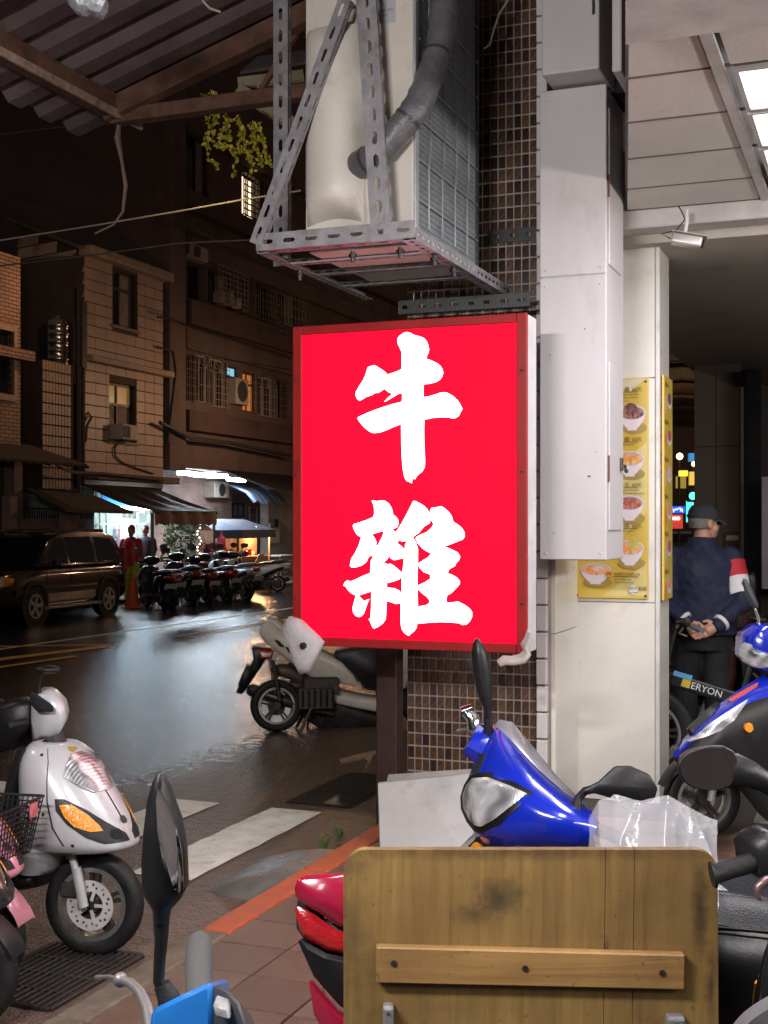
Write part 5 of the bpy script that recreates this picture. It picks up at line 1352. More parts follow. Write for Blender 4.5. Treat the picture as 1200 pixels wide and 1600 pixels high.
# potted shrub under the awning
SHL = M('shrub_leaf', (.05, .085, .03), .5, var=.4, vs=20, bump=0)
s_, z_ = onT(282, 842, 16.0)
tr = thing_st('potted_shrub', 'dark leafy potted shrub between the shop and the food stall', 'shrub', s_, 16.0, .1)
b = MB()
for i in range(420):
    a, e_, r_ = random.uniform(0, 6.28), random.uniform(-1, 1), random.uniform(.25, .85)**.6
    c = Vector((s_+math.cos(a)*r_*.6, 16+math.sin(a)*r_*.5, 1.35+e_*.75*r_)); d1 = Vector((random.uniform(-1, 1), random.uniform(-1, 1), random.uniform(-1, 1)))*.07; d2 = Vector((random.uniform(-1, 1), random.uniform(-1, 1), random.uniform(-1, 1)))*.05
    b.add([c-d1, c+d2, c+d1, c-d2], [(0, 1, 2, 3)])
b.build('crown', SHL, tr, fix=False)
b = MB(); b.tube([(s_, 16, .4), (s_+.03, 16, .9), (s_, 16, 1.4)], [.03, .025, .012], 6); b.tube([(s_+.02, 16, .8), (s_+.3, 16, 1.3)], [.018, .008], 5); b.tube([(s_+.02, 16, .9), (s_-.28, 16.1, 1.5)], [.018, .008], 5); b.build('trunk', M('bark', (.08, .06, .045), .9), tr)
b = MB(); b.lathe([(.02, .1), (.17, .1), (.22, .42), (.19, .42), (.18, .36), (.02, .36)], 14, (s_, 16, 0)); b.build('pot', M('pot_clay', (.22, .09, .06), .8), tr, smooth=True)

# --- food stall with blue canopy
sx, _ = onT(378, 860, 16.4)
stl = thing_st('food_stall', 'street food stall with a blue canopy lit by a bare bulb', 'stall', sx, 16.4, 0)
def st_(u, v, T_): q = onT(u, v, T_); return (q[0], T_, q[1])
cA, cB = onT(336, 830, 15.9)[0], onT(424, 830, 15.9)[0]
zc0, zc1 = onT(380, 832, 15.9)[1], onT(380, 812, 16.6)[1]
BLUEC = M('canopy_blue', (.015, .04, .13), .6, var=.3, bump=.2); GREYC = M('canopy_grey', (.06, .065, .09), .6, var=.3)
mid = cA+(cB-cA)*.42
b = MB(); b.slab([[(cA-.1, 17.3, zc0+.05), (mid, 17.3, zc0+.05)], [(cA+.3, 16.6, zc1), (mid, 16.6, zc1)], [(cA-.15, 15.85, zc0+.06), (mid, 15.85, zc0+.06)], [(cA-.15, 15.82, zc0-.14), (mid, 15.82, zc0-.16)]], (0, .012, .012)); b.build('canopy', BLUEC, stl)
b = MB(); b.slab([[(mid+.01, 17.3, zc0+.05), (cB+.1, 17.3, zc0+.05)], [(mid+.01, 16.6, zc1), (cB-.3, 16.6, zc1)], [(mid+.01, 15.85, zc0+.06), (cB+.15, 15.85, zc0+.06)], [(mid+.01, 15.82, zc0-.16), (cB+.15, 15.82, zc0-.14)]], (0, .012, .012)); b.build('canopy', GREYC, stl)
for (s_, t_) in ((cA+.02, 15.95), (cB-.02, 15.95), (cA+.02, 17.2), (cB-.02, 17.2), (mid, 15.96)):
    b = MB(); b.box(s_-.025, s_+.025, t_-.025, t_+.025, .1, zc0+.06); b.build('post', M('pole_grey', ()), stl)
MB().box(cA, cB, 16.0, 17.1, .75, .9).build('counter', M('counter_wood', (.22, .12, .07), .6), stl, bev=.01)
MB().box(cA+.04, cB-.04, 16.05, 17.05, .2, .75).build('counter_front', M('counter_side_pink', (.3, .16, .16), .6, var=.4), stl)
MB().box(cA+(cB-cA)*.45, cB-.1, 16.3, 17.0, .92, 1.6).build('glass_case', M('case_glass', (.5, .35, .22), .1, alpha=.25), stl)
RANDC = [((.6, .06, .05), 'tub_red'), ((.6, .3, .08), 'tub_orange'), ((.55, .5, .45), 'tub_white'), ((.7, .12, .2), 'tub_pink')]
for i in range(11):
    c_, nm = RANDC[i % 4]; s_ = cA+.15+(cB-cA-.3)*i/10; h = random.uniform(.08, .22)
    MB().lathe([(.01, .9), (.07, .9), (.09, .9+h), (.01, .9+h)], 10, (s_, 16.12+random.uniform(0, .3), 0)).build('tub', M(nm, c_, .5), stl, smooth=True)
s_, t_, z_ = st_(399, 828, 16.1)
MB().ball((s_, t_, z_), .095, n=14, m=10).build('bulb', E('bulb_warm', (1, .72, .40), 30), stl, smooth=True)
MB().tube([(s_, t_, z_+.08), (s_, t_, zc0)], .012, 5).build('bulb_cord', PIPE, stl)
lamp('stall_bulb', 'POINT', ST(s_, t_-.02, z_-.16), 150, (1.0, .50, .20), .08)
def bag(u, v, T_, r_, lab):
    s_, t_, z_ = st_(u, v, T_); b = MB(); b.lathe([(.012, r_*2.2), (.03, r_*1.8), (.025, r_*1.5), (r_*.8, r_*.6), (r_, -r_*.5), (r_*.7, -r_*1.3), (.02, -r_*1.5)], 14, (s_, t_, z_)); b.jitter(.035, 6)
    solo('plastic_bag', b, M('bag_pink', (.62, .09, .16), .4, var=.25), lab, 'bag', smooth=True, st=(s_, t_, z_))
bag(346, 846, 15.7, .12, 'pink plastic bag hanging from the front of the stall canopy'); bag(354, 868, 15.7, .09, 'pink plastic bag lower down on the stall counter edge')
s_, t_, z_ = st_(334, 855, 16.3); b = MB(); b.box(s_-.35, s_+.3, t_-.2, t_+.2, z_-.12, z_+.12)
solo('red_crate', b, M('crate_red', (.5, .05, .04), .5), 'red plastic crate at the left end of the food stall', 'crate', bev=.02, st=(s_, t_, z_))
# things right of the stall
g_ = GS(410, 914); b = MB(); b.lathe([(.02, .02), (.17, .02), (.22, .5), (.235, .5), (.235, .54), (.2, .54), (.19, .48), (.02, .47)], 16, (g_[0], g_[1], 0))
solo('bucket', b, M('bucket_red', (.32, .025, .025), .45), 'dark red plastic bucket standing on the road in front of the stall', 'bucket', smooth=50, st=(g_[0], g_[1], 0))
g_ = GS(395, 912)
b = MB(); rows = []
p0 = onT(378, 905, 15.6); p1 = onT(424, 880, 15.6)
for i in range(6):
    rows.append([(p0[0]+(p1[0]-p0[0])*j/8, 15.5+.35*(i/5), .08+.9*(i/5)*(.72+.28*math.sin(j*.9+1))) for j in range(9)])
b.slab(rows, (0, .02, 0)); b.jitter(.06, 2.5)
solo('tarp_cover', b, M('tarp_grey', (.15, .135, .125), .7, var=.3, bump=.3), 'crumpled grey tarp hung over the end of the stall', 'tarp', smooth=True, st=(p0[0], 15.5, .1))
tb_s, _ = onT(436, 880, 17.0)
tbl = thing_st('folding_table', 'small white folding table by the stained wall at the right of the stall', 'table', tb_s, 17.0, .1)
MB().box(tb_s-.5, tb_s+.5, 16.7, 17.3, .80, .84).build('table_top', M('table_white', (.5, .49, .48), .5), tbl, bev=.01)
for (a_, c_) in ((-.45, 16.75), (.45, 16.75), (-.45, 17.25), (.45, 17.25)): MB().tube([(tb_s+a_, c_, .1), (tb_s+a_, c_, .8)], .018, 6).build('leg', M('pole_grey', ()), tbl)
chs, _ = onT(428, 890, 16.6)
chr_ = thing_st('plastic_stool', 'pale plastic stool under the small white folding table', 'stool', chs, 16.6, .1)
MB().box(chs-.16, chs+.16, 16.45, 16.75, .48, .52).build('seat', M('stool_pale', (.5, .47, .44), .5), chr_, bev=.01)
for (a_, c_) in ((-.14, 16.47), (.14, 16.47), (-.14, 16.73), (.14, 16.73)): MB().bar((chs+a_*1.15, c_, .1), (chs+a_, c_, .48), .03, .03).build('leg', M('stool_pale', ()), chr_)
# string of small lights by the shrub
b = MB(); 
for i in range(14):
    q = onT(311+3*math.sin(i*1.3), 815+i*5, 15.6); b.ball((q[0], 15.6, q[1]), .022, n=6, m=4)
o = solo('light_string', b, E('fairy_light', (1, .75, .5), 4), 'string of small warm lights hanging beside the potted shrub', 'light string'); place0(o)

# --- lamp on an added span wire over the road, out of sight behind the sign
lp = thing_st('street_lamp', 'unseen warm street lamp hung on an added span wire behind the red sign', 'street lamp', 29.5, 13.0, 4.9)
b = MB(); b.tube([(29.5, 13.0, 5.5), (30.5, 16.5, 6.2)], .012, 5); b.tube([(29.5, 13.0, 5.5), (26, 2.2, 6.0)], .012, 5); b.tube([(29.5, 13.0, 5.5), (29.5, 13.0, 5.1)], .02, 6); b.build('span_wire', PIPE, lp)
b = MB(); b.lathe([(.02, .22), (.12, .18), (.2, .06), (.2, .04), (.02, .04)], 14, (29.5, 13.0, 4.95)); b.build('lamp_head', PIPE, lp, smooth=True)
# hanging vine with a warm lamp close by, white truss canopy above it
VY = 13.0
vn = thing('hanging_vine', 'yellow green creeper hanging below the white truss, lit from close by', 'vine', P(370, 190, VY))
VL = M('vine_leaf', (.20, .21, .025), .5, var=.45, vs=25, bump=0)
vb, sb_ = MB(), MB(); base_ = P(370, 190, VY)
strands = [((330, 150), (328, 185), (322, 215), (328, 245), (342, 265)), ((326, 155), (340, 180), (333, 200), (330, 222)), ((355, 178), (357, 200), (352, 222), (368, 240), (366, 280)), ((372, 180), (375, 205), (380, 222), (392, 240), (397, 272)), ((392, 190), (398, 210), (402, 235), (410, 262)), ((405, 195), (412, 220), (418, 245), (424, 262)), ((360, 185), (345, 215), (340, 228), (356, 232)), ((380, 195), (372, 225), (378, 240)), ((318, 150), (335, 152), (340, 156)), ((400, 200), (392, 222), (386, 250))]
for si, stn in enumerate(strands):
    pts = [P(u, v, VY+random.uniform(-.12, .12))-base_ for u, v in stn]
    fine = []
    for i in range(len(pts)-1):
        for k in range(6): fine.append(pts[i].lerp(pts[i+1], k/6)+noise.noise_vector((i+si, k*.5, 2))*.03)
    sb_.tube(fine, .006, 4)
    for p in fine:
        for _ in range(2 if random.random() < .7 else 1):
            c = p+Vector((random.gauss(0, .017), random.gauss(0, .03), random.gauss(0, .015))); a = random.uniform(0, 6.28); w = random.uniform(.02, .036)
            d1 = Vector((math.cos(a), random.uniform(-.6, .6), math.sin(a)))*w; d2 = Vector((-math.sin(a)*.6, random.uniform(-.5, .5), math.cos(a)*.6))*w
            vb.add([c-d1, c-d1*.2+d2, c+d1, c-d1*.2-d2], [(0, 1, 2, 3)])
vb.build('foliage', VL, vn, fix=False); sb_.build('stem', M('vine_stem', (.16, .09, .04), .8), vn)
lamp('vine_lamp', 'POINT', P(330, 250, VY-1.3), 40, (1.0, .80, .38), .1)
wt = M('truss_white', (.26, .27, .28), .6, dirt=.3, dcol=(.2, .18, .16))
tr3 = thing('white_truss', 'white steel truss canopy behind the rack at the top', 'canopy', P(420, 160, VY+.3))
c_ = P(420, 160, VY+.3)
for (a_, b__, w_) in (((372, 140), (475, 205), .12), ((372, 130), (475, 118), .10), ((375, 132), (400, 165), .05), ((400, 126), (430, 182), .05), ((430, 122), (455, 195), .05), ((385, 130), (372, 148), .05)):
    MB().bar(P(*a_, VY+.3)-c_, P(*b__, VY+.3)-c_, w_, w_).build('truss_bar', wt, tr3, bev=.004)
b = MB(); q = [P(376, 116, VY+.5)-c_, P(480, 100, VY+.5)-c_, P(480, 100, VY+2.5)-c_+Vector((.4, 0, .2)), P(376, 118, VY+2.5)-c_+Vector((.2, 0, .2))]
b.slab([[q[0], q[1]], [q[3], q[2]]], (0, 0, .03)); b.build('canopy_sheet', wt, tr3)
# overhead wires
for k, pts in enumerate((((-40, 382), (150, 352), (280, 330), (380, 312), (470, 298)), ((-40, 420), (150, 398), (280, 380), (455, 372)), ((-40, 215), (80, 200), (190, 192)))):
    b = MB(); b.tube([P(u, v, 12+k) for u, v in pts], .008, 5)
    solo('overhead_wire', b, M('wire_grey', (.22, .18, .15), .6) if k == 0 else PIPE, ('pale overhead wire crossing the dark houses', 'dark overhead wire below the pale one', 'dark overhead wire meeting the corner of the corrugated awning')[k], 'wire')

# --- next bays of the arcade on the right, far street
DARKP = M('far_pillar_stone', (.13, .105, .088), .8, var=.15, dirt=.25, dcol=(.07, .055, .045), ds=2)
Yp = 13.2
pc = P(1085, 800, Yp); q0 = toST(pc); q1 = toST(P(1160, 800, Yp-.2))
fp = thing_st('far_pillar', 'dim stone clad pillar of the next arcade bay behind the man', 'pillar', q0[0], q0[1], 0)
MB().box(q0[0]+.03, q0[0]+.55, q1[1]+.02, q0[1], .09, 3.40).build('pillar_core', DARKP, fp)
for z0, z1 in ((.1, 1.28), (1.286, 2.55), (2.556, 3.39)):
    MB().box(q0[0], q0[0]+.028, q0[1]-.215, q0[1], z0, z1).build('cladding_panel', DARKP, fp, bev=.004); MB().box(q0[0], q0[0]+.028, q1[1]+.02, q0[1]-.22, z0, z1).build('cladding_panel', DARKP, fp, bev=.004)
gt0 = toST(P(1160, 800, 12.4)); 
gt = thing('folding_gate', 'dark metal grille gate with square openings beside the dim pillar', 'gate', P(1178, 800, 12.6))
GM = M('gate_metal', (.10, .09, .085), .5, metal=.5)
c_ = P(1178, 800, 12.6)
for u in (1160, 1171, 1181):
    b = MB(); p0, p1 = P(u, 605, 12.6)-c_, P(u, 1085, 12.6)-c_; b.bar(p0, p1, .03 if u != 1171 else .018, .03); b.build('gate_bar', GM, gt)
for i in range(13):
    v = 612+i*36; b = MB(); b.bar(P(1160, v, 12.6)-c_, P(1181, v, 12.6)-c_, .02, .018); b.build('gate_rail', GM, gt)
b = MB(); b.box(-.02, .34, .03, .07, -2, 1.35); b.xf(Matrix.Translation(P(1160, 820, 12.6)-c_)); b.build('backing_panel', M('gate_backing', (.05, .042, .036), .8), gt)
b = MB(); p = P(1187, 820, 12.3)-c_; b.box(p.x-.07, p.x+.07, -.1, .1, -2, 1.4); b.build('gate_jamb', M('black_void', ()), gt)
pp = P(1197, 760, 12.0); b = MB(); b.box(pp.x-.035, pp.x+.6, pp.y, pp.y+.03, 1.15, 2.2)
solo('shop_poster', b, M('poster_mauve', (.30, .27, .34), .5, var=.2, vs=2), 'pale mauve poster standing upright at the right edge behind the gate', 'poster', loc=pp)
# small brown notice box near the man's face
c_ = P(1147, 875, 13.0); b = MB(); b.box(c_.x-.09, c_.x+.10, c_.y, c_.y+.05, c_.z-.38, c_.z+.28)
nb_ = solo('notice_board', b, M('notice_brown', (.10, .07, .055), .7), 'brown notice board with a pale sheet on the dim pillar', 'notice board', loc=c_, bev=.004)
b = MB(); b.box(-.07, .09, -.008, -.002, -.36, -.1); b.build('notice_sheet', M('notice_pale', ()), nb_); b = MB(); b.box(-.08, .09, -.010, -.002, .2, .25); b.build('notice_strip', M('notice_pale', ()), nb_)

def box_at(u0, v0, u1, v1, Y, th=.2):
    p, q = P(u0, v0, Y), P(u1, v1, Y); return MB().box(p.x, q.x, Y, Y+th, q.z, p.z), Vector(((p.x+q.x)/2, Y, q.z))
def glow(name, u0, v0, u1, v1, Y, mat, lab, cat):
    b, c = box_at(u0, v0, u1, v1, Y); return solo(name, b, mat, lab, cat, loc=c, bev=.01)
FY = 46
glow('neon_sign', 1074, 782, 1084, 816, FY, E('neon_cyan', (.10, .85, .75), 1.3), 'upright cyan lit sign far down the street beside the cap', 'sign')
o = glow('neon_sign', 1062, 735, 1075, 744, FY, E('neon_yellow', (.9, .8, .08), 1.1), 'small yellow lit sign above the green traffic light', 'sign')
o = glow('neon_sign', 1078, 737, 1085, 758, FY+.4, E('neon_amber', (.85, .6, .12), .7), 'amber upright sign right of the small yellow sign', 'sign')
o = glow('neon_sign', 1077, 708, 1085, 721, FY, E('neon_blue_small', (.05, .3, .7), .7), 'small blue lit sign high up in the gap beside the menu pillar', 'sign')
o = glow('neon_sign', 1036, 791, 1071, 802, FY, E('neon_blue', (.02, .10, .75), 1.0), 'wide blue lit shop sign with white marks far down the street', 'sign')
b = MB()
rr_ = random.Random(4)
for i in range(9):
    u = 1044+i*2.7; v = 792.5+rr_.uniform(0, 3); p, q = P(u, v, FY-.05), P(u+1.4, v+rr_.uniform(2, 6), FY-.05); b.box(p.x, q.x, FY-.06-FY, -.01, q.z, p.z)
for p in b.v: p -= Vector((o.location.x, 0, o.location.z))
b.build('sign_mark', E('mark_white', (.8, .9, 1), 1.2), o)
o = glow('neon_sign', 1036, 804, 1067, 826, FY-1, E('neon_red', (.70, .07, .05), .6), 'red lit shop fascia with round white lamps below the blue sign', 'sign')
b = MB()
for u in (1045, 1050, 1055, 1060): 
    p = P(u, 810, FY-1.1); b.ball(p-o.location, .07, n=8, m=6)
b.build('round_lamp', E('mark_white', ()) if False else MATS['mark_white'], o)
for (u, v, r_, lab) in ((1062, 713, .13, 'warm round street lamp glowing far off beside the menu pillar'), (1084, 725, .09, 'smaller warm street lamp glowing far off below the blue sign')):
    c_ = P(u, v, FY+4); r0_ = thing('street_lamp', lab, 'street lamp', (c_.x, c_.y, 0))
    MB().ball((0, 0, c_.z), r_, n=10, m=8).build('globe', E('lamp_warm_far', (1, .62, .3), 9), r0_, smooth=True); MB().tube([(0, .1, 0), (0, .1, c_.z), (0, .0, c_.z+.1)], .05, 6).build('post', PIPE, r0_)
c_ = P(1082, 775, FY-3)
tl_ = thing('traffic_light', 'green traffic light far down the street above the cyan sign', 'traffic light', (c_.x, c_.y, 0))
MB().box(-.16, .5, -.05, .2, c_.z-.2, c_.z+.2).build('signal_head', PIPE, tl_, bev=.03); MB().lathe([(.01, -.06), (.13, -.06), (.13, -.05), (.01, -.05)], 14, (0, 0, 0), 'y').xf(Matrix.Translation((0, 0, c_.z))).build('green_lamp', E('signal_green', (.08, .9, .5), 3), tl_)
MB().tube([(.6, .1, 0), (.6, .1, c_.z+.5), (.2, .1, c_.z+.3)], .07, 8).build('pole', PIPE, tl_)
WINY = E('window_yellow_far', (.45, .35, .04), .5)
b, c = box_at(1030, 560, 1100, 830, FY+6, 8); fb = solo('far_building', b, M('far_building_dark', (.05, .038, .032), .9), 'dark building at the end of the far street with a dim yellow window', 'building', loc=c)
b, _ = box_at(1056, 744, 1072, 763, FY+5.95, .04); b.v = [p-c for p in b.v]; b.build('window', WINY, fb)
# arched tin roof ribs down the arcade
RIB = M('roof_rib_tan', (.22, .15, .10), .7)
ar = thing('arched_roof', 'brown arched tin roof with pale ribs seen through the gap beside the pillar', 'roof', P(1065, 640, 22))
c_ = P(1065, 640, 22)
for i in range(7):
    Y = 18+i*2.4; pts = [P(1020+k*12, 0, Y) for k in range(9)]
    zz = 3.75+.0*i
    b = MB(); b.tube([Vector((c_.x*Y/22-2.0+k*.5, Y, zz+.55*math.sin(PI*k/8)))-c_ for k in range(9)], .035, 6); b.build('rib', RIB, ar)
rows = [[Vector((c_.x*Y/22-2.0+k*.5, Y, 3.8+.55*math.sin(PI*k/8)))-c_ for k in range(9)] for Y in (17.5, 24, 34)]
b = MB(); b.slab(rows, (0, 0, .03)); b.build('tin_sheet', M('tin_brown', (.10, .062, .042), .7), ar)
lamp('unseen_warm_light', 'POINT', (c_.x+.2, 24, 2.9), 26, (1, .6, .3), .1)
# ------------------------------------------------------------------ scooters
def paint(name, col, rough=.28, metal=0.0, var=.08, dirt=.16, flake=0): return M(name, col, rough, metal, var, 4, .015, 40, coat=.8, dirt=dirt, dcol=(.05, .045, .042), ds=11)
P_SILVER = M('paint_silver', (.47, .47, .49), .34, .08, .06, 4, .015, 40, coat=.5, dirt=.22, dcol=(.20, .18, .17), ds=7)
P_BLUE = paint('paint_blue', (.006, .020, .36), .2)
P_CYAN = paint('paint_cyan_blue', (.008, .11, .36), .3)
P_RED = paint('paint_crimson', (.25, .006, .028), .22)
P_PINK = paint('paint_pink', (.55, .20, .26), .3)
P_BLACK = paint('paint_black', (.012, .012, .014), .25)
P_WHITE = M('paint_dirty_white', (.66, .61, .54), .35, 0, .08, 4, .02, 40, coat=.3, dirt=.3, dcol=(.2, .16, .13), ds=8)
P_BROWN = paint('paint_dark_brown', (.06, .022, .018), .25)
PLAS = M('black_plastic', (.008, .008, .009), .42, 0, .25, 8, .08, 120, dirt=.12, dcol=(.03, .028, .025), spec=.35)
GPLAS = M('grey_plastic', (.04, .041, .045), .5, 0, .2, 8, .08, 120, dirt=.2, dcol=(.08, .07, .06), spec=.35)
RUB = M('tyre_rubber', (.008, .008, .008), .6, 0, .3, 12, .25, 90, dirt=.35, dcol=(.03, .027, .024), ds=5, spec=.35)
ALU = M('alloy_silver', (.42, .41, .40), .32, .85, .15, 8, .05, 60, dirt=.3, dcol=(.12, .10, .08))
CHR = M('chrome', (.75, .75, .77), .12, 1.0, .05, 6, 0)
STEELD = M('engine_metal', (.06, .055, .052), .5, .7, .3, 12, .3, 60, dirt=.4, dcol=(.07, .045, .03))
DISC = M('brake_disc', (.72, .70, .68), .38, .55, .08, 20, .03, 80)
SEATM = M('seat_vinyl', (.008, .008, .009), .42, 0, .2, 10, .2, 220)
AMB = M('amber_lens', (.75, .26, .01), .12, 0, .15, 30, .5, 70, coat=1)
LENSR = M('red_lens', (.35, .01, .015), .12, 0, .15, 30, .4, 70, coat=1)
def lensmat():
    m = bpy.data.materials.new('clear_lens'); m.use_nodes = True; n = m.node_tree.nodes; l = m.node_tree.links; b = n['Principled BSDF']
    tc = n.new('ShaderNodeTexCoord'); nz = n.new('ShaderNodeTexNoise'); nz.inputs['Scale'].default_value = 8; nz.inputs['Detail'].default_value = 1; nz.inputs['Distortion'].default_value = 1.2; l.new(tc.outputs['Object'], nz.inputs['Vector'])
    cr = n.new('ShaderNodeValToRGB'); e = cr.color_ramp.elements; e[0].position = .36; e[0].color = (.16, .16, .165, 1); e[1].position = .66; e[1].color = (.72, .72, .73, 1); k = e.new(.5); k.color = (.42, .42, .43, 1)  # grey blotches in the colour stand for reflections inside the lamp
    l.new(nz.outputs[0], cr.inputs[0]); l.new(cr.outputs[0], b.inputs['Base Color'])
    wv = n.new('ShaderNodeTexWave'); wv.inputs['Scale'].default_value = 30; wv.inputs['Distortion'].default_value = .6; l.new(tc.outputs['Object'], wv.inputs['Vector'])
    bp = n.new('ShaderNodeBump'); bp.inputs['Strength'].default_value = .22; bp.inputs['Distance'].default_value = .004; l.new(wv.outputs['Fac'], bp.inputs['Height']); l.new(bp.outputs[0], b.inputs['Normal'])
    b.inputs['Metallic'].default_value = .25; b.inputs['Roughness'].default_value = .2; b.inputs['Coat Weight'].default_value = .7; b.inputs['Coat Roughness'].default_value = .03
    return m
LENS = lensmat()
MIRG = M('mirror_glass', (.55, .55, .57), .03, 1.0, .02, 5, 0)
PLATEW = M('plate_white', (.55, .55, .52), .5)

def cr_interp(a, b, c, d, t): return .5*((2*b)+(c-a)*t+(2*a-5*b+4*c-d)*t*t+(3*b-a-3*c+d)*t**3)
class ZLoft:
    """sections (z, xfront, xrear, halfwidth, exponent) stacked in z; theta 0 = front, pi/2 = left"""
    def __init__(self, secs): self.s = [tuple(q)+(2.2,)*(5-len(q)) for q in secs]
    def sec(self, tau):
        n = len(self.s)-1; tau = max(0, min(n-1e-6, tau)); i = int(tau); t = tau-i
        g = lambda k: self.s[max(0, min(n, k))]
        return [cr_interp(g(i-1)[k], g(i)[k], g(i+1)[k], g(i+2)[k], t) for k in range(5)]
    def pt(self, tau, th):
        z, xf, xr, w, e = self.sec(tau); c, s = math.cos(th), math.sin(th)
        return Vector(((xf+xr)/2+(xf-xr)/2*math.copysign(abs(c)**(2/e), c), w*math.copysign(abs(s)**(2/e), s), z))
    def nrm(self, tau, th):
        d = .02; a = self.pt(tau+d, th)-self.pt(tau-d, th); b = self.pt(tau, th+d)-self.pt(tau, th-d); n = b.cross(a)
        n.normalize(); c = Vector((math.cos(th), math.sin(th), 0)); return n if n.dot(c) > 0 else -n
    def solid(self, n=28, sub=4):
        N = (len(self.s)-1)*sub; return MB().rings([[self.pt(i/sub, 2*PI*k/n) for k in range(n)] for i in range(N+1)])
    def patch(self, rows, off=.004, m=10, th=.006, sub=3):
        """rows of (tau, theta0, theta1): a raised panel that follows the surface"""
        R_ = []
        for i in range(len(rows)-1):
            for k in range(sub):
                t = k/sub; R_.append([rows[i][q]*(1-t)+rows[i+1][q]*t for q in range(3)])
        R_.append(list(rows[-1])); top, bot = [], []
        for (ta, a, b) in R_:
            top.append([self.pt(ta, a+(b-a)*j/m)+self.nrm(ta, a+(b-a)*j/m)*off for j in range(m+1)]); bot.append([self.pt(ta, a+(b-a)*j/m)-self.nrm(ta, a+(b-a)*j/m)*th for j in range(m+1)])
        b = MB(); b.grid(top)
        per = lambda g: [g[0][j] for j in range(m+1)]+[g[i][m] for i in range(1, len(g))]+[g[-1][j] for j in range(m-1, -1, -1)]+[g[i][0] for i in range(len(g)-2, 0, -1)]
        p0, p1 = per(top), per(bot); b.rings([p0, p1], True, False, False); return b
class XLoft:
    """sections (x, zbottom, ztop, halfwidth, exponent) along x"""
    def __init__(self, secs): self.s = [tuple(q)+(2.6,)*(5-len(q)) for q in secs]
    sec = ZLoft.sec
    def pt(self, tau, th):
        x, zb, zt, w, e = self.sec(tau); c, s = math.cos(th), math.sin(th)
        return Vector((x, w*math.copysign(abs(c)**(2/e), c), (zb+zt)/2+(zt-zb)/2*math.copysign(abs(s)**(2/e), s)))
    def nrm(self, tau, th):
        d = .02; a = self.pt(tau+d, th)-self.pt(tau-d, th); b = self.pt(tau, th+d)-self.pt(tau, th-d); n = b.cross(a); n.normalize()
        c = Vector((0, math.cos(th), math.sin(th))); return n if n.dot(c) > 0 else -n
    solid = ZLoft.solid
    patch = ZLoft.patch

def steer_m(st, ax=.50):
    return Matrix.Translation((ax, 0, 0)) @ Matrix.Rotation(st, 4, 'Z') @ Matrix.Translation((-ax, 0, 0))
def wheel(root, name, c, r, w, disc_side=0, T=None, spoke=5, rimmat=None):
    T = T or Matrix.Identity(4); rr = r*.70
    wr = put(name, None, root); wr.empty_display_size = .05
    prof = [(rr, -w*.38), (rr+.012, -w*.47), (r*.90, -w*.50), (r*.965, -w*.40), (r, -w*.18), (r*1.004, 0), (r, w*.18), (r*.965, w*.40), (r*.90, w*.50), (rr+.012, w*.47), (rr, w*.38)]
    b = MB(); b.lathe(prof, 40, c, 'y', True)
    b.xf(T).build('tyre', RUB, wr, smooth=55)
    b = MB(); b.lathe([(rr+.004, -w*.40), (rr+.004, w*.40), (rr-.016, w*.40), (rr-.022, 0), (rr-.016, -w*.40)], 36, c, 'y', True)
    b.xf(T).build('rim', rimmat or ALU, wr, smooth=40); b = MB()
    for k in range(spoke):
        a = 2*PI*k/spoke+.3
        for da in (-.12, .12): b.bar((c[0]+.03*math.cos(a+da*2), c[1], c[2]+.03*math.sin(a+da*2)), (c[0]+(rr-.012)*math.cos(a+da), c[1], c[2]+(rr-.012)*math.sin(a+da)), .016, .03, up=(0, 1, 0))
    b.lathe([(.001, -w*.45), (.035, -w*.45), (.042, 0), (.035, w*.45), (.001, w*.45)], 16, c, 'y')
    b.xf(T).build('wheel_spokes', M('spoke_dark', (.05, .045, .042), .45, .6, dirt=.3, dcol=(.10, .07, .05)), wr, smooth=40)
    if disc_side:
        b = MB(); n = 60; y = c[1]+disc_side*(w*.5+.006); R0 = [.056, .070, .080, .090, .102]
        R0 = [q*r/.21 for q in R0]
        for i in range(n):
            a0, a1 = 2*PI*i/n, 2*PI*(i+1)/n
            for j in range(4):
                if (j == 1 and i % 5 == 1) or (j == 2 and i % 5 == 3): continue
                b.add([(c[0]+q*math.cos(a), y, c[2]+q*math.sin(a)) for (q, a) in ((R0[j], a0), (R0[j+1], a0), (R0[j+1], a1), (R0[j], a1))], [(0, 1, 2, 3)])
        for k in range(5):
            a = 2*PI*k/5; b.bar((c[0]+.02*math.cos(a), y, c[2]+.02*math.sin(a)), (c[0]+R0[1]*math.cos(a), y, c[2]+R0[1]*math.sin(a)), .014, .003, up=(0, 1, 0))
        b.xf(T).build('brake_disc', DISC, wr)
        b = MB(); b.box(c[0]-.13, c[0]-.05, y-.02, y+.025, c[2]+.03, c[2]+.09); b.xf(T).build('caliper', STEELD, wr, bev=.008)
    return wr
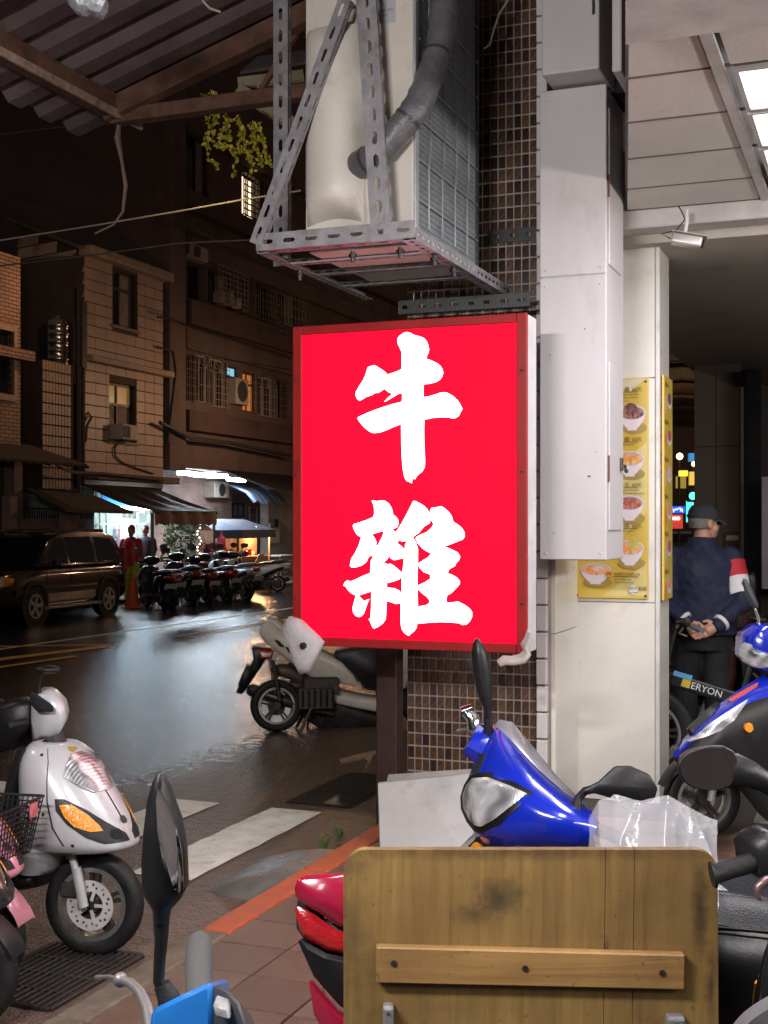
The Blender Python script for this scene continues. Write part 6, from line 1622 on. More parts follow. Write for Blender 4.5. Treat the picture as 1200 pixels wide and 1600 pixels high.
def mirror(root, base, tip, facing, w=.085, h=.055, sm=PLAS, roll=0.0, T=None, stem=.0075):
    """stem from base to tip, a shaped head on top whose glass faces `facing`"""
    T = T or Matrix.Identity(4); base, tip, f = Vector(base), Vector(tip), Vector(facing).normalized()
    mr = put('mirror', None, root)
    midp = base.lerp(tip, .55)+Vector((0, 0, .025))
    MB().tube([base, base+Vector((0, 0, .03)), midp, tip], [stem*1.8, stem*1.4, stem, stem*.95], 8).xf(T).build('mirror_stem', sm, mr, smooth=True)
    up = Vector((0, 0, 1)); side = f.cross(up).normalized(); up = side.cross(f).normalized()
    q = Matrix.Rotation(roll, 3, f); side = q @ side; up = q @ up
    def ring(k, d): return [tip+side*(w*k*math.copysign(abs(math.cos(a))**.75, math.cos(a)))+up*(h*k*(1+.14*math.cos(a))*math.copysign(abs(math.sin(a))**.75, math.sin(a)))+f*d for a in (2*PI*i/26 for i in range(26))]
    MB().rings([ring(.2, -.052), ring(.55, -.045), ring(.85, -.024), ring(1, 0), ring(1, .008), ring(.93, .010)]).xf(T).build('mirror_shell', PLAS, mr, smooth=60)
    MB().rings([ring(.92, .0095), ring(.90, .0125)]).xf(T).build('mirror_glass', MIRG, mr)
    return mr

COWL_A = [(.885, .47, .37, .06), (.875, .52, .35, .125), (.83, .58, .33, .175, 2.3), (.76, .64, .32, .20, 2.2), (.67, .71, .32, .208, 2.2), (.58, .775, .32, .205, 2.25), (.50, .825, .33, .19, 2.3), (.465, .82, .33, .17, 2.3), (.45, .76, .33, .155, 2.3), (.44, .56, .33, .15, 2.5), (.34, .47, .33, .14, 2.5)]
def scooter(label, body, loc, yaw, group='parked scooters', style='A', steer=0.0, lean=0.0, scale=1.0, accent=None, seatmat=None, mirrors=(1, -1), basket=False, lamp_head=False, name='scooter', detail=True, tailmat=None, mir=None, head_secs=None, cat='scooter', cowlz=1.0, hz=None, skip=(), body2=None):
    root = thing(name, label, cat, loc, yaw, group)
    root.rotation_euler = (lean, 0, yaw); root.scale = (scale,)*3
    accent = accent or PLAS; T = steer_m(steer)
    WR = .215; fx, rx = .64, -.62
    wheel(root, 'front_wheel', (fx, 0, WR), WR, .084, -1, T)
    wheel(root, 'rear_wheel', (rx, 0, WR), WR, .10, 0)
    # fork, front fender
    b = MB()
    for e in (-1, 1):
        b.tube([(fx-.015, e*.075, WR), (fx-.05, e*.078, WR+.16)], .021, 10); b.tube([(fx-.045, e*.078, WR+.13), (fx-.12, e*.07, .56)], .016, 10)
    b.xf(T).build('fork', M('fork_grey', (.42, .42, .44), .4, .3, dirt=.2), root, smooth=50)
    rows = []
    for i in range(13):
        a = R(18)+R(140)*i/12; rows.append([(fx+(WR+.022)*math.cos(a)*1.0, y, WR+(WR+.022-(.02 if abs(y) > .05 else 0))*math.sin(a)) for y in (-.066, -.05, 0, .05, .066)])
    b = MB(); b.slab(rows, (0, 0, .004)); b.xf(T).build('front_fender', accent if style != 'P' else body, root, smooth=60)
    # front cowl with lamp, side lights and nose grille
    cw_ = ZLoft([(q[0]*cowlz if q[0] > .5 else q[0],)+q[1:] for q in COWL_A])
    cw_.solid().build('front_cowl', body, root, smooth=60)
    if style in ('A', 'P'):
        o = cw_.patch([(1.75, -.30, .30), (2.3, -.62, .62), (3.0, -.85, .85), (3.45, -.60, .60), (3.75, -.35, .35)], .006); o.build('headlight', LENS, root, smooth=60)
        for e in (-1, 1):
            pr = [(3.9, 1.05, 1.25), (4.4, .70, 1.32), (5.0, .42, 1.22), (5.6, .10, 1.0), (6.0, .08, .7)]
            cw_.patch([(t, e*a, e*c) for t, a, c in pr], .003).build('cheek_panel', PLAS, root, smooth=60)
            pr = [(4.15, .95, 1.20), (4.6, .74, 1.20), (5.1, .62, 1.10), (5.35, .60, .85)]
            cw_.patch([(t, e*a, e*c) for t, a, c in pr], .008).build('turn_signal', AMB, root, smooth=60)
            cw_.patch([(t, e*a, e*c) for t, a, c in ((5.35, .22, .42), (5.6, .20, .5), (5.8, .22, .45))], .005).build('air_intake', M('black_void', ()), root, smooth=60)
        for e in (-1, 1):
            cw_.patch([(t, e*a, e*(a+.022)) for t, a in ((1.2, 1.05), (2.2, 1.12), (3.2, 1.28), (4.0, 1.42), (5.2, 1.50), (6.2, 1.45))], .0015).build('panel_seam', M('black_void', ()), root, smooth=60)
            for t, a in ((1.7, 1.30), (4.6, 1.58), (6.1, 1.30)):
                c = cw_.pt(t, e*a); nn = cw_.nrm(t, e*a); MB().tube([c, c+nn*.003], .007, 10).build('screw', STEELD, root)
        cw_.patch([(3.55, -.012, .012), (4.2, -.012, .012), (4.9, -.012, .012)], .0012, 2).build('panel_seam', M('black_void', ()), root, smooth=60)
        b = MB(); c = cw_.pt(5.05, 0)+cw_.nrm(5.05, 0)*.004; nn = cw_.nrm(5.05, 0); b.tube([c, c+nn*.004], .018, 14); b.build('badge', STEELD, root)
        c = cw_.pt(1.45, -.2); nn = cw_.nrm(1.45, -.2); b = MB(); b.tube([c, c+nn*.004], .016, 12); b.tube([c+Vector((0, .028, .0)), c+Vector((0, .028, 0))+nn*.004], .010, 10); b.build('sticker', M('sticker_gold', (.35, .22, .04), .4), root)
    elif style == 'S':
        for e in (-1, 1):
            pr = [(1.6, .60, .80), (2.6, .50, 1.05), (3.8, .34, .95), (5.0, .22, .6), (5.8, .15, .3)]
            cw_.patch([(t, e*a, e*c) for t, a, c in pr], .005).build('cheek_panel', PLAS, root, smooth=60)
            pr = [(1.9, .66, .82), (2.9, .56, .98), (4.0, .40, .82), (5.0, .26, .46)]
            cw_.patch([(t, e*a, e*c) for t, a, c in pr], .010).build('turn_signal', LENS, root, smooth=60)
            pr = [(2.0, 1.1, 1.7), (4, 1.0, 1.75), (6, .8, 1.7), (7.3, .6, 1.6)]
            cw_.patch([(t, e*a, e*c) for t, a, c in pr], .006).build('side_cladding', PLAS, root, smooth=60)
            c = cw_.pt(3.2, e*1.32); nn = cw_.nrm(3.2, e*1.32); b = MB(); b.tube([c, c+nn*.016], .024, 16); b.build('reflector', AMB, root, smooth=40)
    # leg shield, floor, body
    b = MB(); rows = []
    for i in range(9):
        k = i/8; z = .86*min(1, cowlz+.05)-(.86*min(1, cowlz+.05)-.32)*k; x = .345-.04*math.sin(k*PI)-.02*k; w = .165+.03*math.sin(k*PI); rows.append([(x-.012*(abs(j)/4)**2*0+.02*(abs(j)/4)**2, w*j/4, z) for j in range(-4, 5)])
    b.slab(rows, (.03, 0, 0)); b.build('leg_shield', PLAS, root, smooth=60)
    XLoft([(.40, .27, .34, .10), (.30, .25, .35, .15), (.05, .24, .34, .165), (-.18, .24, .36, .165), (-.24, .25, .42, .15)]).solid(20, 3).build('floorboard', PLAS, root, smooth=60)
    bd = XLoft([(-.12, .32, .58, .085), (-.18, .30, .70, .125), (-.34, .34, .74, .165), (-.55, .46, .745, .175), (-.75, .54, .76, .150), (-.92, .60, .76, .10), (-.985, .665, .735, .05)])
    bd.solid(24, 4).build('rear_body', body2 or body, root, smooth=60)
    for e in (0, PI):
        sgn = 1 if e == 0 else -1
        bd.patch([(1.2, e-sgn*.9, e-sgn*.2), (2.2, e-sgn*.75, e-sgn*.1), (3.2, e-sgn*.6, e+sgn*.0), (4.2, e-sgn*.5, e+sgn*.1)], .005).build('side_trim', accent, root, smooth=60)
    bd.patch([(5.0, PI/2-2.4, PI/2-1.75), (5.5, PI/2-2.6, PI/2-1.6)], .004)
    tl = XLoft([(-.93, .64, .735, .095), (-.985, .655, .73, .075), (-1.0, .67, .715, .04)]); tl.solid(18, 2).build('tail_light', LENSR, root, smooth=60)
    for e in (-1, 1): XLoft([(-.90, .655, .72, .02), (-.95, .66, .715, .025), (-.97, .67, .70, .012)]).solid(12, 2).xf(Matrix.Translation((0, e*.095, 0))).build('rear_signal', AMB, root, smooth=60)
    st_ = XLoft([(-.08, .69, .735, .06), (-.13, .695, .765, .115), (-.25, .71, .785, .145), (-.42, .72, .79, .15), (-.52, .735, .83, .145), (-.70, .755, .845, .135), (-.83, .775, .84, .095), (-.87, .79, .825, .05)])
    st_.solid(22, 4).build('seat', seatmat or SEATM, root, smooth=60)
    b = MB(); b.tube([(-.66, .15, .74), (-.84, .15, .79), (-.97, .10, .80), (-1.0, 0, .80), (-.97, -.10, .80), (-.84, -.15, .79), (-.66, -.15, .74)], .012, 8); b.build('grab_rail', GPLAS, root, smooth=60)
    # engine, exhaust, rear fender, plate
    b = MB(); b.box(-.70, -.22, .06, .13, .16, .32); b.lathe([(.02, .05), (.10, .055), (.12, .09), (.10, .135), (.02, .14)], 18, (rx, 0, WR), 'y'); b.box(-.45, -.15, -.10, .08, .18, .36); b.box(-.40, -.10, -.07, .07, .30, .44)
    for k in range(6): b.box(-.42+k*.05, -.40+k*.05, -.115, .09, .2, .35)
    b.build('engine', STEELD, root, bev=.012)
    b = MB(); b.tube([(-.12, -.06, .2), (-.22, -.11, .16), (-.40, -.15, .22)], .018, 8); b.tube([(-.38, -.15, .215), (-.44, -.155, .235), (-.86, -.165, .335), (-.90, -.165, .345)], [.03, .055, .062, .045], 14); b.build('exhaust', M('exhaust_black', (.05, .042, .038), .38, .6, dirt=.3, dcol=(.10, .05, .03)), root, smooth=50)
    b = MB(); b.tube([(-.48, -.215, .262), (-.80, -.228, .34)], [.035, .03], 8, flat=1.0); b.build('heat_shield', STEELD, root, smooth=50)
    for e in (-1, 1): MB().tube([(rx+.02, e*.12, .26), (-.66, e*.135, .60)], .018, 8).build('shock', CHR if e > 0 else STEELD, root, smooth=50)
    b = MB(); b.slab([[(-.72, -.09, .56), (-.72, .09, .56)], [(-.90, -.09, .56), (-.90, .09, .56)], [(-1.04, -.085, .40), (-1.04, .085, .40)], [(-1.08, -.07, .30), (-1.08, .07, .30)]], (-.004, 0, .006)); b.build('rear_fender', PLAS, root, bev=.004)
    pl = MB().box(-.0, .003, -.13, .13, -.075, .075).xf(Matrix.Translation((-1.02, 0, .50)) @ Matrix.Rotation(R(-35), 4, 'Y')).build('licence_plate', PLATEW, root, bev=.001)
    MB().tube([(-.30, .12, .22), (-.34, .20, .01)], .012, 8).build('side_stand', STEELD, root)
    MB().tube([(-.34, .13, .2), (-.44, .15, .008), (-.44, -.15, .008), (-.34, -.13, .2)], .014, 8).build('centre_stand', STEELD, root)
    # handlebar
    if lamp_head:
        hd = ZLoft(head_secs or [(.885, .44, .30, .09), (.90, .52, .25, .17, 2.2), (.95, .575, .22, .225, 2.1), (1.01, .545, .21, .235, 2.2), (1.06, .46, .215, .19, 2.4), (1.10, .385, .22, .12, 2.6), (1.115, .34, .24, .06)])
        hd.solid(32, 4).xf(T).build('handlebar_cover', body, root, smooth=60)
        hd.patch([(1.15, -1.15, 1.15), (1.7, -1.25, 1.25), (2.3, -1.15, 1.15), (2.9, -.8, .8)], .003, 14).xf(T).build('lamp_surround', PLAS, root, smooth=60)
        for e in (-1, 1):
            hd.patch([(t, e*a, e*c) for t, a, c in ((1.25, .06, .85), (1.7, .04, 1.15), (2.2, .04, 1.05), (2.6, .04, .60))], .010, 12).xf(T).build('headlight', LENS, root, smooth=60)
        ZLoft([(1.0, .22, .17, .16), (1.07, .23, .18, .13), (1.12, .27, .22, .07)]).solid(18, 3).xf(T).build('instrument_panel', GPLAS, root, smooth=60)
        hz = hz or 1.0
    else:
        hd = ZLoft(head_secs or [(.90, .36, .28, .06), (.94, .43, .25, .12), (.99, .46, .22, .165), (1.04, .44, .21, .16), (1.075, .37, .22, .11), (1.085, .32, .25, .05)])
        hd.solid(26, 4).xf(T).build('handlebar_cover', body, root, smooth=60)
        ZLoft([(.93, .245, .19, .10), (.99, .24, .175, .15), (1.05, .24, .18, .14), (1.075, .26, .21, .08)]).solid(20, 3).xf(T).build('instrument_panel', PLAS, root, smooth=60)
        MB().tube([(.43, 0, .90), (.46, 0, .84)], .05, 12).xf(T).build('steering_neck', PLAS, root)
        hz = .985
    for e in (-1, 1):
        g_ = put('handle', None, root)
        MB().tube([(.27, e*.12, hz), (.235, e*.25, hz+.005)], .013, 8).xf(T).build('bar', STEELD, g_)
        MB().lathe([(.001, 0), (.019, 0), (.021, .01), (.018, .02), (.0175, .11), (.022, .118), (.022, .127), (.001, .127)], 14, (0, 0, 0), 'y').xf(Matrix.Translation((.242, 0, hz+.004)) @ Matrix.Rotation(e*R(14), 4, 'Z') @ Matrix.Scale(e, 4, (0, 1, 0)) @ Matrix.Translation((0, .235, 0))).xf(T).build('grip', RUB, g_, smooth=50)
        MB().tube([(.30, e*.20, hz), (.315, e*.25, hz-.004), (.30, e*.32, hz-.008), (.275, e*.37, hz-.006)], [.008, .007, .006, .009], 8).xf(T).build('lever', ALU, g_, smooth=50)
        MB().box(.225, .30, e*.19-.018, e*.19+.018, hz-.02, hz+.025).xf(T).build('switch_box', PLAS, g_, bev=.008)
    for e in mirrors:
        md = dict(base=(.27, e*.19, hz+.02), tip=(.25, e*.30, hz+.23), facing=(-1, -e*.12, .05), w=.085, h=.055)
        if mir and e in mir: md.update(mir[e])
        mirror(root, T=T, **md)
    if basket:
        bk = put('basket', None, root); b = MB()
        def wire(p, q): b.tube([p, q], .0028, 4)
        x0, x1, w0, w1, z0, z1 = .55, .84, .15, .19, .52, .74
        n_ = 14
        for i in range(n_+1):
            k = -1+2*i/n_
            wire((x0, w0*k, z0), (x0-.02, w1*k, z1)); wire((x1-.04, w0*k, z0), (x1, w1*k, z1)); wire((x0, w0*k, z0), (x1-.04, w0*k, z0))
            xx = x0+(x1-x0-.04)*i/n_
            for e in (-1, 1): wire((xx, e*w0, z0), (x0-.02+(x1-x0+.02)*i/n_, e*w1, z1))
        for j in range(11):
            k = j/10; w = w0+(w1-w0)*k; z = z0+(z1-z0)*k; xa = x0-.02*k; xb = x1-.04+.04*k
            for p, q in (((xa, -w, z), (xa, w, z)), ((xb, -w, z), (xb, w, z)), ((xa, -w, z), (xb, -w, z)), ((xa, w, z), (xb, w, z))): wire(p, q)
        b.build('wire_mesh', PLAS, bk, fix=False)
        MB().tube([(x0-.02, -w1, z1), (x1, -w1, z1), (x1, w1, z1), (x0-.02, w1, z1), (x0-.02, -w1, z1)], .006, 6).build('rim_wire', PLAS, bk)
        MB().box(x1-.012, x1-.006, .07, .13, z1-.065, z1-.01).xf(Matrix.Translation((.012, 0, 0))).build('sticker', M('sticker_red_blue', (.5, .12, .14), .5, var=.5, vs=30), bk)
        MB().tube([(.5, 0, .80), (.62, 0, .70)], .02, 8).build('basket_bracket', STEELD, bk)
    if skip:
        dead = []
        for ch in root.children:
            if ch.name.split('.')[0] in skip: dead += [ch]+list(ch.children_recursive)
        for o_ in dead: bpy.data.objects.remove(o_)
    return root

class GridSurf:
    """smooth surface through a control grid of points given as (u, v, distance)"""
    def __init__(self, rows, res=40):
        self.c = [[P(*q) for q in r] for r in rows]; self.n = len(rows)-1; self.m = len(rows[0])-1; self.res = res
        self.g = [[self.pt(self.n*i/res, self.m*j/res) for j in range(res+1)] for i in range(res+1)]
    def pt(self, a, b):
        a = max(0, min(self.n-1e-6, a)); b = max(0, min(self.m-1e-6, b)); i, j = int(a), int(b); ta, tb = a-i, b-j
        R_ = []
        for k in range(-1, 3):
            r = self.c[max(0, min(self.n, i+k))]; q = [r[max(0, min(self.m, j+h))] for h in range(-1, 3)]; R_.append(cr_interp(*q, tb))
        return cr_interp(*R_, ta)
    def nrm(self, i, j):
        N = self.res; a = self.g[min(i+1, N)][j]-self.g[max(i-1, 0)][j]; b = self.g[i][min(j+1, N)]-self.g[i][max(j-1, 0)]; n = a.cross(b)
        n = n.normalized() if n.length > 1e-9 else Vector((0, -1, 0)); return n if n.y < 0 else -n
    def solid(self, th=.03, step=2):
        N = self.res; idx = list(range(0, N+1, step)); f = [[self.g[i][j] for j in idx] for i in idx]; bk = [[self.g[i][j]-self.nrm(i, j)*th for j in idx] for i in idx]
        return shell(f, bk)
    def near(self, u, v):
        best = None
        for i in range(self.res+1):
            for j in range(self.res+1):
                p = self.g[i][j]; d = (600+F*p.x/p.y-u)**2+(HY-F*(p.z-CAM_H)/p.y-v)**2
                if best is None or d < best[0]: best = (d, i, j)
        _, i, j = best; n = self.nrm(i, j); p0 = self.g[i][j]
        # slide along the ray onto the tangent plane
        r = Vector(((u-600)/F, 1, -(v-HY)/F)); o = Vector((0, 0, CAM_H)); den = r.dot(n)
        p = o+r*((p0-o).dot(n)/den) if abs(den) > .12 else p0
        return (p if (p-p0).length < .06 else p0), n
    def patch(self, rows, off=.006, m=8, th=.012):
        top, bot = [], []
        for (l_, r_) in rows:
            a, b = [], []
            for k in range(m+1):
                p, n = self.near(l_[0]+(r_[0]-l_[0])*k/m, l_[1]+(r_[1]-l_[1])*k/m); a.append(p+n*off); b.append(p-n*th)
            top.append(a); bot.append(b)
        return shell(top, bot)
def shell(f, bk):
    n, m = len(f), len(f[0]); b = MB(); b.grid(f); b.grid(bk)
    per = lambda g: [g[0][j] for j in range(m)]+[g[i][m-1] for i in range(1, n)]+[g[-1][j] for j in range(m-2, -1, -1)]+[g[i][0] for i in range(n-2, 0, -1)]
    b.rings([per(f), per(bk)], True, False, False); return b
def onto(mb, name, mat, root, smooth=60, bev=0):
    """link a mesh given in world coordinates as a part of a placed thing"""
    bpy.context.view_layer.update()
    Mi = (Matrix.LocRotScale(root.location, root.rotation_euler, root.scale)).inverted(); mb.v = [Mi @ p for p in mb.v]
    return put(name, mb.mesh(name, mat, smooth, bev), root)
def PP(pts): return [P(*q) for q in pts]

# the white scooter at the left
def wheel_at(u, v, yaw, steer=0, scale=1.0, fx=.64, z=0.0):
    """scooter origin so that its front wheel touches the ground seen at (u, v)"""
    p = G(u, v, z); d = Vector((math.cos(yaw), math.sin(yaw), 0)); return p-d*fx*scale
def rear_at(u, v, yaw, scale=1.0, rx=-.62, z=0.0): return wheel_at(u, v, yaw, 0, scale, rx, z)
yA = R(-20)
SA = scooter('silver white scooter with amber side lights facing right at the left edge', P_SILVER, wheel_at(143, 1493, yA, 0, .97), yA, style='A', steer=R(8), lean=R(-2), scale=.97, skip=('front_fender', 'handlebar_cover', 'instrument_panel', 'handle'), mirrors=())
YA = 5.35
def plate5(front, d, name, mat, root, bev=.03, sm=60): q = PP(front); return onto(MB().rings([q, [p+Vector((-.03, d, .01)) for p in q]]), name, mat, root, sm, bev)
plate5([(48, 1092, YA), (66, 1082, YA-.03), (82, 1091, YA-.05), (96, 1106, YA-.05), (100, 1124, YA-.05), (96, 1146, YA-.04), (84, 1155, YA-.02), (66, 1155, YA), (50, 1164, YA+.02), (47, 1130, YA+.02)], .22, 'handlebar_cover', P_SILVER, SA, .028)
plate5([(54, 1086, YA-.05), (66, 1092, YA-.062), (84, 1104, YA-.075), (83, 1113, YA-.075), (58, 1112, YA-.055), (52, 1104, YA-.05)], .05, 'cover_recess', M('black_void', ()), SA, .003)
plate5([(-10, 1108, YA+.1), (20, 1098, YA+.1), (50, 1095, YA+.08), (50, 1165, YA+.08), (20, 1172, YA+.1), (-10, 1180, YA+.1)], .12, 'instrument_panel', PLAS, SA, .02)
onto(MB().tube(PP([(62, 1092, YA+.02), (60, 1072, YA+.02), (64, 1054, YA), (74, 1048, YA)]), [.012, .009, .008, .008], 8), 'mirror_stem', PLAS, SA)
onto(MB().ball(P(74, 1046, YA), .055, .04, .018, 16, 10), 'mirror_shell', PLAS, SA)
onto(MB().ball(P(-4, 1102, YA+.25), .035, .05, .03, 14, 8), 'mirror_shell', PLAS, SA)
onto(MB().tube(PP([(10, 1135, YA-.1), (40, 1128, YA-.02)]), .018, 12), 'grip', RUB, SA)
yB = R(-12)
scooter('pink scooter with a black wire basket cut by the left edge', P_PINK, wheel_at(-40, 1548, yB, 0, .95), yB, style='P', basket=True, scale=.95, mirrors=())
yB2 = R(-6)
scooter('black scooter whose front wheel shows at the lower left edge below the pink one', P_BLACK, wheel_at(-62, 1612, yB2, 0, .95), yB2, style='A', scale=.95, mirrors=())
# blue scooter behind the board, head turned towards the viewer
yF = R(142)
SEATS = M('seat_silver_sheen', (.42, .42, .46), .3, .3, .2, 14, .3, 140)
SEATM2 = M('seat_vinyl_grey', (.035, .036, .042), .45, 0, .2, 10, .2, 220)
HEAD_F = [(.72, .46, .32, .10), (.74, .55, .27, .18, 2.2), (.80, .62, .22, .245, 2.0), (.87, .615, .19, .265, 2.1), (.94, .55, .19, .235, 2.2), (1.0, .45, .20, .165, 2.4), (1.03, .38, .21, .11, 2.6), (1.04, .33, .24, .06)]
hF = P(835, 1215, 4.15); dF = Vector((math.cos(yF), math.sin(yF), 0)); cF = hF-dF*.42
SF = scooter('bright blue scooter behind the wooden board, its head lamp turned left', P_BLUE, (cF.x, cF.y, 0.1), yF, style='S', steer=R(42), lean=R(4), scale=1.0, lamp_head=True, head_secs=HEAD_F, cowlz=.80, hz=.86, seatmat=SEATS, body2=PLAS,
        skip=('handlebar_cover', 'lamp_surround', 'headlight', 'instrument_panel', 'handle', 'mirror', 'grab_rail', 'seat', 'rear_body', 'side_trim', 'tail_light', 'rear_signal', 'rear_fender', 'licence_plate'), mirrors=())
hs_ = GridSurf([
 [(764, 1152, 4.28), (776, 1136, 4.24), (802, 1160, 4.16), (842, 1203, 4.06), (884, 1240, 3.97), (924, 1266, 3.90)],
 [(748, 1176, 4.24), (766, 1168, 4.12), (802, 1186, 4.00), (846, 1224, 3.91), (890, 1256, 3.85), (931, 1279, 3.83)],
 [(735, 1206, 4.19), (752, 1208, 4.04), (796, 1224, 3.90), (848, 1254, 3.82), (895, 1276, 3.78), (932, 1293, 3.80)],
 [(726, 1240, 4.16), (744, 1250, 3.99), (795, 1264, 3.86), (848, 1284, 3.79), (895, 1298, 3.77), (924, 1309, 3.79)],
 [(727, 1275, 4.16), (745, 1296, 4.00), (793, 1308, 3.87), (848, 1316, 3.82), (895, 1324, 3.80), (914, 1330, 3.83)],
 [(742, 1300, 4.26), (760, 1326, 4.12), (800, 1340, 3.98), (848, 1344, 3.93), (890, 1346, 3.91), (908, 1346, 3.93)]])
onto(hs_.solid(.05), 'handlebar_cover', P_BLUE, SF)
onto(hs_.patch([((737, 1210), (764, 1207)), ((726, 1228), (806, 1224)), ((721, 1246), (834, 1240)), ((722, 1264), (810, 1262)), ((730, 1282), (782, 1288)), ((742, 1298), (756, 1300))], .004, 10), 'lamp_surround', PLAS, SF)
onto(hs_.patch([((742, 1218), (766, 1217)), ((732, 1230), (800, 1231)), ((727, 1246), (824, 1243)), ((729, 1262), (800, 1261)), ((737, 1278), (774, 1281)), ((746, 1288), (756, 1290))], .011, 10), 'headlight', LENS, SF)
onto(hs_.patch([((752, 1180), (760, 1178)), ((745, 1195), (752, 1196)), ((738, 1209), (745, 1211))], .006, 3), 'cover_seam', M('black_void', ()), SF)
se = GridSurf([[(1040, 1380, 3.75), (1110, 1376, 3.72), (1165, 1378, 3.68), (1260, 1384, 3.6)], [(1040, 1384, 3.5), (1110, 1386, 3.42), (1165, 1395, 3.36), (1260, 1414, 3.28)], [(1040, 1394, 3.42), (1110, 1396, 3.35), (1165, 1404, 3.30), (1260, 1424, 3.22)], [(1040, 1440, 3.40), (1110, 1444, 3.32), (1165, 1449, 3.28), (1260, 1456, 3.2)]])
onto(se.solid(.06), 'seat', SEATM2, SF); onto(se.patch([((1045, 1379), (1240, 1384)), ((1045, 1383), (1240, 1400)), ((1045, 1387), (1240, 1411))], .003, 12), 'seat_top', SEATS, SF)  # silver top patch paints the seat's wet highlight into its colour
onto(MB().tube(PP([(1050, 1446, 3.37), (1110, 1447, 3.31), (1165, 1452, 3.26), (1250, 1459, 3.19)]), .003, 6), 'seat_piping', GPLAS, SF)
rb_ = GridSurf([[(1050, 1444, 3.44), (1110, 1448, 3.36), (1165, 1453, 3.31), (1260, 1460, 3.24)], [(1050, 1500, 3.42), (1110, 1510, 3.33), (1165, 1520, 3.28), (1260, 1530, 3.21)], [(1060, 1600, 3.5), (1110, 1610, 3.42), (1165, 1620, 3.38), (1260, 1620, 3.3)]])
onto(rb_.solid(.2), 'rear_body', PLAS, SF)
# instrument hood behind the ridge
f_ = [PP([(766, 1140, 4.27), (780, 1124, 4.26), (800, 1128, 4.24), (836, 1170, 4.16), (870, 1212, 4.06), (900, 1246, 3.98)]), PP([(764, 1152, 4.27), (776, 1136, 4.23), (802, 1160, 4.15), (842, 1203, 4.05), (884, 1240, 3.96), (924, 1266, 3.90)])]
bk = [[p+Vector((.03, .10, -.10)) for p in r] for r in f_]
onto(shell(f_, bk), 'instrument_hood', M('hood_smoke_grey', (.20, .19, .21), .2, 0, .2, 8, 0, coat=.6), SF)
def fmirror(pts_l, Y, d, name='mirror_shell'):
    """closed mirror head from (v, uleft, uright) levels at distance Y"""
    rings = []
    for k, (v, ul, ur) in enumerate(pts_l):
        c = P((ul+ur)/2, v, Y); w = (ur-ul)/2/F*Y; rings.append([c+Vector((w*math.cos(a), d*min(1, w/.03+.25)*math.sin(a), 0)) for a in (2*PI*i/20 for i in range(20))])
    return MB().rings(rings)
mF = put('mirror', None, SF)
onto(fmirror([(998, 743, 747), (1004, 739, 753), (1020, 737, 761), (1045, 739, 767), (1070, 743, 769), (1092, 749, 769), (1106, 755, 768), (1120, 757, 768)], 4.24, .035), 'mirror_shell', PLAS, SF)
onto(MB().tube(PP([(762, 1115, 4.24), (763, 1132, 4.24), (763, 1150, 4.25)]), [.012, .014, .020], 10), 'mirror_stem', PLAS, SF)
onto(MB().rings([PP([(901, 1252, 3.86), (912, 1232, 3.86), (935, 1221, 3.86), (960, 1197, 3.86), (985, 1196, 3.86), (1015, 1210, 3.86), (1028, 1232, 3.86), (1022, 1250, 3.86), (1005, 1256, 3.86), (965, 1250, 3.86), (930, 1240, 3.86), (914, 1240, 3.86)]), PP([(901, 1253, 3.91), (912, 1233, 3.92), (935, 1222, 3.92), (960, 1198, 3.93), (985, 1197, 3.94), (1015, 1211, 3.94), (1027, 1233, 3.94), (1021, 1249, 3.94), (1005, 1255, 3.94), (965, 1249, 3.93), (930, 1239, 3.92), (914, 1239, 3.91)])]), 'mirror_shell', PLAS, SF, 60, .016)
onto(MB().tube(PP([(898, 1280, 3.84), (900, 1262, 3.86), (903, 1248, 3.88), (914, 1236, 3.89), (940, 1230, 3.89)]), [.024, .019, .013, .013, .014], 10), 'mirror_stem', PLAS, SF)
onto(MB().tube(PP([(918, 1284, 3.88), (935, 1296, 3.86), (985, 1318, 3.84)]), [.016, .020, .020], 12), 'grip', RUB, SF)
onto(MB().tube(PP([(752, 1170, 4.30), (742, 1146, 4.34), (728, 1140, 4.36), (716, 1143, 4.38)]), [.010, .008, .007, .009], 8), 'brake_lever', ALU, SF)
onto(MB().tube(PP([(740, 1138, 4.36), (738, 1122, 4.36), (728, 1112, 4.37)]), [.026, .024, .018], 10).tube(PP([(722, 1112, 4.37), (738, 1106, 4.37)]), .016, 10), 'brake_cylinder', CHR, SF)
# red tail left of the board
yD = R(-2)
SD_ = scooter('crimson scooter seen from behind at the left end of the wooden board', P_RED, (.775, 3.10, 0.1), yD, style='S', scale=1.0, mirrors=(), body2=PLAS, skip=('grab_rail', 'tail_light', 'rear_signal', 'licence_plate', 'rear_fender', 'side_trim'))
def plate3(front, back, name, mat, root, bev=.012, smooth=50): return onto(MB().rings([PP(front), PP(back)]), name, mat, root, smooth, bev)
plate3([(459, 1380, 2.98), (470, 1369, 2.98), (560, 1362, 2.98), (575, 1448, 2.98), (530, 1448, 2.98), (495, 1424, 2.98), (463, 1408, 2.98)], [(464, 1378, 3.24), (474, 1368, 3.26), (560, 1362, 3.26), (575, 1440, 3.24), (530, 1440, 3.24), (498, 1418, 3.24), (468, 1404, 3.24)], 'grab_rail', P_RED, SD_, .02)
plate3([(458, 1412, 3.0), (490, 1428, 3.0), (528, 1455, 3.0), (575, 1456, 3.0), (575, 1500, 3.0), (510, 1486, 3.0), (470, 1462, 3.0)], [(464, 1412, 3.2), (492, 1426, 3.2), (528, 1450, 3.2), (575, 1452, 3.2), (575, 1490, 3.2), (512, 1478, 3.2), (474, 1456, 3.2)], 'tail_light', LENSR, SD_)
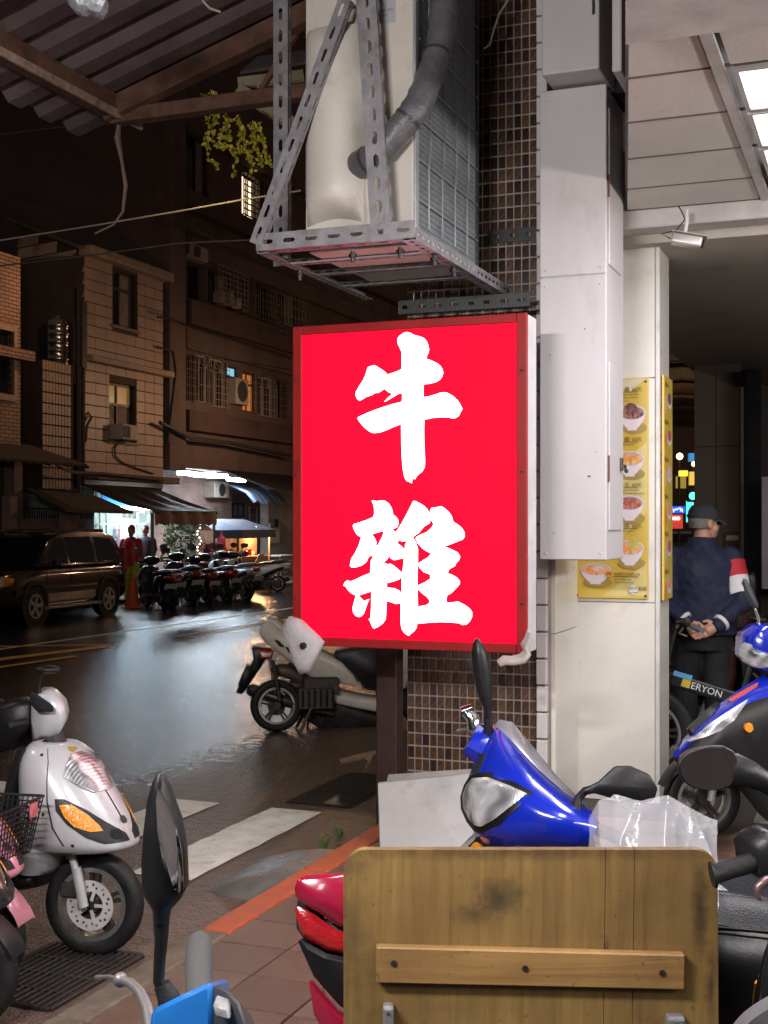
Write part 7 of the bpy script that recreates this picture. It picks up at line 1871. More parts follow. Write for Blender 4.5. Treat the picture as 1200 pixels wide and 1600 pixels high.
plate3([(462, 1464, 2.99), (510, 1490, 2.99), (575, 1504, 2.99), (575, 1600, 2.99), (530, 1572, 2.99), (490, 1526, 2.99)], [(468, 1462, 3.2), (512, 1484, 3.2), (575, 1500, 3.2), (575, 1590, 3.2), (534, 1562, 3.2), (494, 1520, 3.2)], 'rear_panel', PLAS, SD_)
plate3([(481, 1525, 3.0), (528, 1578, 3.0), (575, 1608, 3.0), (575, 1680, 3.0), (520, 1640, 3.0), (490, 1585, 3.0)], [(486, 1525, 3.2), (530, 1572, 3.2), (575, 1600, 3.2), (575, 1672, 3.2), (524, 1632, 3.2), (494, 1580, 3.2)], 'rear_panel', P_RED, SD_)
# blue scooter at the right edge
yI = R(205)
SI = scooter('blue and black scooter with a round amber reflector at the right edge', P_BLUE, wheel_at(1102, 1312, yI, 0, .98, z=.1), yI, style='S', steer=R(-14), lamp_head=True, scale=.98, accent=PLAS, cowlz=.95,
        mirrors=(),
        skip=('front_cowl', 'cheek_panel', 'turn_signal', 'side_cladding', 'reflector', 'handlebar_cover', 'lamp_surround', 'headlight', 'handle', 'leg_shield', 'instrument_panel'))
YI = 6.55
gi = GridSurf([[(1052, 1178, 6.35), (1068, 1156, 6.38), (1090, 1132, 6.42), (1122, 1103, 6.48), (1160, 1075, 6.55), (1225, 1040, 6.65)],
               [(1053, 1184, 6.30), (1074, 1166, 6.28), (1098, 1142, 6.30), (1132, 1114, 6.35), (1170, 1093, 6.42), (1235, 1068, 6.52)],
               [(1056, 1190, 6.30), (1086, 1178, 6.25), (1112, 1165, 6.25), (1140, 1150, 6.30), (1180, 1135, 6.36), (1240, 1120, 6.45)],
               [(1062, 1196, 6.34), (1095, 1190, 6.30), (1120, 1186, 6.30), (1148, 1196, 6.32), (1185, 1205, 6.36), (1240, 1210, 6.45)],
               [(1075, 1205, 6.45), (1105, 1205, 6.42), (1135, 1215, 6.42), (1165, 1245, 6.42), (1195, 1280, 6.45), (1240, 1300, 6.5)]])
onto(gi.solid(.03), 'front_cowl', PLAS, SI)
plate5([(1098, 1160, 6.55), (1140, 1125, 6.6), (1185, 1105, 6.62), (1245, 1095, 6.65), (1245, 1270, 6.65), (1195, 1262, 6.6), (1155, 1215, 6.58), (1115, 1195, 6.55)], .2, 'inner_fairing', PLAS, SI, .02)
onto(gi.patch([((1195, 1055), (1212, 1086)), ((1160, 1076), (1178, 1096)), ((1122, 1104), (1136, 1116)), ((1090, 1133), (1099, 1145)), ((1068, 1157), (1075, 1167)), ((1053, 1178), (1056, 1185))], .006, 5), 'cowl_top', P_BLUE, SI)
onto(gi.patch([((1168, 1094), (1166, 1099)), ((1140, 1112), (1146, 1126)), ((1112, 1131), (1124, 1143)), ((1092, 1148), (1104, 1152)), ((1074, 1160), (1080, 1160))], .010, 5), 'headlight', LENS, SI)
onto(gi.patch([((1185, 1068), (1184, 1074)), ((1160, 1082), (1162, 1088)), ((1138, 1096), (1142, 1098))], .009, 3), 'sticker', M('sticker_red', (.5, .08, .07), .4), SI)
p_, n_ = gi.near(1168, 1137); onto(MB().tube([p_-n_*.01, p_+n_*.014], .024, 18), 'reflector', AMB, SI, 40)
hiq = [(1168, 1000, 6.60), (1178, 984, 6.58), (1200, 978, 6.56), (1250, 980, 6.58), (1250, 1050, 6.58), (1210, 1054, 6.54), (1180, 1046, 6.56), (1166, 1030, 6.60)]
plate5(hiq, .16, 'handlebar_cover', P_BLUE, SI, .03)
plate5([(1166, 1012, 6.575), (1176, 1004, 6.55), (1182, 1018, 6.535), (1205, 1022, 6.53), (1215, 1042, 6.53), (1190, 1047, 6.535), (1172, 1040, 6.56), (1165, 1028, 6.575)], .05, 'headlight', LENS, SI, .012)
onto(MB().tube(PP([(1185, 985, 6.66), (1186, 968, 6.68), (1180, 950, 6.70)]), [.014, .009, .008], 8), 'mirror_stem', CHR, SI)
onto(MB().rings([PP([(1158, 905, 6.72), (1164, 902, 6.72), (1176, 920, 6.70), (1187, 946, 6.68), (1184, 954, 6.68), (1174, 950, 6.70), (1164, 930, 6.72)]), PP([(1160, 907, 6.75), (1165, 904, 6.75), (1176, 921, 6.73), (1185, 946, 6.71), (1182, 953, 6.71), (1175, 948, 6.73), (1166, 930, 6.75)])]), 'mirror_shell', GPLAS, SI, 50, .01)
# black scooter at the lower right: mirror, grip and lever come into the frame
yJ = R(86)
SJ = scooter('black scooter at the lower right corner with an oval mirror and a black grip', P_BLACK, (.95, 2.08, 0.1), yJ, style='A', scale=1.03, mirrors=(), skip=('handle',))
DUSTG = M('mirror_glass_dusty', (.10, .09, .09), .18, .9, .3, 6, 0, dirt=.3, dcol=(.06, .05, .05))
YJ = 2.38
mo = [(1060, 1196), (1064, 1185), (1075, 1176), (1092, 1170), (1112, 1166), (1132, 1166), (1146, 1173), (1153, 1186), (1154, 1200), (1150, 1216), (1141, 1228), (1126, 1234), (1106, 1236), (1086, 1233), (1070, 1223), (1062, 1210)]
q0 = [P(u, v, YJ+(u-1106)*.0006) for u, v in mo]; cen = sum(q0, Vector())/len(q0)
put('mirror', None, SJ)
onto(MB().rings([q0, [p+Vector((0, .012, 0)) for p in q0], [cen+(p-cen)*.82+Vector((0, .05, 0)) for p in q0], [cen+(p-cen)*.4+Vector((.01, .075, 0)) for p in q0]]), 'mirror_shell', PLAS, SJ, 60, .003)
onto(MB().rings([[cen+(p-cen)*.95+Vector((0, -.002, 0)) for p in q0], [cen+(p-cen)*.95+Vector((0, .004, 0)) for p in q0]]), 'mirror_glass', DUSTG, SJ, 40)
onto(MB().tube(PP([(1128, 1204, YJ+.06), (1150, 1204, YJ+.05), (1172, 1210, YJ+.05), (1195, 1222, YJ+.05), (1225, 1245, YJ+.06), (1270, 1330, YJ+.06)]), [.034, .033, .026, .020, .017, .015], 16), 'mirror_stem', PLAS, SJ)
onto(MB().tube(PP([(1112, 1367, YJ), (1115, 1366.5, YJ), (1117, 1366, YJ), (1140, 1358, YJ+.01), (1170, 1349, YJ+.02), (1200, 1340, YJ+.03)]), [.024, .025, .018, .018, .019, .018], 16), 'grip', RUB, SJ)
plate5([(1180, 1330, YJ), (1196, 1312, YJ-.01), (1230, 1305, YJ-.01), (1250, 1390, YJ-.01), (1205, 1388, YJ-.01), (1186, 1368, YJ)], .07, 'switch_box', PLAS, SJ, .012)
onto(MB().tube(PP([(1215, 1372, YJ-.03), (1196, 1376, YJ-.035), (1185, 1386, YJ-.04), (1183, 1398, YJ-.04), (1190, 1404, YJ-.04)]), [.010, .009, .008, .006, .006], 10), 'lever', M('lever_brown_metal', (.16, .10, .10), .35, .6), SJ)
gq = GridSurf([[(u+38, v+42, y) for u, v, y in r] for r in ([(1128, 1610, 2.3), (1140, 1590, 2.29), (1160, 1570, 2.27), (1200, 1548, 2.25), (1260, 1530, 2.22)], [(1140, 1625, 2.24), (1155, 1605, 2.22), (1175, 1588, 2.20), (1210, 1570, 2.18), (1260, 1556, 2.16)], [(1160, 1660, 2.22), (1175, 1640, 2.19), (1195, 1625, 2.17), (1230, 1610, 2.15), (1270, 1600, 2.13)])])
onto(gq.solid(.05), 'leg_cover', M('cover_grey', (.11, .105, .11), .45, bump=.1), SJ)
# blue handlebar in the very foreground
yC = R(165)
SC_ = scooter('light blue scooter in the foreground with a tall black mirror', P_CYAN, (.07, 1.62, 0.03), yC, style='A', scale=1.0, mirrors=(), accent=GPLAS, cowlz=.9, skip=('handlebar_cover', 'instrument_panel', 'handle', 'steering_neck'))
YC = 1.62
put('mirror', None, SC_)
onto(fmirror([(1205, 249, 253), (1209, 245, 257), (1222, 238, 262), (1250, 230, 268), (1300, 224, 276), (1350, 221, 283), (1385, 222, 287), (1400, 226, 286), (1412, 234, 276), (1420, 238, 268), (1440, 241, 264)], YC, .026), 'mirror_shell', PLAS, SC_, 70)
g0 = PP([(252, 1218, YC-.022), (262, 1236, YC-.018), (280, 1285, YC-.012), (288, 1330, YC-.010), (290, 1390, YC-.012), (284, 1400, YC-.016), (272, 1390, YC-.024), (256, 1345, YC-.030), (249, 1290, YC-.030), (248, 1240, YC-.026)])
onto(MB().rings([g0, [p+Vector((0, .03, 0)) for p in g0]]), 'mirror_rim', PLAS, SC_, 40, .002)
g0 = [p+Vector((0, (CAM_H-(1310-HY)/F*YC-p.z)*.16-.016, 0)) for p in g0]; cen = sum(g0, Vector())/len(g0); g1 = [cen+(p-cen)*.93+Vector((0, -.0012, 0)) for p in g0]
onto(MB().rings([g1, [p+Vector((0, .006, 0)) for p in g1]]), 'mirror_glass', MIRG, SC_)
onto(MB().tube(PP([(252, 1432, YC), (252, 1470, YC), (249, 1505, YC), (248, 1532, YC), (258, 1556, YC)]), [.011, .0085, .0075, .0075, .009], 12), 'mirror_stem', PLAS, SC_)
onto(MB().tube(PP([(253, 1538, YC), (262, 1556, YC), (272, 1585, YC), (276, 1620, YC)]), [.011, .014, .019, .020], 14), 'stem_boot', RUB, SC_)
f_ = PP([(236, 1578, YC-.03), (280, 1556, YC-.03), (331, 1533, YC-.03), (333, 1640, YC-.05), (225, 1660, YC-.05)]); onto(MB().rings([f_, [p+Vector((.01, .10, -.030)) for p in f_]]), 'handlebar_cover', P_CYAN, SC_, 40, .006)
f_ = PP([(334, 1534, YC-.03), (352, 1543, YC-.06), (372, 1562, YC-.09), (384, 1600, YC-.11), (388, 1660, YC-.12), (334, 1660, YC-.05)]); onto(MB().rings([f_, [p+Vector((.004, .12, -.065)) for p in f_]]), 'instrument_panel', GPLAS, SC_, 40, .006)
f_ = PP([(334, 1562, YC-.072), (358, 1570, YC-.085), (362, 1590, YC-.09), (338, 1584, YC-.076)]); onto(MB().rings([[p+Vector((0, -.012, 0)) for p in f_], [p+Vector((0, .02, 0)) for p in f_]]), 'switch_button', M('button_grey', (.22, .22, .22), .45), SC_, 40, .003)
onto(MB().tube(PP([(311, 1466, 1.84), (311, 1472, 1.83), (311, 1500, 1.80), (312, 1560, 1.74)]), [.012, .0185, .0195, .0195], 18), 'grip', M('grip_grey_rubber', (.045, .043, .042), .75, bump=.2), SC_, 60)
onto(MB().tube(PP([(188, 1531, 1.74), (204, 1536, 1.72), (220, 1552, 1.70), (231, 1578, 1.67), (236, 1610, 1.64)]), [.006, .0065, .007, .008, .009], 10).ball(P(188, 1531, 1.74), .0105, n=12, m=8), 'brake_lever', M('lever_grey', (.16, .15, .15), .4, .5), SC_)
onto(MB().tube(PP([(190, 1530, 1.76), (172, 1526, 1.78), (150, 1527, 1.80)]), .003, 6), 'cable', ALU, SC_)
# white sports scooter behind the sign
yL = R(16)
yL = R(10)
SL = scooter('dirty white sports scooter parked on the road behind the sign', P_WHITE, rear_at(432, 1143, yL, 1.02), yL, style='S', scale=1.02, lean=R(-3), accent=P_WHITE, skip=('rear_body', 'side_trim', 'seat', 'grab_rail', 'tail_light', 'rear_signal', 'licence_plate', 'rear_fender', 'exhaust', 'heat_shield', 'floorboard'))
YL = rear_at(432, 1143, yL, 1.02).y-.02
def pl(front, d, name, mat, dy=0, bev=.02, slope=.0009):
    q = [P(u, v, YL+dy+(u-432)*slope) for u, v in front]; return onto(MB().rings([q, [p+Vector((-.0, d, .01)) for p in q]]), name, mat, SL, 50, bev)
pl([(403, 988), (408, 978), (420, 969), (440, 984), (470, 1004), (506, 1022), (534, 1036), (552, 1056), (562, 1074), (545, 1071), (520, 1066), (484, 1058), (452, 1034), (418, 1008)], .24, 'rear_body', P_WHITE)
pl([(416, 966), (430, 968), (462, 992), (500, 1016), (496, 1022), (456, 1000), (424, 980)], .20, 'grab_rail', P_WHITE, .02, .01)
pl([(478, 1060), (500, 1068), (530, 1082), (560, 1090), (608, 1096), (640, 1100), (640, 1122), (608, 1117), (560, 1108), (524, 1100), (505, 1084)], .26, 'floor_panel', P_WHITE, -.02)
pl([(530, 1040), (552, 1050), (570, 1078), (610, 1086), (640, 1094), (640, 1040), (600, 1050), (570, 1060), (556, 1042), (520, 1012), (560, 1020), (640, 1020)][:5]+[(640, 1000), (560, 1012), (520, 1020)], .22, 'seat', SEATM, .04)
pl([(392, 1012), (424, 1016), (410, 1040), (378, 1086), (368, 1082), (384, 1052), (396, 1030)], .16, 'rear_fender', PLAS, .05, .008)
pl([(404, 1016), (428, 1018), (424, 1030), (408, 1030)], .05, 'tail_light', LENSR, .0, .006); pl([(408, 1020), (424, 1021), (422, 1027), (411, 1027)], .04, 'rear_signal', M('lens_pale', (.6, .5, .42), .2, bump=.2), -.006, .004)
pl([(384, 1040), (397, 1048), (383, 1078), (371, 1070)], .12, 'licence_plate', PLAS, .03, .004)
onto(MB().tube([P(386, 1077, YL-.06), P(392, 1078, YL-.06), P(450, 1096, YL-.05), P(470, 1104, YL-.04), P(520, 1116, YL)], [.030, .055, .056, .040, .020], 16), 'exhaust', M('exhaust_black', ()), SL)
cW = P(432, 1104, YL-.075); b = MB(); b.lathe([(.075, 0), (.125, 0), (.125, .006), (.075, .006)], 36, cW, 'y', True); onto(b, 'brake_disc', DISC, SL)
pl([(429, 1001), (436, 1003), (444, 1012), (436, 1010)], .01, 'emblem', PLAS, -.012, .001); pl([(446, 1012), (452, 1014), (458, 1022), (451, 1020)], .01, 'emblem', PLAS, -.012, .001)
pl([(452, 1036), (484, 1060), (520, 1068), (520, 1071), (482, 1064), (450, 1039)], .02, 'panel_seam', M('black_void', ()), -.010, .001)
pl([(452, 1040), (500, 1064), (505, 1084), (478, 1076), (452, 1062), (428, 1054), (418, 1046), (436, 1040)], .18, 'mud_guard', M('mudguard_brown', (.07, .05, .038), .5, dirt=.3), .03)
pl([(452, 1064), (500, 1070), (524, 1098), (600, 1120), (600, 1142), (500, 1140), (470, 1120), (446, 1092)], .2, 'engine_cover', STEELD, .02)
for k in range(6): pl([(468+k*7, 1074+k*2), (471+k*7, 1075+k*2), (474+k*7, 1112+k*2), (471+k*7, 1112+k*2)], .03, 'cooling_fin', PLAS, -.03, .002)
# the row across the street
TS = 14.3
rowdata = []
rcol = [P_BLACK, P_WHITE, P_BROWN, P_RED, P_BLACK, P_RED, P_SILVER, P_BLACK, P_WHITE]
rlab = ['black scooter at the left end of the far row beside the traffic cone', 'black and white scooter second in the far row', 'dark brown scooter third in the far row', 'crimson scooter fourth in the far row', 'black scooter in the middle of the far row behind the crimson one', 'dark red scooter in the right half of the far row', 'silver scooter near the right end of the far row', 'black scooter last but one at the right end of the far row', 'pale scooter at the right end of the far row']
proto = None
far_prev = None
sA_, sB_ = onT(232, 930, TS)[0], onT(372, 930, TS)[0]
SEQ = (0, 1, 2, 3, 5, 6, 8)
for i in SEQ:
    s_ = sA_+(sB_-sA_)*SEQ.index(i)/6; p = ST(s_, TS+random.uniform(-.28, .22)); yw = ANG+PI/2+R(-30)+random.uniform(-.28, .22)
    if proto is None:
        proto = scooter(rlab[0], rcol[0], p, yw, 'scooters parked across the street', 'A'); o = proto
    else:
        o = copy_tree(proto); o.location = p; o.rotation_euler = (random.uniform(-.04, .04), 0, yw); o['label'] = rlab[i]
        remat(o, P_BLACK, rcol[i]); o.scale = (1.0+random.uniform(-.06, .06),)*3
o = copy_tree(proto); o.location = ST(onT(392, 925, 15.4)[0], 15.3); o.rotation_euler = (0, 0, ANG+PI/2+.3); o['label'] = 'grey covered scooter half hidden beyond the right end of the far row'; remat(o, P_BLACK, P_SILVER)
# dark scooters beyond the man
yK = R(195)
k1 = scooter('dark brown scooter parked behind the man beside the right blue one', P_BROWN, P(1205, 1100, 9.3).xy.to_3d()+Vector((0, 0, .1)), yK, style='A', lamp_head=True, mir={1: dict(tip=(.30, .22, 1.22), w=.05, h=.10), -1: dict(tip=(.30, -.22, 1.22), w=.05, h=.10)})
k2 = copy_tree(k1); k2.location = (P(1070, 1000, 12.5).x, 12.5, .1); k2.rotation_euler = (0, 0, R(100)); k2['label'] = 'dark scooter half hidden between the menu pillar and the man'; remat(k2, P_BROWN, P_BLACK)

# ------------------------------------------------------------------ parked car
def car():
    yaw = math.atan2(-.955, -.296)
    d = Vector((math.cos(yaw), math.sin(yaw), 0)); rearw = G(163, 962); lft = Vector((-d.y, d.x, 0))
    SCL = .97
    org = rearw - lft*.80*SCL + d*1.31*SCL
    root = thing('parked_car', 'dark brown four wheel drive car parked at the far kerb on the left', 'car', org, yaw); root.scale = (SCL,)*3
    CP = M('car_paint_brown', (.030, .009, .008), .22, .3, .08, 3, .01, 40, coat=1, dirt=.12, dcol=(.05, .035, .03))
    GL = M('car_glass', (.012, .012, .014), .06, 0, .1, 4, 0, coat=1)
    W = .88
    low = XLoft([(2.26, .42, .70, .50, 3.5), (2.20, .30, .86, .70, 4), (1.95, .26, .97, .84, 5), (1.3, .25, 1.02, W, 6), (.9, .25, 1.06, W, 6), (0, .25, 1.06, W, 6), (-1.2, .25, 1.06, W, 6), (-1.9, .27, 1.06, .86, 6), (-2.18, .33, 1.05, .80, 5), (-2.24, .42, .98, .70, 4)])
    low.solid(36, 4).build('body', CP, root, smooth=50)
    prof = [(1.12, 1.03), (.42, 1.56), (.15, 1.64), (-.6, 1.68), (-1.5, 1.66), (-1.88, 1.58), (-2.14, 1.03)]
    def hw(z): return .84-.17*(z-1.03)/.65
    b = MB(); b.rings([[(x, -hw(z), z) for x, z in prof], [(x, hw(z), z) for x, z in prof]]); b.build('cabin', CP, root, smooth=30, bev=.03, seg=2)
    def sidepoly(pts, nm, mat, off, e):
        q = [Vector((x, e*(hw(z)+off), z)) for x, z in pts]; b = MB(); b.rings([q, [p-Vector((0, e*.02, 0)) for p in q]]); return b.build(nm, mat, root)
    for e in (-1, 1):
        sidepoly([(.80, 1.08), (.08, 1.08), (.08, 1.56), (.36, 1.55)], 'side_window', GL, .006, e)
        sidepoly([(.0, 1.08), (-.92, 1.08), (-.92, 1.58), (.0, 1.57)], 'side_window', GL, .006, e)
        sidepoly([(-1.02, 1.08), (-1.86, 1.12), (-1.66, 1.53), (-1.02, 1.575)], 'quarter_window', GL, .006, e)
        b = MB(); b.box(-1.6, .3, e*.60-.02, e*.60+.02, 1.66, 1.72); b.build('roof_rail', PLAS, root, bev=.015)
        b = MB(); b.bar((1.9, e*.885, .60), (-2.0, e*.885, .60), .02, .09); b.build('side_moulding', PLAS, root)
        b = MB(); b.bar((1.0, e*.88, .30), (-1.0, e*.88, .30), .06, .05); b.build('side_step', ALU, root)
        for x in (1.30, -1.31):
            b = MB(); b.lathe([(.36, -.03), (.43, -.03), (.43, .03), (.36, .03)], 28, (x, e*.88, .38), 'y', True); b.build('wheel_arch', PLAS, root, smooth=40)
            b = MB(); b.lathe([(.01, 0), (.38, 0), (.38, .02), (.01, .02)], 28, (x, e*.862, .40), 'y'); b.build('arch_liner', M('black_void', ()), root)
            wr = put('wheel', None, root); c = (x, e*.80, .345)
            MB().lathe([(.20, -.10), (.32, -.105), (.345, -.07), (.345, .07), (.32, .105), (.20, .10)], 32, c, 'y').build('tyre', RUB, wr, smooth=40)
            b = MB(); b.lathe([(.19, .05), (.225, .05), (.225, .112), (.19, .112)], 28, (0, 0, 0), 'y', True)
            for k in range(5):
                a = 2*PI*k/5+.5; b.bar((.02*math.cos(a), .10, .02*math.sin(a)), (.20*math.cos(a), .105, .20*math.sin(a)), .07, .02, up=(0, 1, 0))
            b.lathe([(.01, .08), (.06, .08), (.05, .118), (.01, .12)], 14, (0, 0, 0), 'y')
            b.xf(Matrix.Translation((x, e*.80, .345)) @ Matrix.Scale(e, 4, (0, 1, 0))).build('rim', ALU, wr, smooth=40)
        for x in (-.02, -.95): b = MB(); b.box(x-.10, x+.06, e*.885-.012, e*.885+.022, .93, .955); b.build('door_handle', ALU, root, bev=.006)
        for x in (.90, .04, -.97): MB().box(x-.004, x+.004, e*.8805-.001, e*.8815+.001, .42, 1.03).build('door_seam', M('black_void', ()), root)
        b = MB(); b.ball((.78, e*1.0, 1.10), .05, .10, .075, 12, 8); b.bar((.80, e*.84, 1.07), (.80, e*.95, 1.08), .05, .04); b.build('wing_mirror', CP, root, smooth=50)
        XLoft([(2.205, .72, .80, .14), (2.1, .70, .92, .17), (1.88, .74, .93, .10)]).solid(16, 3).xf(Matrix.Translation((.03, e*.64, -.02))).build('headlight', LENS, root, smooth=60)
        XLoft([(2.13, .74, .90, .05), (2.0, .74, .91, .09), (1.86, .78, .90, .05)]).solid(14, 3).xf(Matrix.Translation((.02, e*.79, -.02))).build('turn_signal', AMB, root, smooth=60)
        XLoft([(2.25, .43, .53, .10), (2.18, .42, .54, .11)]).solid(14, 2).xf(Matrix.Translation((0, e*.60, 0))).build('fog_lamp', LENS, root, smooth=60)
        b = MB(); b.box(-2.20, -2.05, e*.78-.04, e*.78+.06, .85, 1.35); b.build('tail_lamp', LENSR, root, bev=.02)
    b = MB(); b.hexa([(1.10, -.76, 1.06), (1.10, .76, 1.06), (1.13, .76, 1.05), (1.13, -.76, 1.05), (.44, -.64, 1.55), (.44, .64, 1.55), (.47, .64, 1.56), (.47, -.64, 1.56)]); b.build('windscreen', GL, root)
    b = MB(); b.box(2.2, 2.275, -.38, .38, .66, .80); b.build('grille', PLAS, root, bev=.01)
    b = MB(); b.box(2.22, 2.30, -.55, .55, .40, .55); b.build('front_bumper', PLAS, root, bev=.02)
    b = MB(); b.tube([(-.4, -.5, 1.66), (-.2, -.5, 2.0)], .006, 5); b.build('aerial', PLAS, root)
car()
# traffic cone
cg = toST(G(207, 950))
cn = thing('traffic_cone', 'orange traffic cone standing behind the parked car', 'traffic cone', G(207, 950))
CON = M('cone_orange', (.55, .10, .02), .5, dirt=.3)
MB().lathe([(.17, .03), (.165, .05), (.03, .70), (.02, .72), (.001, .72)], 18).build('cone', CON, cn, smooth=50)
MB().box(-.21, .21, -.21, .21, .0, .035).build('cone_base', CON, cn, bev=.02)
MB().lathe([(.128, .22), (.092, .38), (.088, .38), (.12, .22)], 18, (0, 0, 0), 'z', True).build('cone_band', M('cone_band_pale', (.5, .45, .4), .4, dirt=.3), cn, smooth=40)

# ------------------------------------------------------------------ wooden board in front
WOOD = bpy.data.materials.new('worn_plank_wood'); WOOD.use_nodes = True
def woodmat(m, along='z', c1=(.25, .158, .048), c2=(.145, .086, .025), stains=()):
    n = m.node_tree.nodes; l = m.node_tree.links; b = n['Principled BSDF']; tc = n.new('ShaderNodeTexCoord')
    mp = n.new('ShaderNodeMapping'); mp.inputs['Scale'].default_value = (14, 14, 1.0) if along == 'z' else (1.0, 14, 14)
    l.new(tc.outputs['Object'], mp.inputs['Vector'])
    oi = n.new('ShaderNodeObjectInfo'); va = n.new('ShaderNodeVectorMath'); va.operation = 'ADD'; cb = n.new('ShaderNodeCombineXYZ'); mm = n.new('ShaderNodeMath'); mm.operation = 'MULTIPLY'; mm.inputs[1].default_value = 37; l.new(oi.outputs['Random'], mm.inputs[0]); l.new(mm.outputs[0], cb.inputs[0]); l.new(mp.outputs[0], va.inputs[0]); l.new(cb.outputs[0], va.inputs[1])
    nz = n.new('ShaderNodeTexNoise'); nz.inputs['Scale'].default_value = 2.2; nz.inputs['Detail'].default_value = 9; nz.inputs['Roughness'].default_value = .66; nz.inputs['Distortion'].default_value = .7; l.new(va.outputs[0], nz.inputs['Vector'])
    cr = n.new('ShaderNodeValToRGB'); cr.color_ramp.elements[0].position = .3; cr.color_ramp.elements[0].color = (*c2, 1); cr.color_ramp.elements[1].position = .68; cr.color_ramp.elements[1].color = (*c1, 1); l.new(nz.outputs[0], cr.inputs[0]); col = cr.outputs[0]
    n2 = n.new('ShaderNodeTexNoise'); n2.inputs['Scale'].default_value = 2.6; n2.inputs['Detail'].default_value = 8; l.new(tc.outputs['Object'], n2.inputs['Vector'])
    r2 = n.new('ShaderNodeMapRange'); r2.inputs[1].default_value = .46; r2.inputs[2].default_value = .72; r2.inputs[4].default_value = .7; l.new(n2.outputs[0], r2.inputs[0])
    mx = n.new('ShaderNodeMix'); mx.data_type = 'RGBA'; l.new(r2.outputs[0], mx.inputs['Factor']); l.new(col, mx.inputs['A']); mx.inputs['B'].default_value = (.10, .05, .018, 1); col = mx.outputs['Result']
    n3 = n.new('ShaderNodeTexNoise'); n3.inputs['Scale'].default_value = 22; n3.inputs['Detail'].default_value = 10; n3.inputs['Roughness'].default_value = .75; l.new(tc.outputs['Object'], n3.inputs['Vector'])
    for (cx, cz, rx, rz, amt, cc) in stains:
        sp = n.new('ShaderNodeMapping'); sp.inputs['Location'].default_value = (-cx/rx, 0, -cz/rz); sp.inputs['Scale'].default_value = (1/rx, 0, 1/rz); l.new(tc.outputs['Object'], sp.inputs['Vector'])
        ln = n.new('ShaderNodeVectorMath'); ln.operation = 'LENGTH'; l.new(sp.outputs[0], ln.inputs[0])
        ad = n.new('ShaderNodeMath'); ad.operation = 'MULTIPLY_ADD'; l.new(n3.outputs[0], ad.inputs[0]); ad.inputs[1].default_value = 2.4; l.new(ln.outputs['Value'], ad.inputs[2])
        rg = n.new('ShaderNodeMapRange'); rg.inputs[1].default_value = 2.25; rg.inputs[2].default_value = 1.25; rg.inputs[3].default_value = 0; rg.inputs[4].default_value = amt; l.new(ad.outputs[0], rg.inputs[0])
        mx = n.new('ShaderNodeMix'); mx.data_type = 'RGBA'; l.new(rg.outputs[0], mx.inputs['Factor']); l.new(col, mx.inputs['A']); mx.inputs['B'].default_value = (*cc, 1); col = mx.outputs['Result']
    ms = n.new('ShaderNodeMapping'); ms.inputs['Scale'].default_value = (3, 1, 46); ms.inputs['Rotation'].default_value = (0, .35, 0); l.new(tc.outputs['Object'], ms.inputs['Vector'])
    n4 = n.new('ShaderNodeTexNoise'); n4.inputs['Scale'].default_value = 2.5; n4.inputs['Detail'].default_value = 5; n4.inputs['Roughness'].default_value = .7; l.new(ms.outputs[0], n4.inputs['Vector'])
    r4 = n.new('ShaderNodeMapRange'); r4.inputs[1].default_value = .64; r4.inputs[2].default_value = .74; r4.inputs[4].default_value = .32; l.new(n4.outputs[0], r4.inputs[0])
    mx = n.new('ShaderNodeMix'); mx.data_type = 'RGBA'; l.new(r4.outputs[0], mx.inputs['Factor']); l.new(col, mx.inputs['A']); mx.inputs['B'].default_value = (.33, .23, .10, 1); col = mx.outputs['Result']
    n5 = n.new('ShaderNodeTexNoise'); n5.inputs['Scale'].default_value = 75; n5.inputs['Detail'].default_value = 3; l.new(tc.outputs['Object'], n5.inputs['Vector'])
    r5 = n.new('ShaderNodeMapRange'); r5.inputs[1].default_value = .66; r5.inputs[2].default_value = .72; r5.inputs[4].default_value = .55; l.new(n5.outputs[0], r5.inputs[0])
    mx = n.new('ShaderNodeMix'); mx.data_type = 'RGBA'; l.new(r5.outputs[0], mx.inputs['Factor']); l.new(col, mx.inputs['A']); mx.inputs['B'].default_value = (.05, .028, .012, 1); col = mx.outputs['Result']
    l.new(col, b.inputs['Base Color']); b.inputs['Roughness'].default_value = .55
    bp = n.new('ShaderNodeBump'); bp.inputs['Strength'].default_value = .25; bp.inputs['Distance'].default_value = .006; l.new(nz.outputs[0], bp.inputs['Height']); l.new(bp.outputs[0], b.inputs['Normal'])
BY = 2.6; SCB = F/BY
def bx_(u): return (u-600)/SCB
def bz_(v): return CAM_H-(v-HY)/SCB
BX0, BX1, BZ1 = bx_(538), bx_(1108), bz_(1312)
BO = Vector(((BX0+BX1)/2, BY, 0.1))
def rel(u, v): return (bx_(u)-BO.x, bz_(v)-BO.z)
s1 = rel(775, 1385); s2 = rel(735, 1412); s3 = rel(1082, 1400); s4 = rel(1092, 1530); s5 = rel(940, 1470); s6 = rel(555, 1330)
s7 = rel(548, 1450); s8 = rel(820, 1316); s9 = rel(700, 1560); s10 = rel(1000, 1580)
woodmat(WOOD, 'z', stains=((s7[0], s7[1], .05, .20, .55, (.05, .027, .012)), (s8[0], s8[1], .5, .020, .7, (.05, .026, .012)), (s9[0], s9[1], .09, .05, .35, (.07, .04, .018)), (s10[0], s10[1], .07, .06, .35, (.07, .04, .018)), (s1[0], s1[1], .060, .045, .85, (.025, .018, .012)), (s2[0], s2[1], .045, .028, .7, (.03, .02, .014)), (s3[0], s3[1], .02, .10, .85, (.02, .012, .009)), (s4[0]+.012, s4[1], .014, .10, .8, (.04, .016, .01)), (s5[0], s5[1], .008, .035, .8, (.05, .02, .01)), (s6[0]-.01, s6[1], .05, .03, .6, (.06, .03, .015))))
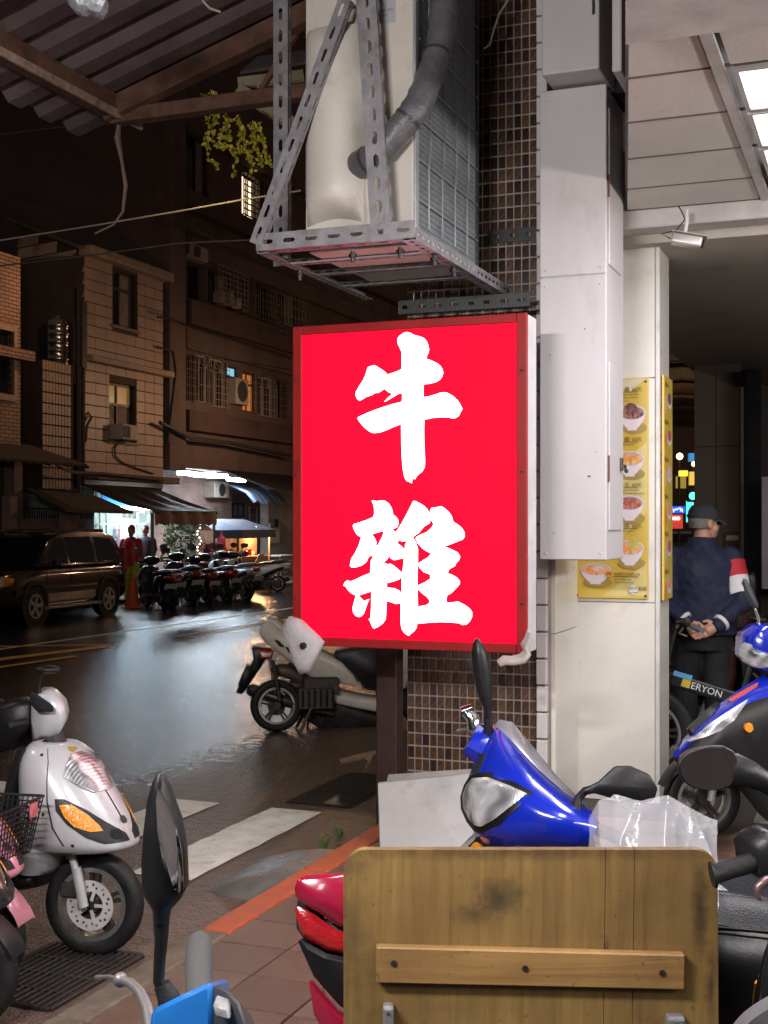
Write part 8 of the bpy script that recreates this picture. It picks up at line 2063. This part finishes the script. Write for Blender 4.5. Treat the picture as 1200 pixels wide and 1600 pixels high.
board = thing('wooden_board', 'worn wooden table top stood on edge in front of the scooters', 'board', BO)
board.rotation_euler = (R(4), 0, 0)
hw_ = (BX1-BX0)/2; zt_ = BZ1-BO.z; rc = .045; TH = .018
cuts = [-hw_, bx_(700)-BO.x, bx_(842)-BO.x, bx_(937)-BO.x, bx_(981)-BO.x, hw_]
for i in range(len(cuts)-1):
    gl_, gr_ = (0, .00004, .00004, .0006, .0006)[i], (.00004, .00004, .0006, .0006, 0)[i]
    x0, x1 = cuts[i]+gl_, cuts[i+1]-gr_
    top = []
    if i == 0: top = [(x0+rc-rc*math.cos(a), zt_-rc+rc*math.sin(a)) for a in (PI/2*k/8 for k in range(9))]+[(x1, zt_)]
    elif i == len(cuts)-2: top = [(x0, zt_)]+[(x1-rc+rc*math.sin(a), zt_-rc+rc*math.cos(a)) for a in (PI/2*k/8 for k in range(9))]
    else: top = [(x0, zt_), (x1, zt_)]
    poly = [(x0, 0)]+top+[(x1, 0)]
    if i == len(cuts)-2: poly[-1] = (x1+.022, 0)
    b = MB(); y_ = random.uniform(-.0003, .0003); b.prism([(x, y_, z) for x, z in poly], (0, TH, 0)); b.build('plank', WOOD, board, bev=.0002)
BAT = bpy.data.materials.new('batten_wood'); BAT.use_nodes = True; woodmat(BAT, 'x', (.33, .19, .062), (.20, .108, .034))
x0, z1 = rel(588, 1457); x1, z0 = rel(1057, 1523)
b = MB(); b.hexa([(x0, -.022, z0+.012), (x1, -.022, z0-.002), (x1, -.0008, z0-.002), (x0, -.0008, z0+.012), (x0, -.022, z1), (x1, -.022, z1-.016), (x1, -.0008, z1-.016), (x0, -.0008, z1)])
bt_ = b.build('batten', BAT, board, bev=.003)
for (u, v) in ((615, 1482), (814, 1490), (1022, 1497)):
    x, z = rel(u, v); MB().lathe([(.001, -.025), (.006, -.025), (.0065, -.021), (.001, -.021)], 12, (x, 0, z), 'y').build('bolt', NAIL, board)
for (u0, v0, u1, v1) in ((598, 1548, 615, 1640), (1030, 1565, 1058, 1640)):
    x0, z1 = rel(u0, v0); x1, z0 = rel(u1, v1); b = MB(); b.box(x0, x1, -.030, -.001, z0, z1)
    h_ = b.build('hinge_plate', M('zinc_plate', (.45, .46, .47), .35, .8, dirt=.2), board, bev=.006, seg=2)
    for k in (.012, .045): MB().ball(((x0+x1)/2, -.031, z1-k), .0035, n=8, m=4).build('screw', NAIL, board)

# cardboard / cement sheet leaning on the column base
SHEET = M('cement_board', (.40, .385, .38), .75, var=.10, vs=7, bump=.25, bs=60, dirt=.28, dcol=(.28, .26, .25), ds=9)
q = [P(590, 1224, 6.75), P(742, 1208, 6.75), P(742, 1350, 6.45), P(594, 1350, 6.45)]
b = MB(); b.rings([q, [p+Vector((.004, .035, 0)) for p in q]])
solo('grey_sheet', b, SHEET, 'pale grey board leaning against the foot of the tiled column', 'board', loc=q[0], bev=.004)
q = [P(607, 1210, 7.0), P(740, 1201, 7.0), P(742, 1216, 6.93), P(604, 1222, 6.93)]
b = MB(); b.rings([q, [p+Vector((0, .02, -.02)) for p in q]])
solo('grey_sheet', b, M('cement_board_top', (.30, .27, .25), .8, var=.2, dirt=.3), 'second weathered board just behind the pale leaning one', 'board', loc=q[0])

# clear plastic sheet draped over the seat of the blue scooter
PLS = bpy.data.materials.new('clear_plastic'); PLS.use_nodes = True
n = PLS.node_tree.nodes; l = PLS.node_tree.links; bb = n['Principled BSDF']; bb.inputs['Base Color'].default_value = (.72, .72, .76, 1); bb.inputs['Roughness'].default_value = .22; bb.inputs['Alpha'].default_value = .34; bb.inputs['Specular IOR Level'].default_value = .9
tc = n.new('ShaderNodeTexCoord'); nz = n.new('ShaderNodeTexNoise'); nz.inputs['Scale'].default_value = 7; nz.inputs['Detail'].default_value = 3; nz.inputs['Distortion'].default_value = .5; l.new(tc.outputs['Object'], nz.inputs['Vector']); bp = n.new('ShaderNodeBump'); bp.inputs['Strength'].default_value = .35; bp.inputs['Distance'].default_value = .04; l.new(nz.outputs[0], bp.inputs['Height']); l.new(bp.outputs[0], bb.inputs['Normal'])
PA = P(925, 1240, 3.55); 
edge_top = [(912, 1268), (928, 1240), (952, 1231), (990, 1238), (1030, 1228), (1062, 1246), (1085, 1260), (1108, 1270)]
rows = []
for i in range(60):
    k = i/59; row = []
    for j in range(81):
        f = j/80*(len(edge_top)-1); a = int(min(f, len(edge_top)-2)); t = f-a; u = edge_top[a][0]*(1-t)+edge_top[a+1][0]*t; v = edge_top[a][1]*(1-t)+edge_top[a+1][1]*t
        v2 = v+k*150; Y = 3.75-.5*k
        p = P(u+k*4*(j/80), v2, Y); rd = 1-abs(noise.noise((p.x*5+p.z*3, p.z*3.2-p.x*2, 3)))**.6; rd2 = 1-abs(noise.noise((p.x*11-p.z*9, p.z*8+p.x*4, 9)))**.5; p += Vector((0, -.10*rd-.035*rd2, .010*noise.noise(p*5))); row.append(p)
    rows.append(row)
b = MB(); b.grid(rows)
solo('plastic_sheet', b, PLS, 'crumpled clear plastic sheet draped over the blue scooter behind the board', 'plastic sheet', smooth=180, loc=PA)
# ------------------------------------------------------------------ people
SKIN = M('skin', (.42, .22, .14), .5, var=.12, vs=14, bump=.1, bs=120)
NAVY = M('jacket_navy', (.006, .010, .034), .8, var=.25, vs=9, bump=.4, bs=60)
TROU = M('trousers_black', (.010, .010, .013), .8, var=.3, bump=.3, bs=50)
HAIRG = M('hair_grey', (.16, .145, .13), .7, var=.35, vs=40, bump=.5, bs=160)
CAPM = M('cap_charcoal', (.022, .022, .028), .8, var=.2, bump=.3, bs=120)
REDC = M('sleeve_red', (.42, .012, .03), .75, bump=.2)
WHC = M('sleeve_white', (.58, .56, .57), .75, bump=.2)
def limb(b, pts, rs, n=14): b.tube(pts, rs, n); [b.ball(p, r*.99, n=12, m=8) for p, r in zip(pts, rs)]
def erings(b, secs, n=22):
    b.rings([[(cx+a*math.cos(q), cy+c*math.sin(q), z) for q in (2*PI*k/n for k in range(n))] for (z, cx, cy, a, c) in secs]); return b

man = thing('person', 'man in a navy jacket and dark cap standing with hands behind his back', 'person', (2.17, 8.75, .1)); man.scale = (1.02,)*3
man.rotation_euler = (0, 0, R(-6))
# local: he faces +y (away), head turned to his right (+x)
b = MB()
for e in (-1, 1):
    limb(b, [(e*.085, .02, .88), (e*.10, .03, .50), (e*.11, .0, .10)], [.095, .065, .048]); b.ball((e*.115, .07, .045), .05, .12, .045)
erings(b, [(.80, 0, 0, .15, .11), (.95, 0, 0, .175, .125), (1.10, 0, .01, .165, .12), (1.25, 0, .0, .185, .125), (1.38, 0, -.01, .19, .11), (1.44, 0, -.01, .13, .08), (1.47, 0, 0, .07, .065)])
limb(b, [(0, -.005, 1.42), (.01, .015, 1.56)], [.062, .056])
sh = {e: (e*.188, -.01, 1.395) for e in (-1, 1)}
el = {1: (.245, -.10, 1.10), -1: (-.255, -.10, 1.10)}
wr = {1: (.075, -.205, .955), -1: (-.115, -.20, .975)}
for e in (-1, 1): limb(b, [sh[e], el[e], wr[e]], [.055, .045, .03])
# head: turned right
hc = Vector((.025, .035, 1.625)); hx = Vector((.90, .43, -.06)).normalized(); hz = Vector((.02, .02, 1)).normalized(); hy = hz.cross(hx).normalized()
def hp(f, l, u): return hc+hx*f+hy*l+hz*u
def hball(f, l, u, rf, rl, ru):
    t = MB(); t.ball((0, 0, 0), 1, n=16, m=12); b.add([hp(f+p.x*rf, l+p.y*rl, u+p.z*ru) for p in t.v], t.f)
hball(-.01, 0, .03, .098, .078, .095); hball(.035, 0, -.045, .062, .056, .065); hball(.055, 0, -.075, .035, .034, .03)
hball(.098, 0, -.012, .022, .013, .018); hball(.085, 0, .015, .014, .011, .03); hball(.08, 0, -.055, .022, .024, .008); hball(.078, 0, -.068, .022, .022, .009); hball(.075, .0, .045, .02, .05, .012)
for e in (-1, 1): hball(-.008, e*.080, -.005, .022, .010, .034); hball(.070, e*.03, .02, .014, .016, .010); hball(.05, e*.045, -.03, .03, .022, .03)
# hands clasped behind
def hand(w, d, spread, curl):
    w = Vector(w); d = Vector(d).normalized(); spread = Vector(spread).normalized(); pn = d.cross(spread).normalized()
    b.tube([w, w+d*.04, w+d*.085], [.026, .036, .034], 12, flat=1.0)
    for k, L in enumerate((.062, .072, .068, .052)):
        o = w+d*.08+spread*(-.030+.020*k); b.tube([o-d*.03, o, o+d*L*.5+pn*curl*.3, o+d*L*.82+pn*curl], [.0105, .0102, .0095, .0078], 8); b.ball(o+d*L*.82+pn*curl, .0078, n=8, m=6)
    o = w+d*.02-spread*.03; b.tube([o, o-spread*.028+d*.028, o-spread*.034+d*.062], [.014, .012, .0085], 8)
hand(wr[1], (-1.0, -.16, -.42), (.35, -.2, -.9), .030)
hand(wr[-1], (.55, -.40, -.75), (-.75, -.15, -.55), -.022)
me = fuse(b, 'body', .0052, 2); me.materials.append(SKIN); put('body', me, man)
# trousers, jacket and sleeves as clothes over the body
b = MB()
for e in (-1, 1): limb(b, [(e*.088, .02, .86), (e*.102, .03, .50), (e*.112, .0, .10)], [.112, .085, .072])
erings(b, [(.78, 0, 0, .17, .125), (.90, 0, 0, .185, .135), (.98, 0, 0, .182, .132)])
me = fuse(b, 'trousers', .012, 3); me.materials.append(TROU); put('trousers', me, man)
b = MB()
erings(b, [(.885, 0, -.005, .222, .165), (.90, 0, -.005, .232, .172), (1.0, 0, -.01, .236, .166), (1.12, 0, -.012, .234, .16), (1.26, 0, -.015, .236, .155), (1.37, 0, -.015, .232, .140), (1.43, 0, -.01, .195, .112), (1.47, 0, -.002, .118, .092), (1.50, .002, .004, .094, .088), (1.535, .004, .008, .088, .085)], 26)
for e in (-1, 1): limb(b, [(e*.17, -.01, 1.37), sh[e], tuple(Vector(sh[e]).lerp(Vector(el[e]), .5)), el[e], tuple(Vector(el[e]).lerp(Vector(wr[e]), .55)), tuple(Vector(wr[e])*.96+Vector(el[e])*.04)], [.075, .084, .079, .070, .060, .046])
for p in b.v: p += noise.noise_vector(p*9)*.007+noise.noise_vector(Vector((p.x*16, p.y*16, p.z*7)))*.005
me = fuse(b, 'jacket', .009, 2)
for v in me.vertices:
    q = v.co; v.co = q+Vector((0, -1, 0))*(.010*noise.noise((q.x*14+q.z*9, q.z*10, 5))+.006*noise.noise((q.x*30, q.z*22, 1)))
me.materials.append(NAVY); put('jacket', me, man)
def bandr(name, mat, p0, p1, r0, r1, grow=.006):
    b = MB(); p0, p1 = Vector(p0), Vector(p1); n = 20; d = (p1-p0)
    pts = [p0+d*k/5 for k in range(6)]; b.tube(pts, [r0+grow]+[r0+(r1-r0)*k/5+grow+.002*math.sin(k*2) for k in range(1, 5)]+[r1+grow], n)
    for p in b.v: p += noise.noise_vector(p*14)*.003
    b.build(name, mat, man, smooth=60)
S1, E1 = Vector(sh[1]), Vector(el[1])
bandr('sleeve_band', REDC, S1.lerp(E1, .10), S1.lerp(E1, .44), .088, .084, .002)
bandr('sleeve_band', WHC, S1.lerp(E1, .44), S1.lerp(E1, .80), .084, .076, .002)
for e in (1, -1):
    W0, E0 = Vector(wr[e]), Vector(el[e]); bandr('cuff_band', WHC, E0.lerp(W0, .80), E0.lerp(W0, .90), .053, .050, .006)
b = MB()
secs = []
def hring(u, rf, rl, f0, n=24): return [hp(f0+rf*math.cos(2*PI*k/n), rl*math.sin(2*PI*k/n), u) for k in range(n)]
b.rings([hring(-.035, .068, .070, -.040), hring(-.01, .084, .081, -.030), hring(.03, .100, .084, -.018), hring(.05, .100, .084, -.014)])
b.build('hair', HAIRG, man, smooth=60)
cp = put('cap', None, man)
b = MB(); b.rings([hring(.030, .107, .088, -.012), hring(.05, .108, .089, -.012), hring(.085, .102, .084, -.012), hring(.115, .080, .066, -.014), hring(.133, .045, .036, -.014), hring(.138, .010, .010, -.014)]); b.build('cap_crown', CAPM, cp, smooth=60)
b = MB(); rows = []
for i in range(6):
    k = i/5; rows.append([hp(.075+.10*k-.055*abs(y)**2*1.0, y*.078*(1-.18*k), .040-.028*k*k-.018*abs(y)**2) for y in (-1, -.6, -.2, .2, .6, 1)])
b.slab(rows, (0, 0, .006)); b.build('cap_peak', CAPM, cp, smooth=60)
MB().tube([hp(-.11, -.04, .045), hp(-.125, 0, .06), hp(-.11, .04, .045)], .006, 6).build('cap_strap', CAPM, cp)
b = MB()
for e in (-1, 1): b.box(e*.115-.05, e*.115+.05, -.10, .18, 0, .06)
b.build('shoe', M('shoe_black', (.02, .018, .018), .5), man, bev=.025, seg=3)
b = MB()

def figure(label, loc, yaw, h, coat, legs, hairc, arms=((.26, .05, .95), (-.26, .05, .95)), sit=False, extra=None):
    o = thing('person', label, 'person', loc, yaw); k = h/1.7; b = MB()
    hipz = .86 if not sit else .48
    for e in (-1, 1):
        if sit: limb(b, [(e*.09, 0, hipz), (e*.11, .38, hipz+.02), (e*.11, .40, .08)], [.09, .065, .05], 10)
        else: limb(b, [(e*.09, 0, .86), (e*.10, .03, .48), (e*.10, 0, .08)], [.09, .065, .05], 10); b.ball((e*.10, .06, .045), .05, .11, .045)
    dz = hipz-.86
    erings(b, [(hipz-.06, 0, 0, .15, .11), (1.1+dz, 0, 0, .155, .11), (1.36+dz, 0, 0, .18, .11), (1.43+dz, 0, 0, .12, .08)], 16); limb(b, [(0, 0, 1.42+dz), (0, .02, 1.54+dz)], [.06, .055], 10)
    b.ball((0, .02, 1.62+dz), .075, .09, .105); b.ball((0, .11, 1.60+dz), .012, .02, .018)
    hd_ = []
    for e, a in zip((1, -1), arms):
        s_ = Vector((e*.19, 0, 1.37+dz)); a = Vector(a)+Vector((0, 0, dz)); m_ = s_.lerp(a, .5)+Vector((e*.05, -.04, 0)); limb(b, [s_, m_, a], [.055, .045, .033], 10); b.ball(a+(a-m_).normalized()*.06, .035, .03, .05)
        hd_.append((s_, m_, a))
    for v in b.v: v *= k
    me = fuse(b, 'body', .016, 2); me.materials.append(SKIN); put('body', me, o)
    b = MB(); erings(b, [(hipz-.05, 0, 0, .19, .145), (1.1+dz, 0, 0, .19, .14), (1.36+dz, 0, 0, .205, .13), (1.44+dz, 0, 0, .13, .10), (1.47+dz, 0, 0, .08, .075)], 16)
    for (s_, m_, a) in hd_: limb(b, [s_, m_, m_.lerp(a, .85)], [.075, .062, .05], 10)
    for v in b.v: v *= k
    me = fuse(b, 'coat', .016, 2); me.materials.append(coat); put('coat', me, o)
    b = MB()
    for e in (-1, 1):
        if sit: limb(b, [(e*.09, 0, hipz), (e*.11, .38, hipz+.02), (e*.11, .40, .10)], [.105, .08, .065], 10)
        else: limb(b, [(e*.09, 0, .86), (e*.10, .03, .48), (e*.10, 0, .10)], [.11, .085, .07], 10)
    for v in b.v: v *= k
    me = fuse(b, 'trousers', .016, 2); me.materials.append(legs); put('trousers', me, o)
    b = MB(); b.ball((0, -.005, 1.645+dz), .086, .095, .098); b.ball((0, -.05, 1.58+dz), .07, .05, .07)
    for v in b.v: v *= k
    b.build('hair', hairc, o, smooth=60); return o
RAIN = M('raincoat_red', (.52, .02, .035), .45, var=.2, bump=.5, bs=14)
LIME = M('trousers_lime', (.42, .45, .03), .5, var=.2, bump=.4, bs=16)
HBLK = M('hair_black', (.012, .010, .010), .5)
GREYJ = M('jacket_grey', (.07, .075, .09), .8, bump=.3); MARO = M('vest_maroon', (.08, .02, .025), .8); PINKT = M('top_pink', (.5, .06, .09), .7)
p_ = G(205, 941); figure('person in a red raincoat and lime trousers standing behind the traffic cone', p_, ANG+PI/2, 1.72, RAIN, LIME, RAIN, arms=((.24, .10, .95), (-.24, .10, .95)))
p_ = P(227, 960, 29.5); figure('person in a grey jacket standing under the shop awning in profile', (p_.x, 29.5, .05), PI/2+1.4, 1.66, GREYJ, TROU, HBLK, arms=((.14, .30, 1.05), (-.20, .10, .95)))
p_ = P(318, 900, 33.0); figure('person in a pink top sitting behind the scooters by the stall', (p_.x, 33.0, .0), PI+.4, 1.62, PINKT, TROU, HBLK, arms=((.20, .28, 1.10), (-.20, .28, 1.10)), sit=True)
p_ = P(347, 900, 36.5); figure('stall keeper in dark clothes behind the hanging pink bags', (p_.x, 36.9, .1), PI+.2, 1.66, MARO, TROU, HBLK, arms=((.16, .30, 1.0), (-.18, .28, 1.0)))
st0 = P(318, 900, 33.0)
b = MB(); b.box(-.17, .17, -.17, .17, .38, .42)
for (x, y) in ((-.14, -.14), (.14, -.14), (-.14, .14), (.14, .14)): b.box(x-.02, x+.02, y-.02, y+.02, 0, .38)
so = solo('stool', b, M('stool_red', (.4, .04, .04), .5), 'red plastic stool under the seated person by the stall', 'stool', bev=.006); so.location = (st0.x, 33.0, 0)

# ------------------------------------------------------------------ electric bicycle between the pillar and the man
EBK = M('ebike_black', (.012, .012, .014), .35, coat=.4, bump=.02)
e0 = P(1046, 1000, 8.3); 
eb = thing('bicycle', 'black bicycle with a lettered down tube half hidden behind the menu pillar', 'bicycle', (1.86, 8.25, .1), R(172))
# local +x = forward (towards the pillar side)
wheel(eb, 'front_wheel', (.16, 0, .30), .30, .05, 0, spoke=9)
wheel(eb, 'rear_wheel', (-.92, 0, .30), .30, .05, 0, spoke=9)
dt0, dt1 = Vector((.02, 0, .66)), Vector((-.42, 0, .53))
b = MB(); b.bar(dt0, dt1, .06, .09); b.build('down_tube', EBK, eb, bev=.015, seg=2)
b = MB(); b.tube([(.17, .05, .30), (.10, .05, .62), (.04, .02, .76), (-.01, 0, .98)], [.016, .02, .022, .02], 8); b.tube([(.17, -.05, .30), (.10, -.05, .62), (.04, -.02, .76)], [.016, .02, .022], 8); b.build('fork', EBK, eb, smooth=True)
b = MB(); b.tube([(-.42, 0, .52), (-.46, 0, .30), (-.92, .05, .30)], .018, 8); b.tube([(-.42, 0, .50), (-.50, 0, .82)], .02, 8); b.tube([(-.50, 0, .7), (-.92, -.05, .30)], .012, 8); b.build('rear_frame', EBK, eb, smooth=True)
XLoft([(-.36, .84, .86, .03), (-.44, .83, .88, .06), (-.60, .84, .90, .10), (-.66, .86, .89, .06)]).solid(16, 3).build('saddle', SEATM, eb, smooth=60)
b = MB(); b.tube([(-.02, 0, .98), (-.03, 0, 1.02), (-.05, .16, 1.03), (-.12, .30, 1.01)], .013, 8); b.tube([(-.03, 0, 1.02), (-.05, -.16, 1.03), (-.12, -.30, 1.01)], .013, 8); b.build('handlebar', STEELD, eb, smooth=True)
for e in (-1, 1):
    b = MB(); b.tube([(-.10, e*.25, 1.015), (-.15, e*.36, 1.0)], .02, 10); b.build('grip', M('grip_grey', (.10, .10, .105), .6), eb, smooth=50)
    b = MB(); b.tube([(-.05, e*.18, 1.0), (-.02, e*.24, .97), (-.06, e*.31, .96)], .007, 6); b.build('brake_lever', ALU, eb, smooth=True)
b = MB(); b.tube([(-.02, .04, .98), (.06, .10, 1.08), (.08, .08, .92), (.06, .05, .70)], .006, 6); b.tube([(-.02, -.04, .98), (.07, -.08, 1.06), (.07, -.06, .90), (.05, -.05, .68)], .006, 6); b.build('brake_cable', PLAS, eb)
# lettering on the tube side that faces the viewer (local +y)
dv = (dt1-dt0).normalized()
Xl = dv; Zl = Vector((0, 1, 0)); Yl = Zl.cross(Xl)
def on_tube(name, me, mat, f, off):
    me.materials.append(mat); o = put(name, me, eb); p = dt0.lerp(dt1, f)+Vector((0, .0305+off, 0)); m_ = Matrix((Xl, Yl, Zl)).transposed().to_4x4(); m_.translation = p; o.matrix_local = m_
on_tube('lettering', text_mesh('ERYON', .062, .0003), M('letter_white', (.6, .6, .6), .5), .30, .0005)
on_tube('lettering_badge', curve_mesh([[(-.055, -.022), (.0, -.022), (.0, .028), (-.055, .028)]], .0003, 'badge'), M('badge_yellow', (.5, .40, .03), .5), .29, .0004)
on_tube('sticker', curve_mesh([[(-.09, .03), (.03, .03), (.03, .062), (-.09, .062)]], .0003, 'sticker'), M('sticker_blue', (.12, .35, .6), .4), .22, .0006)
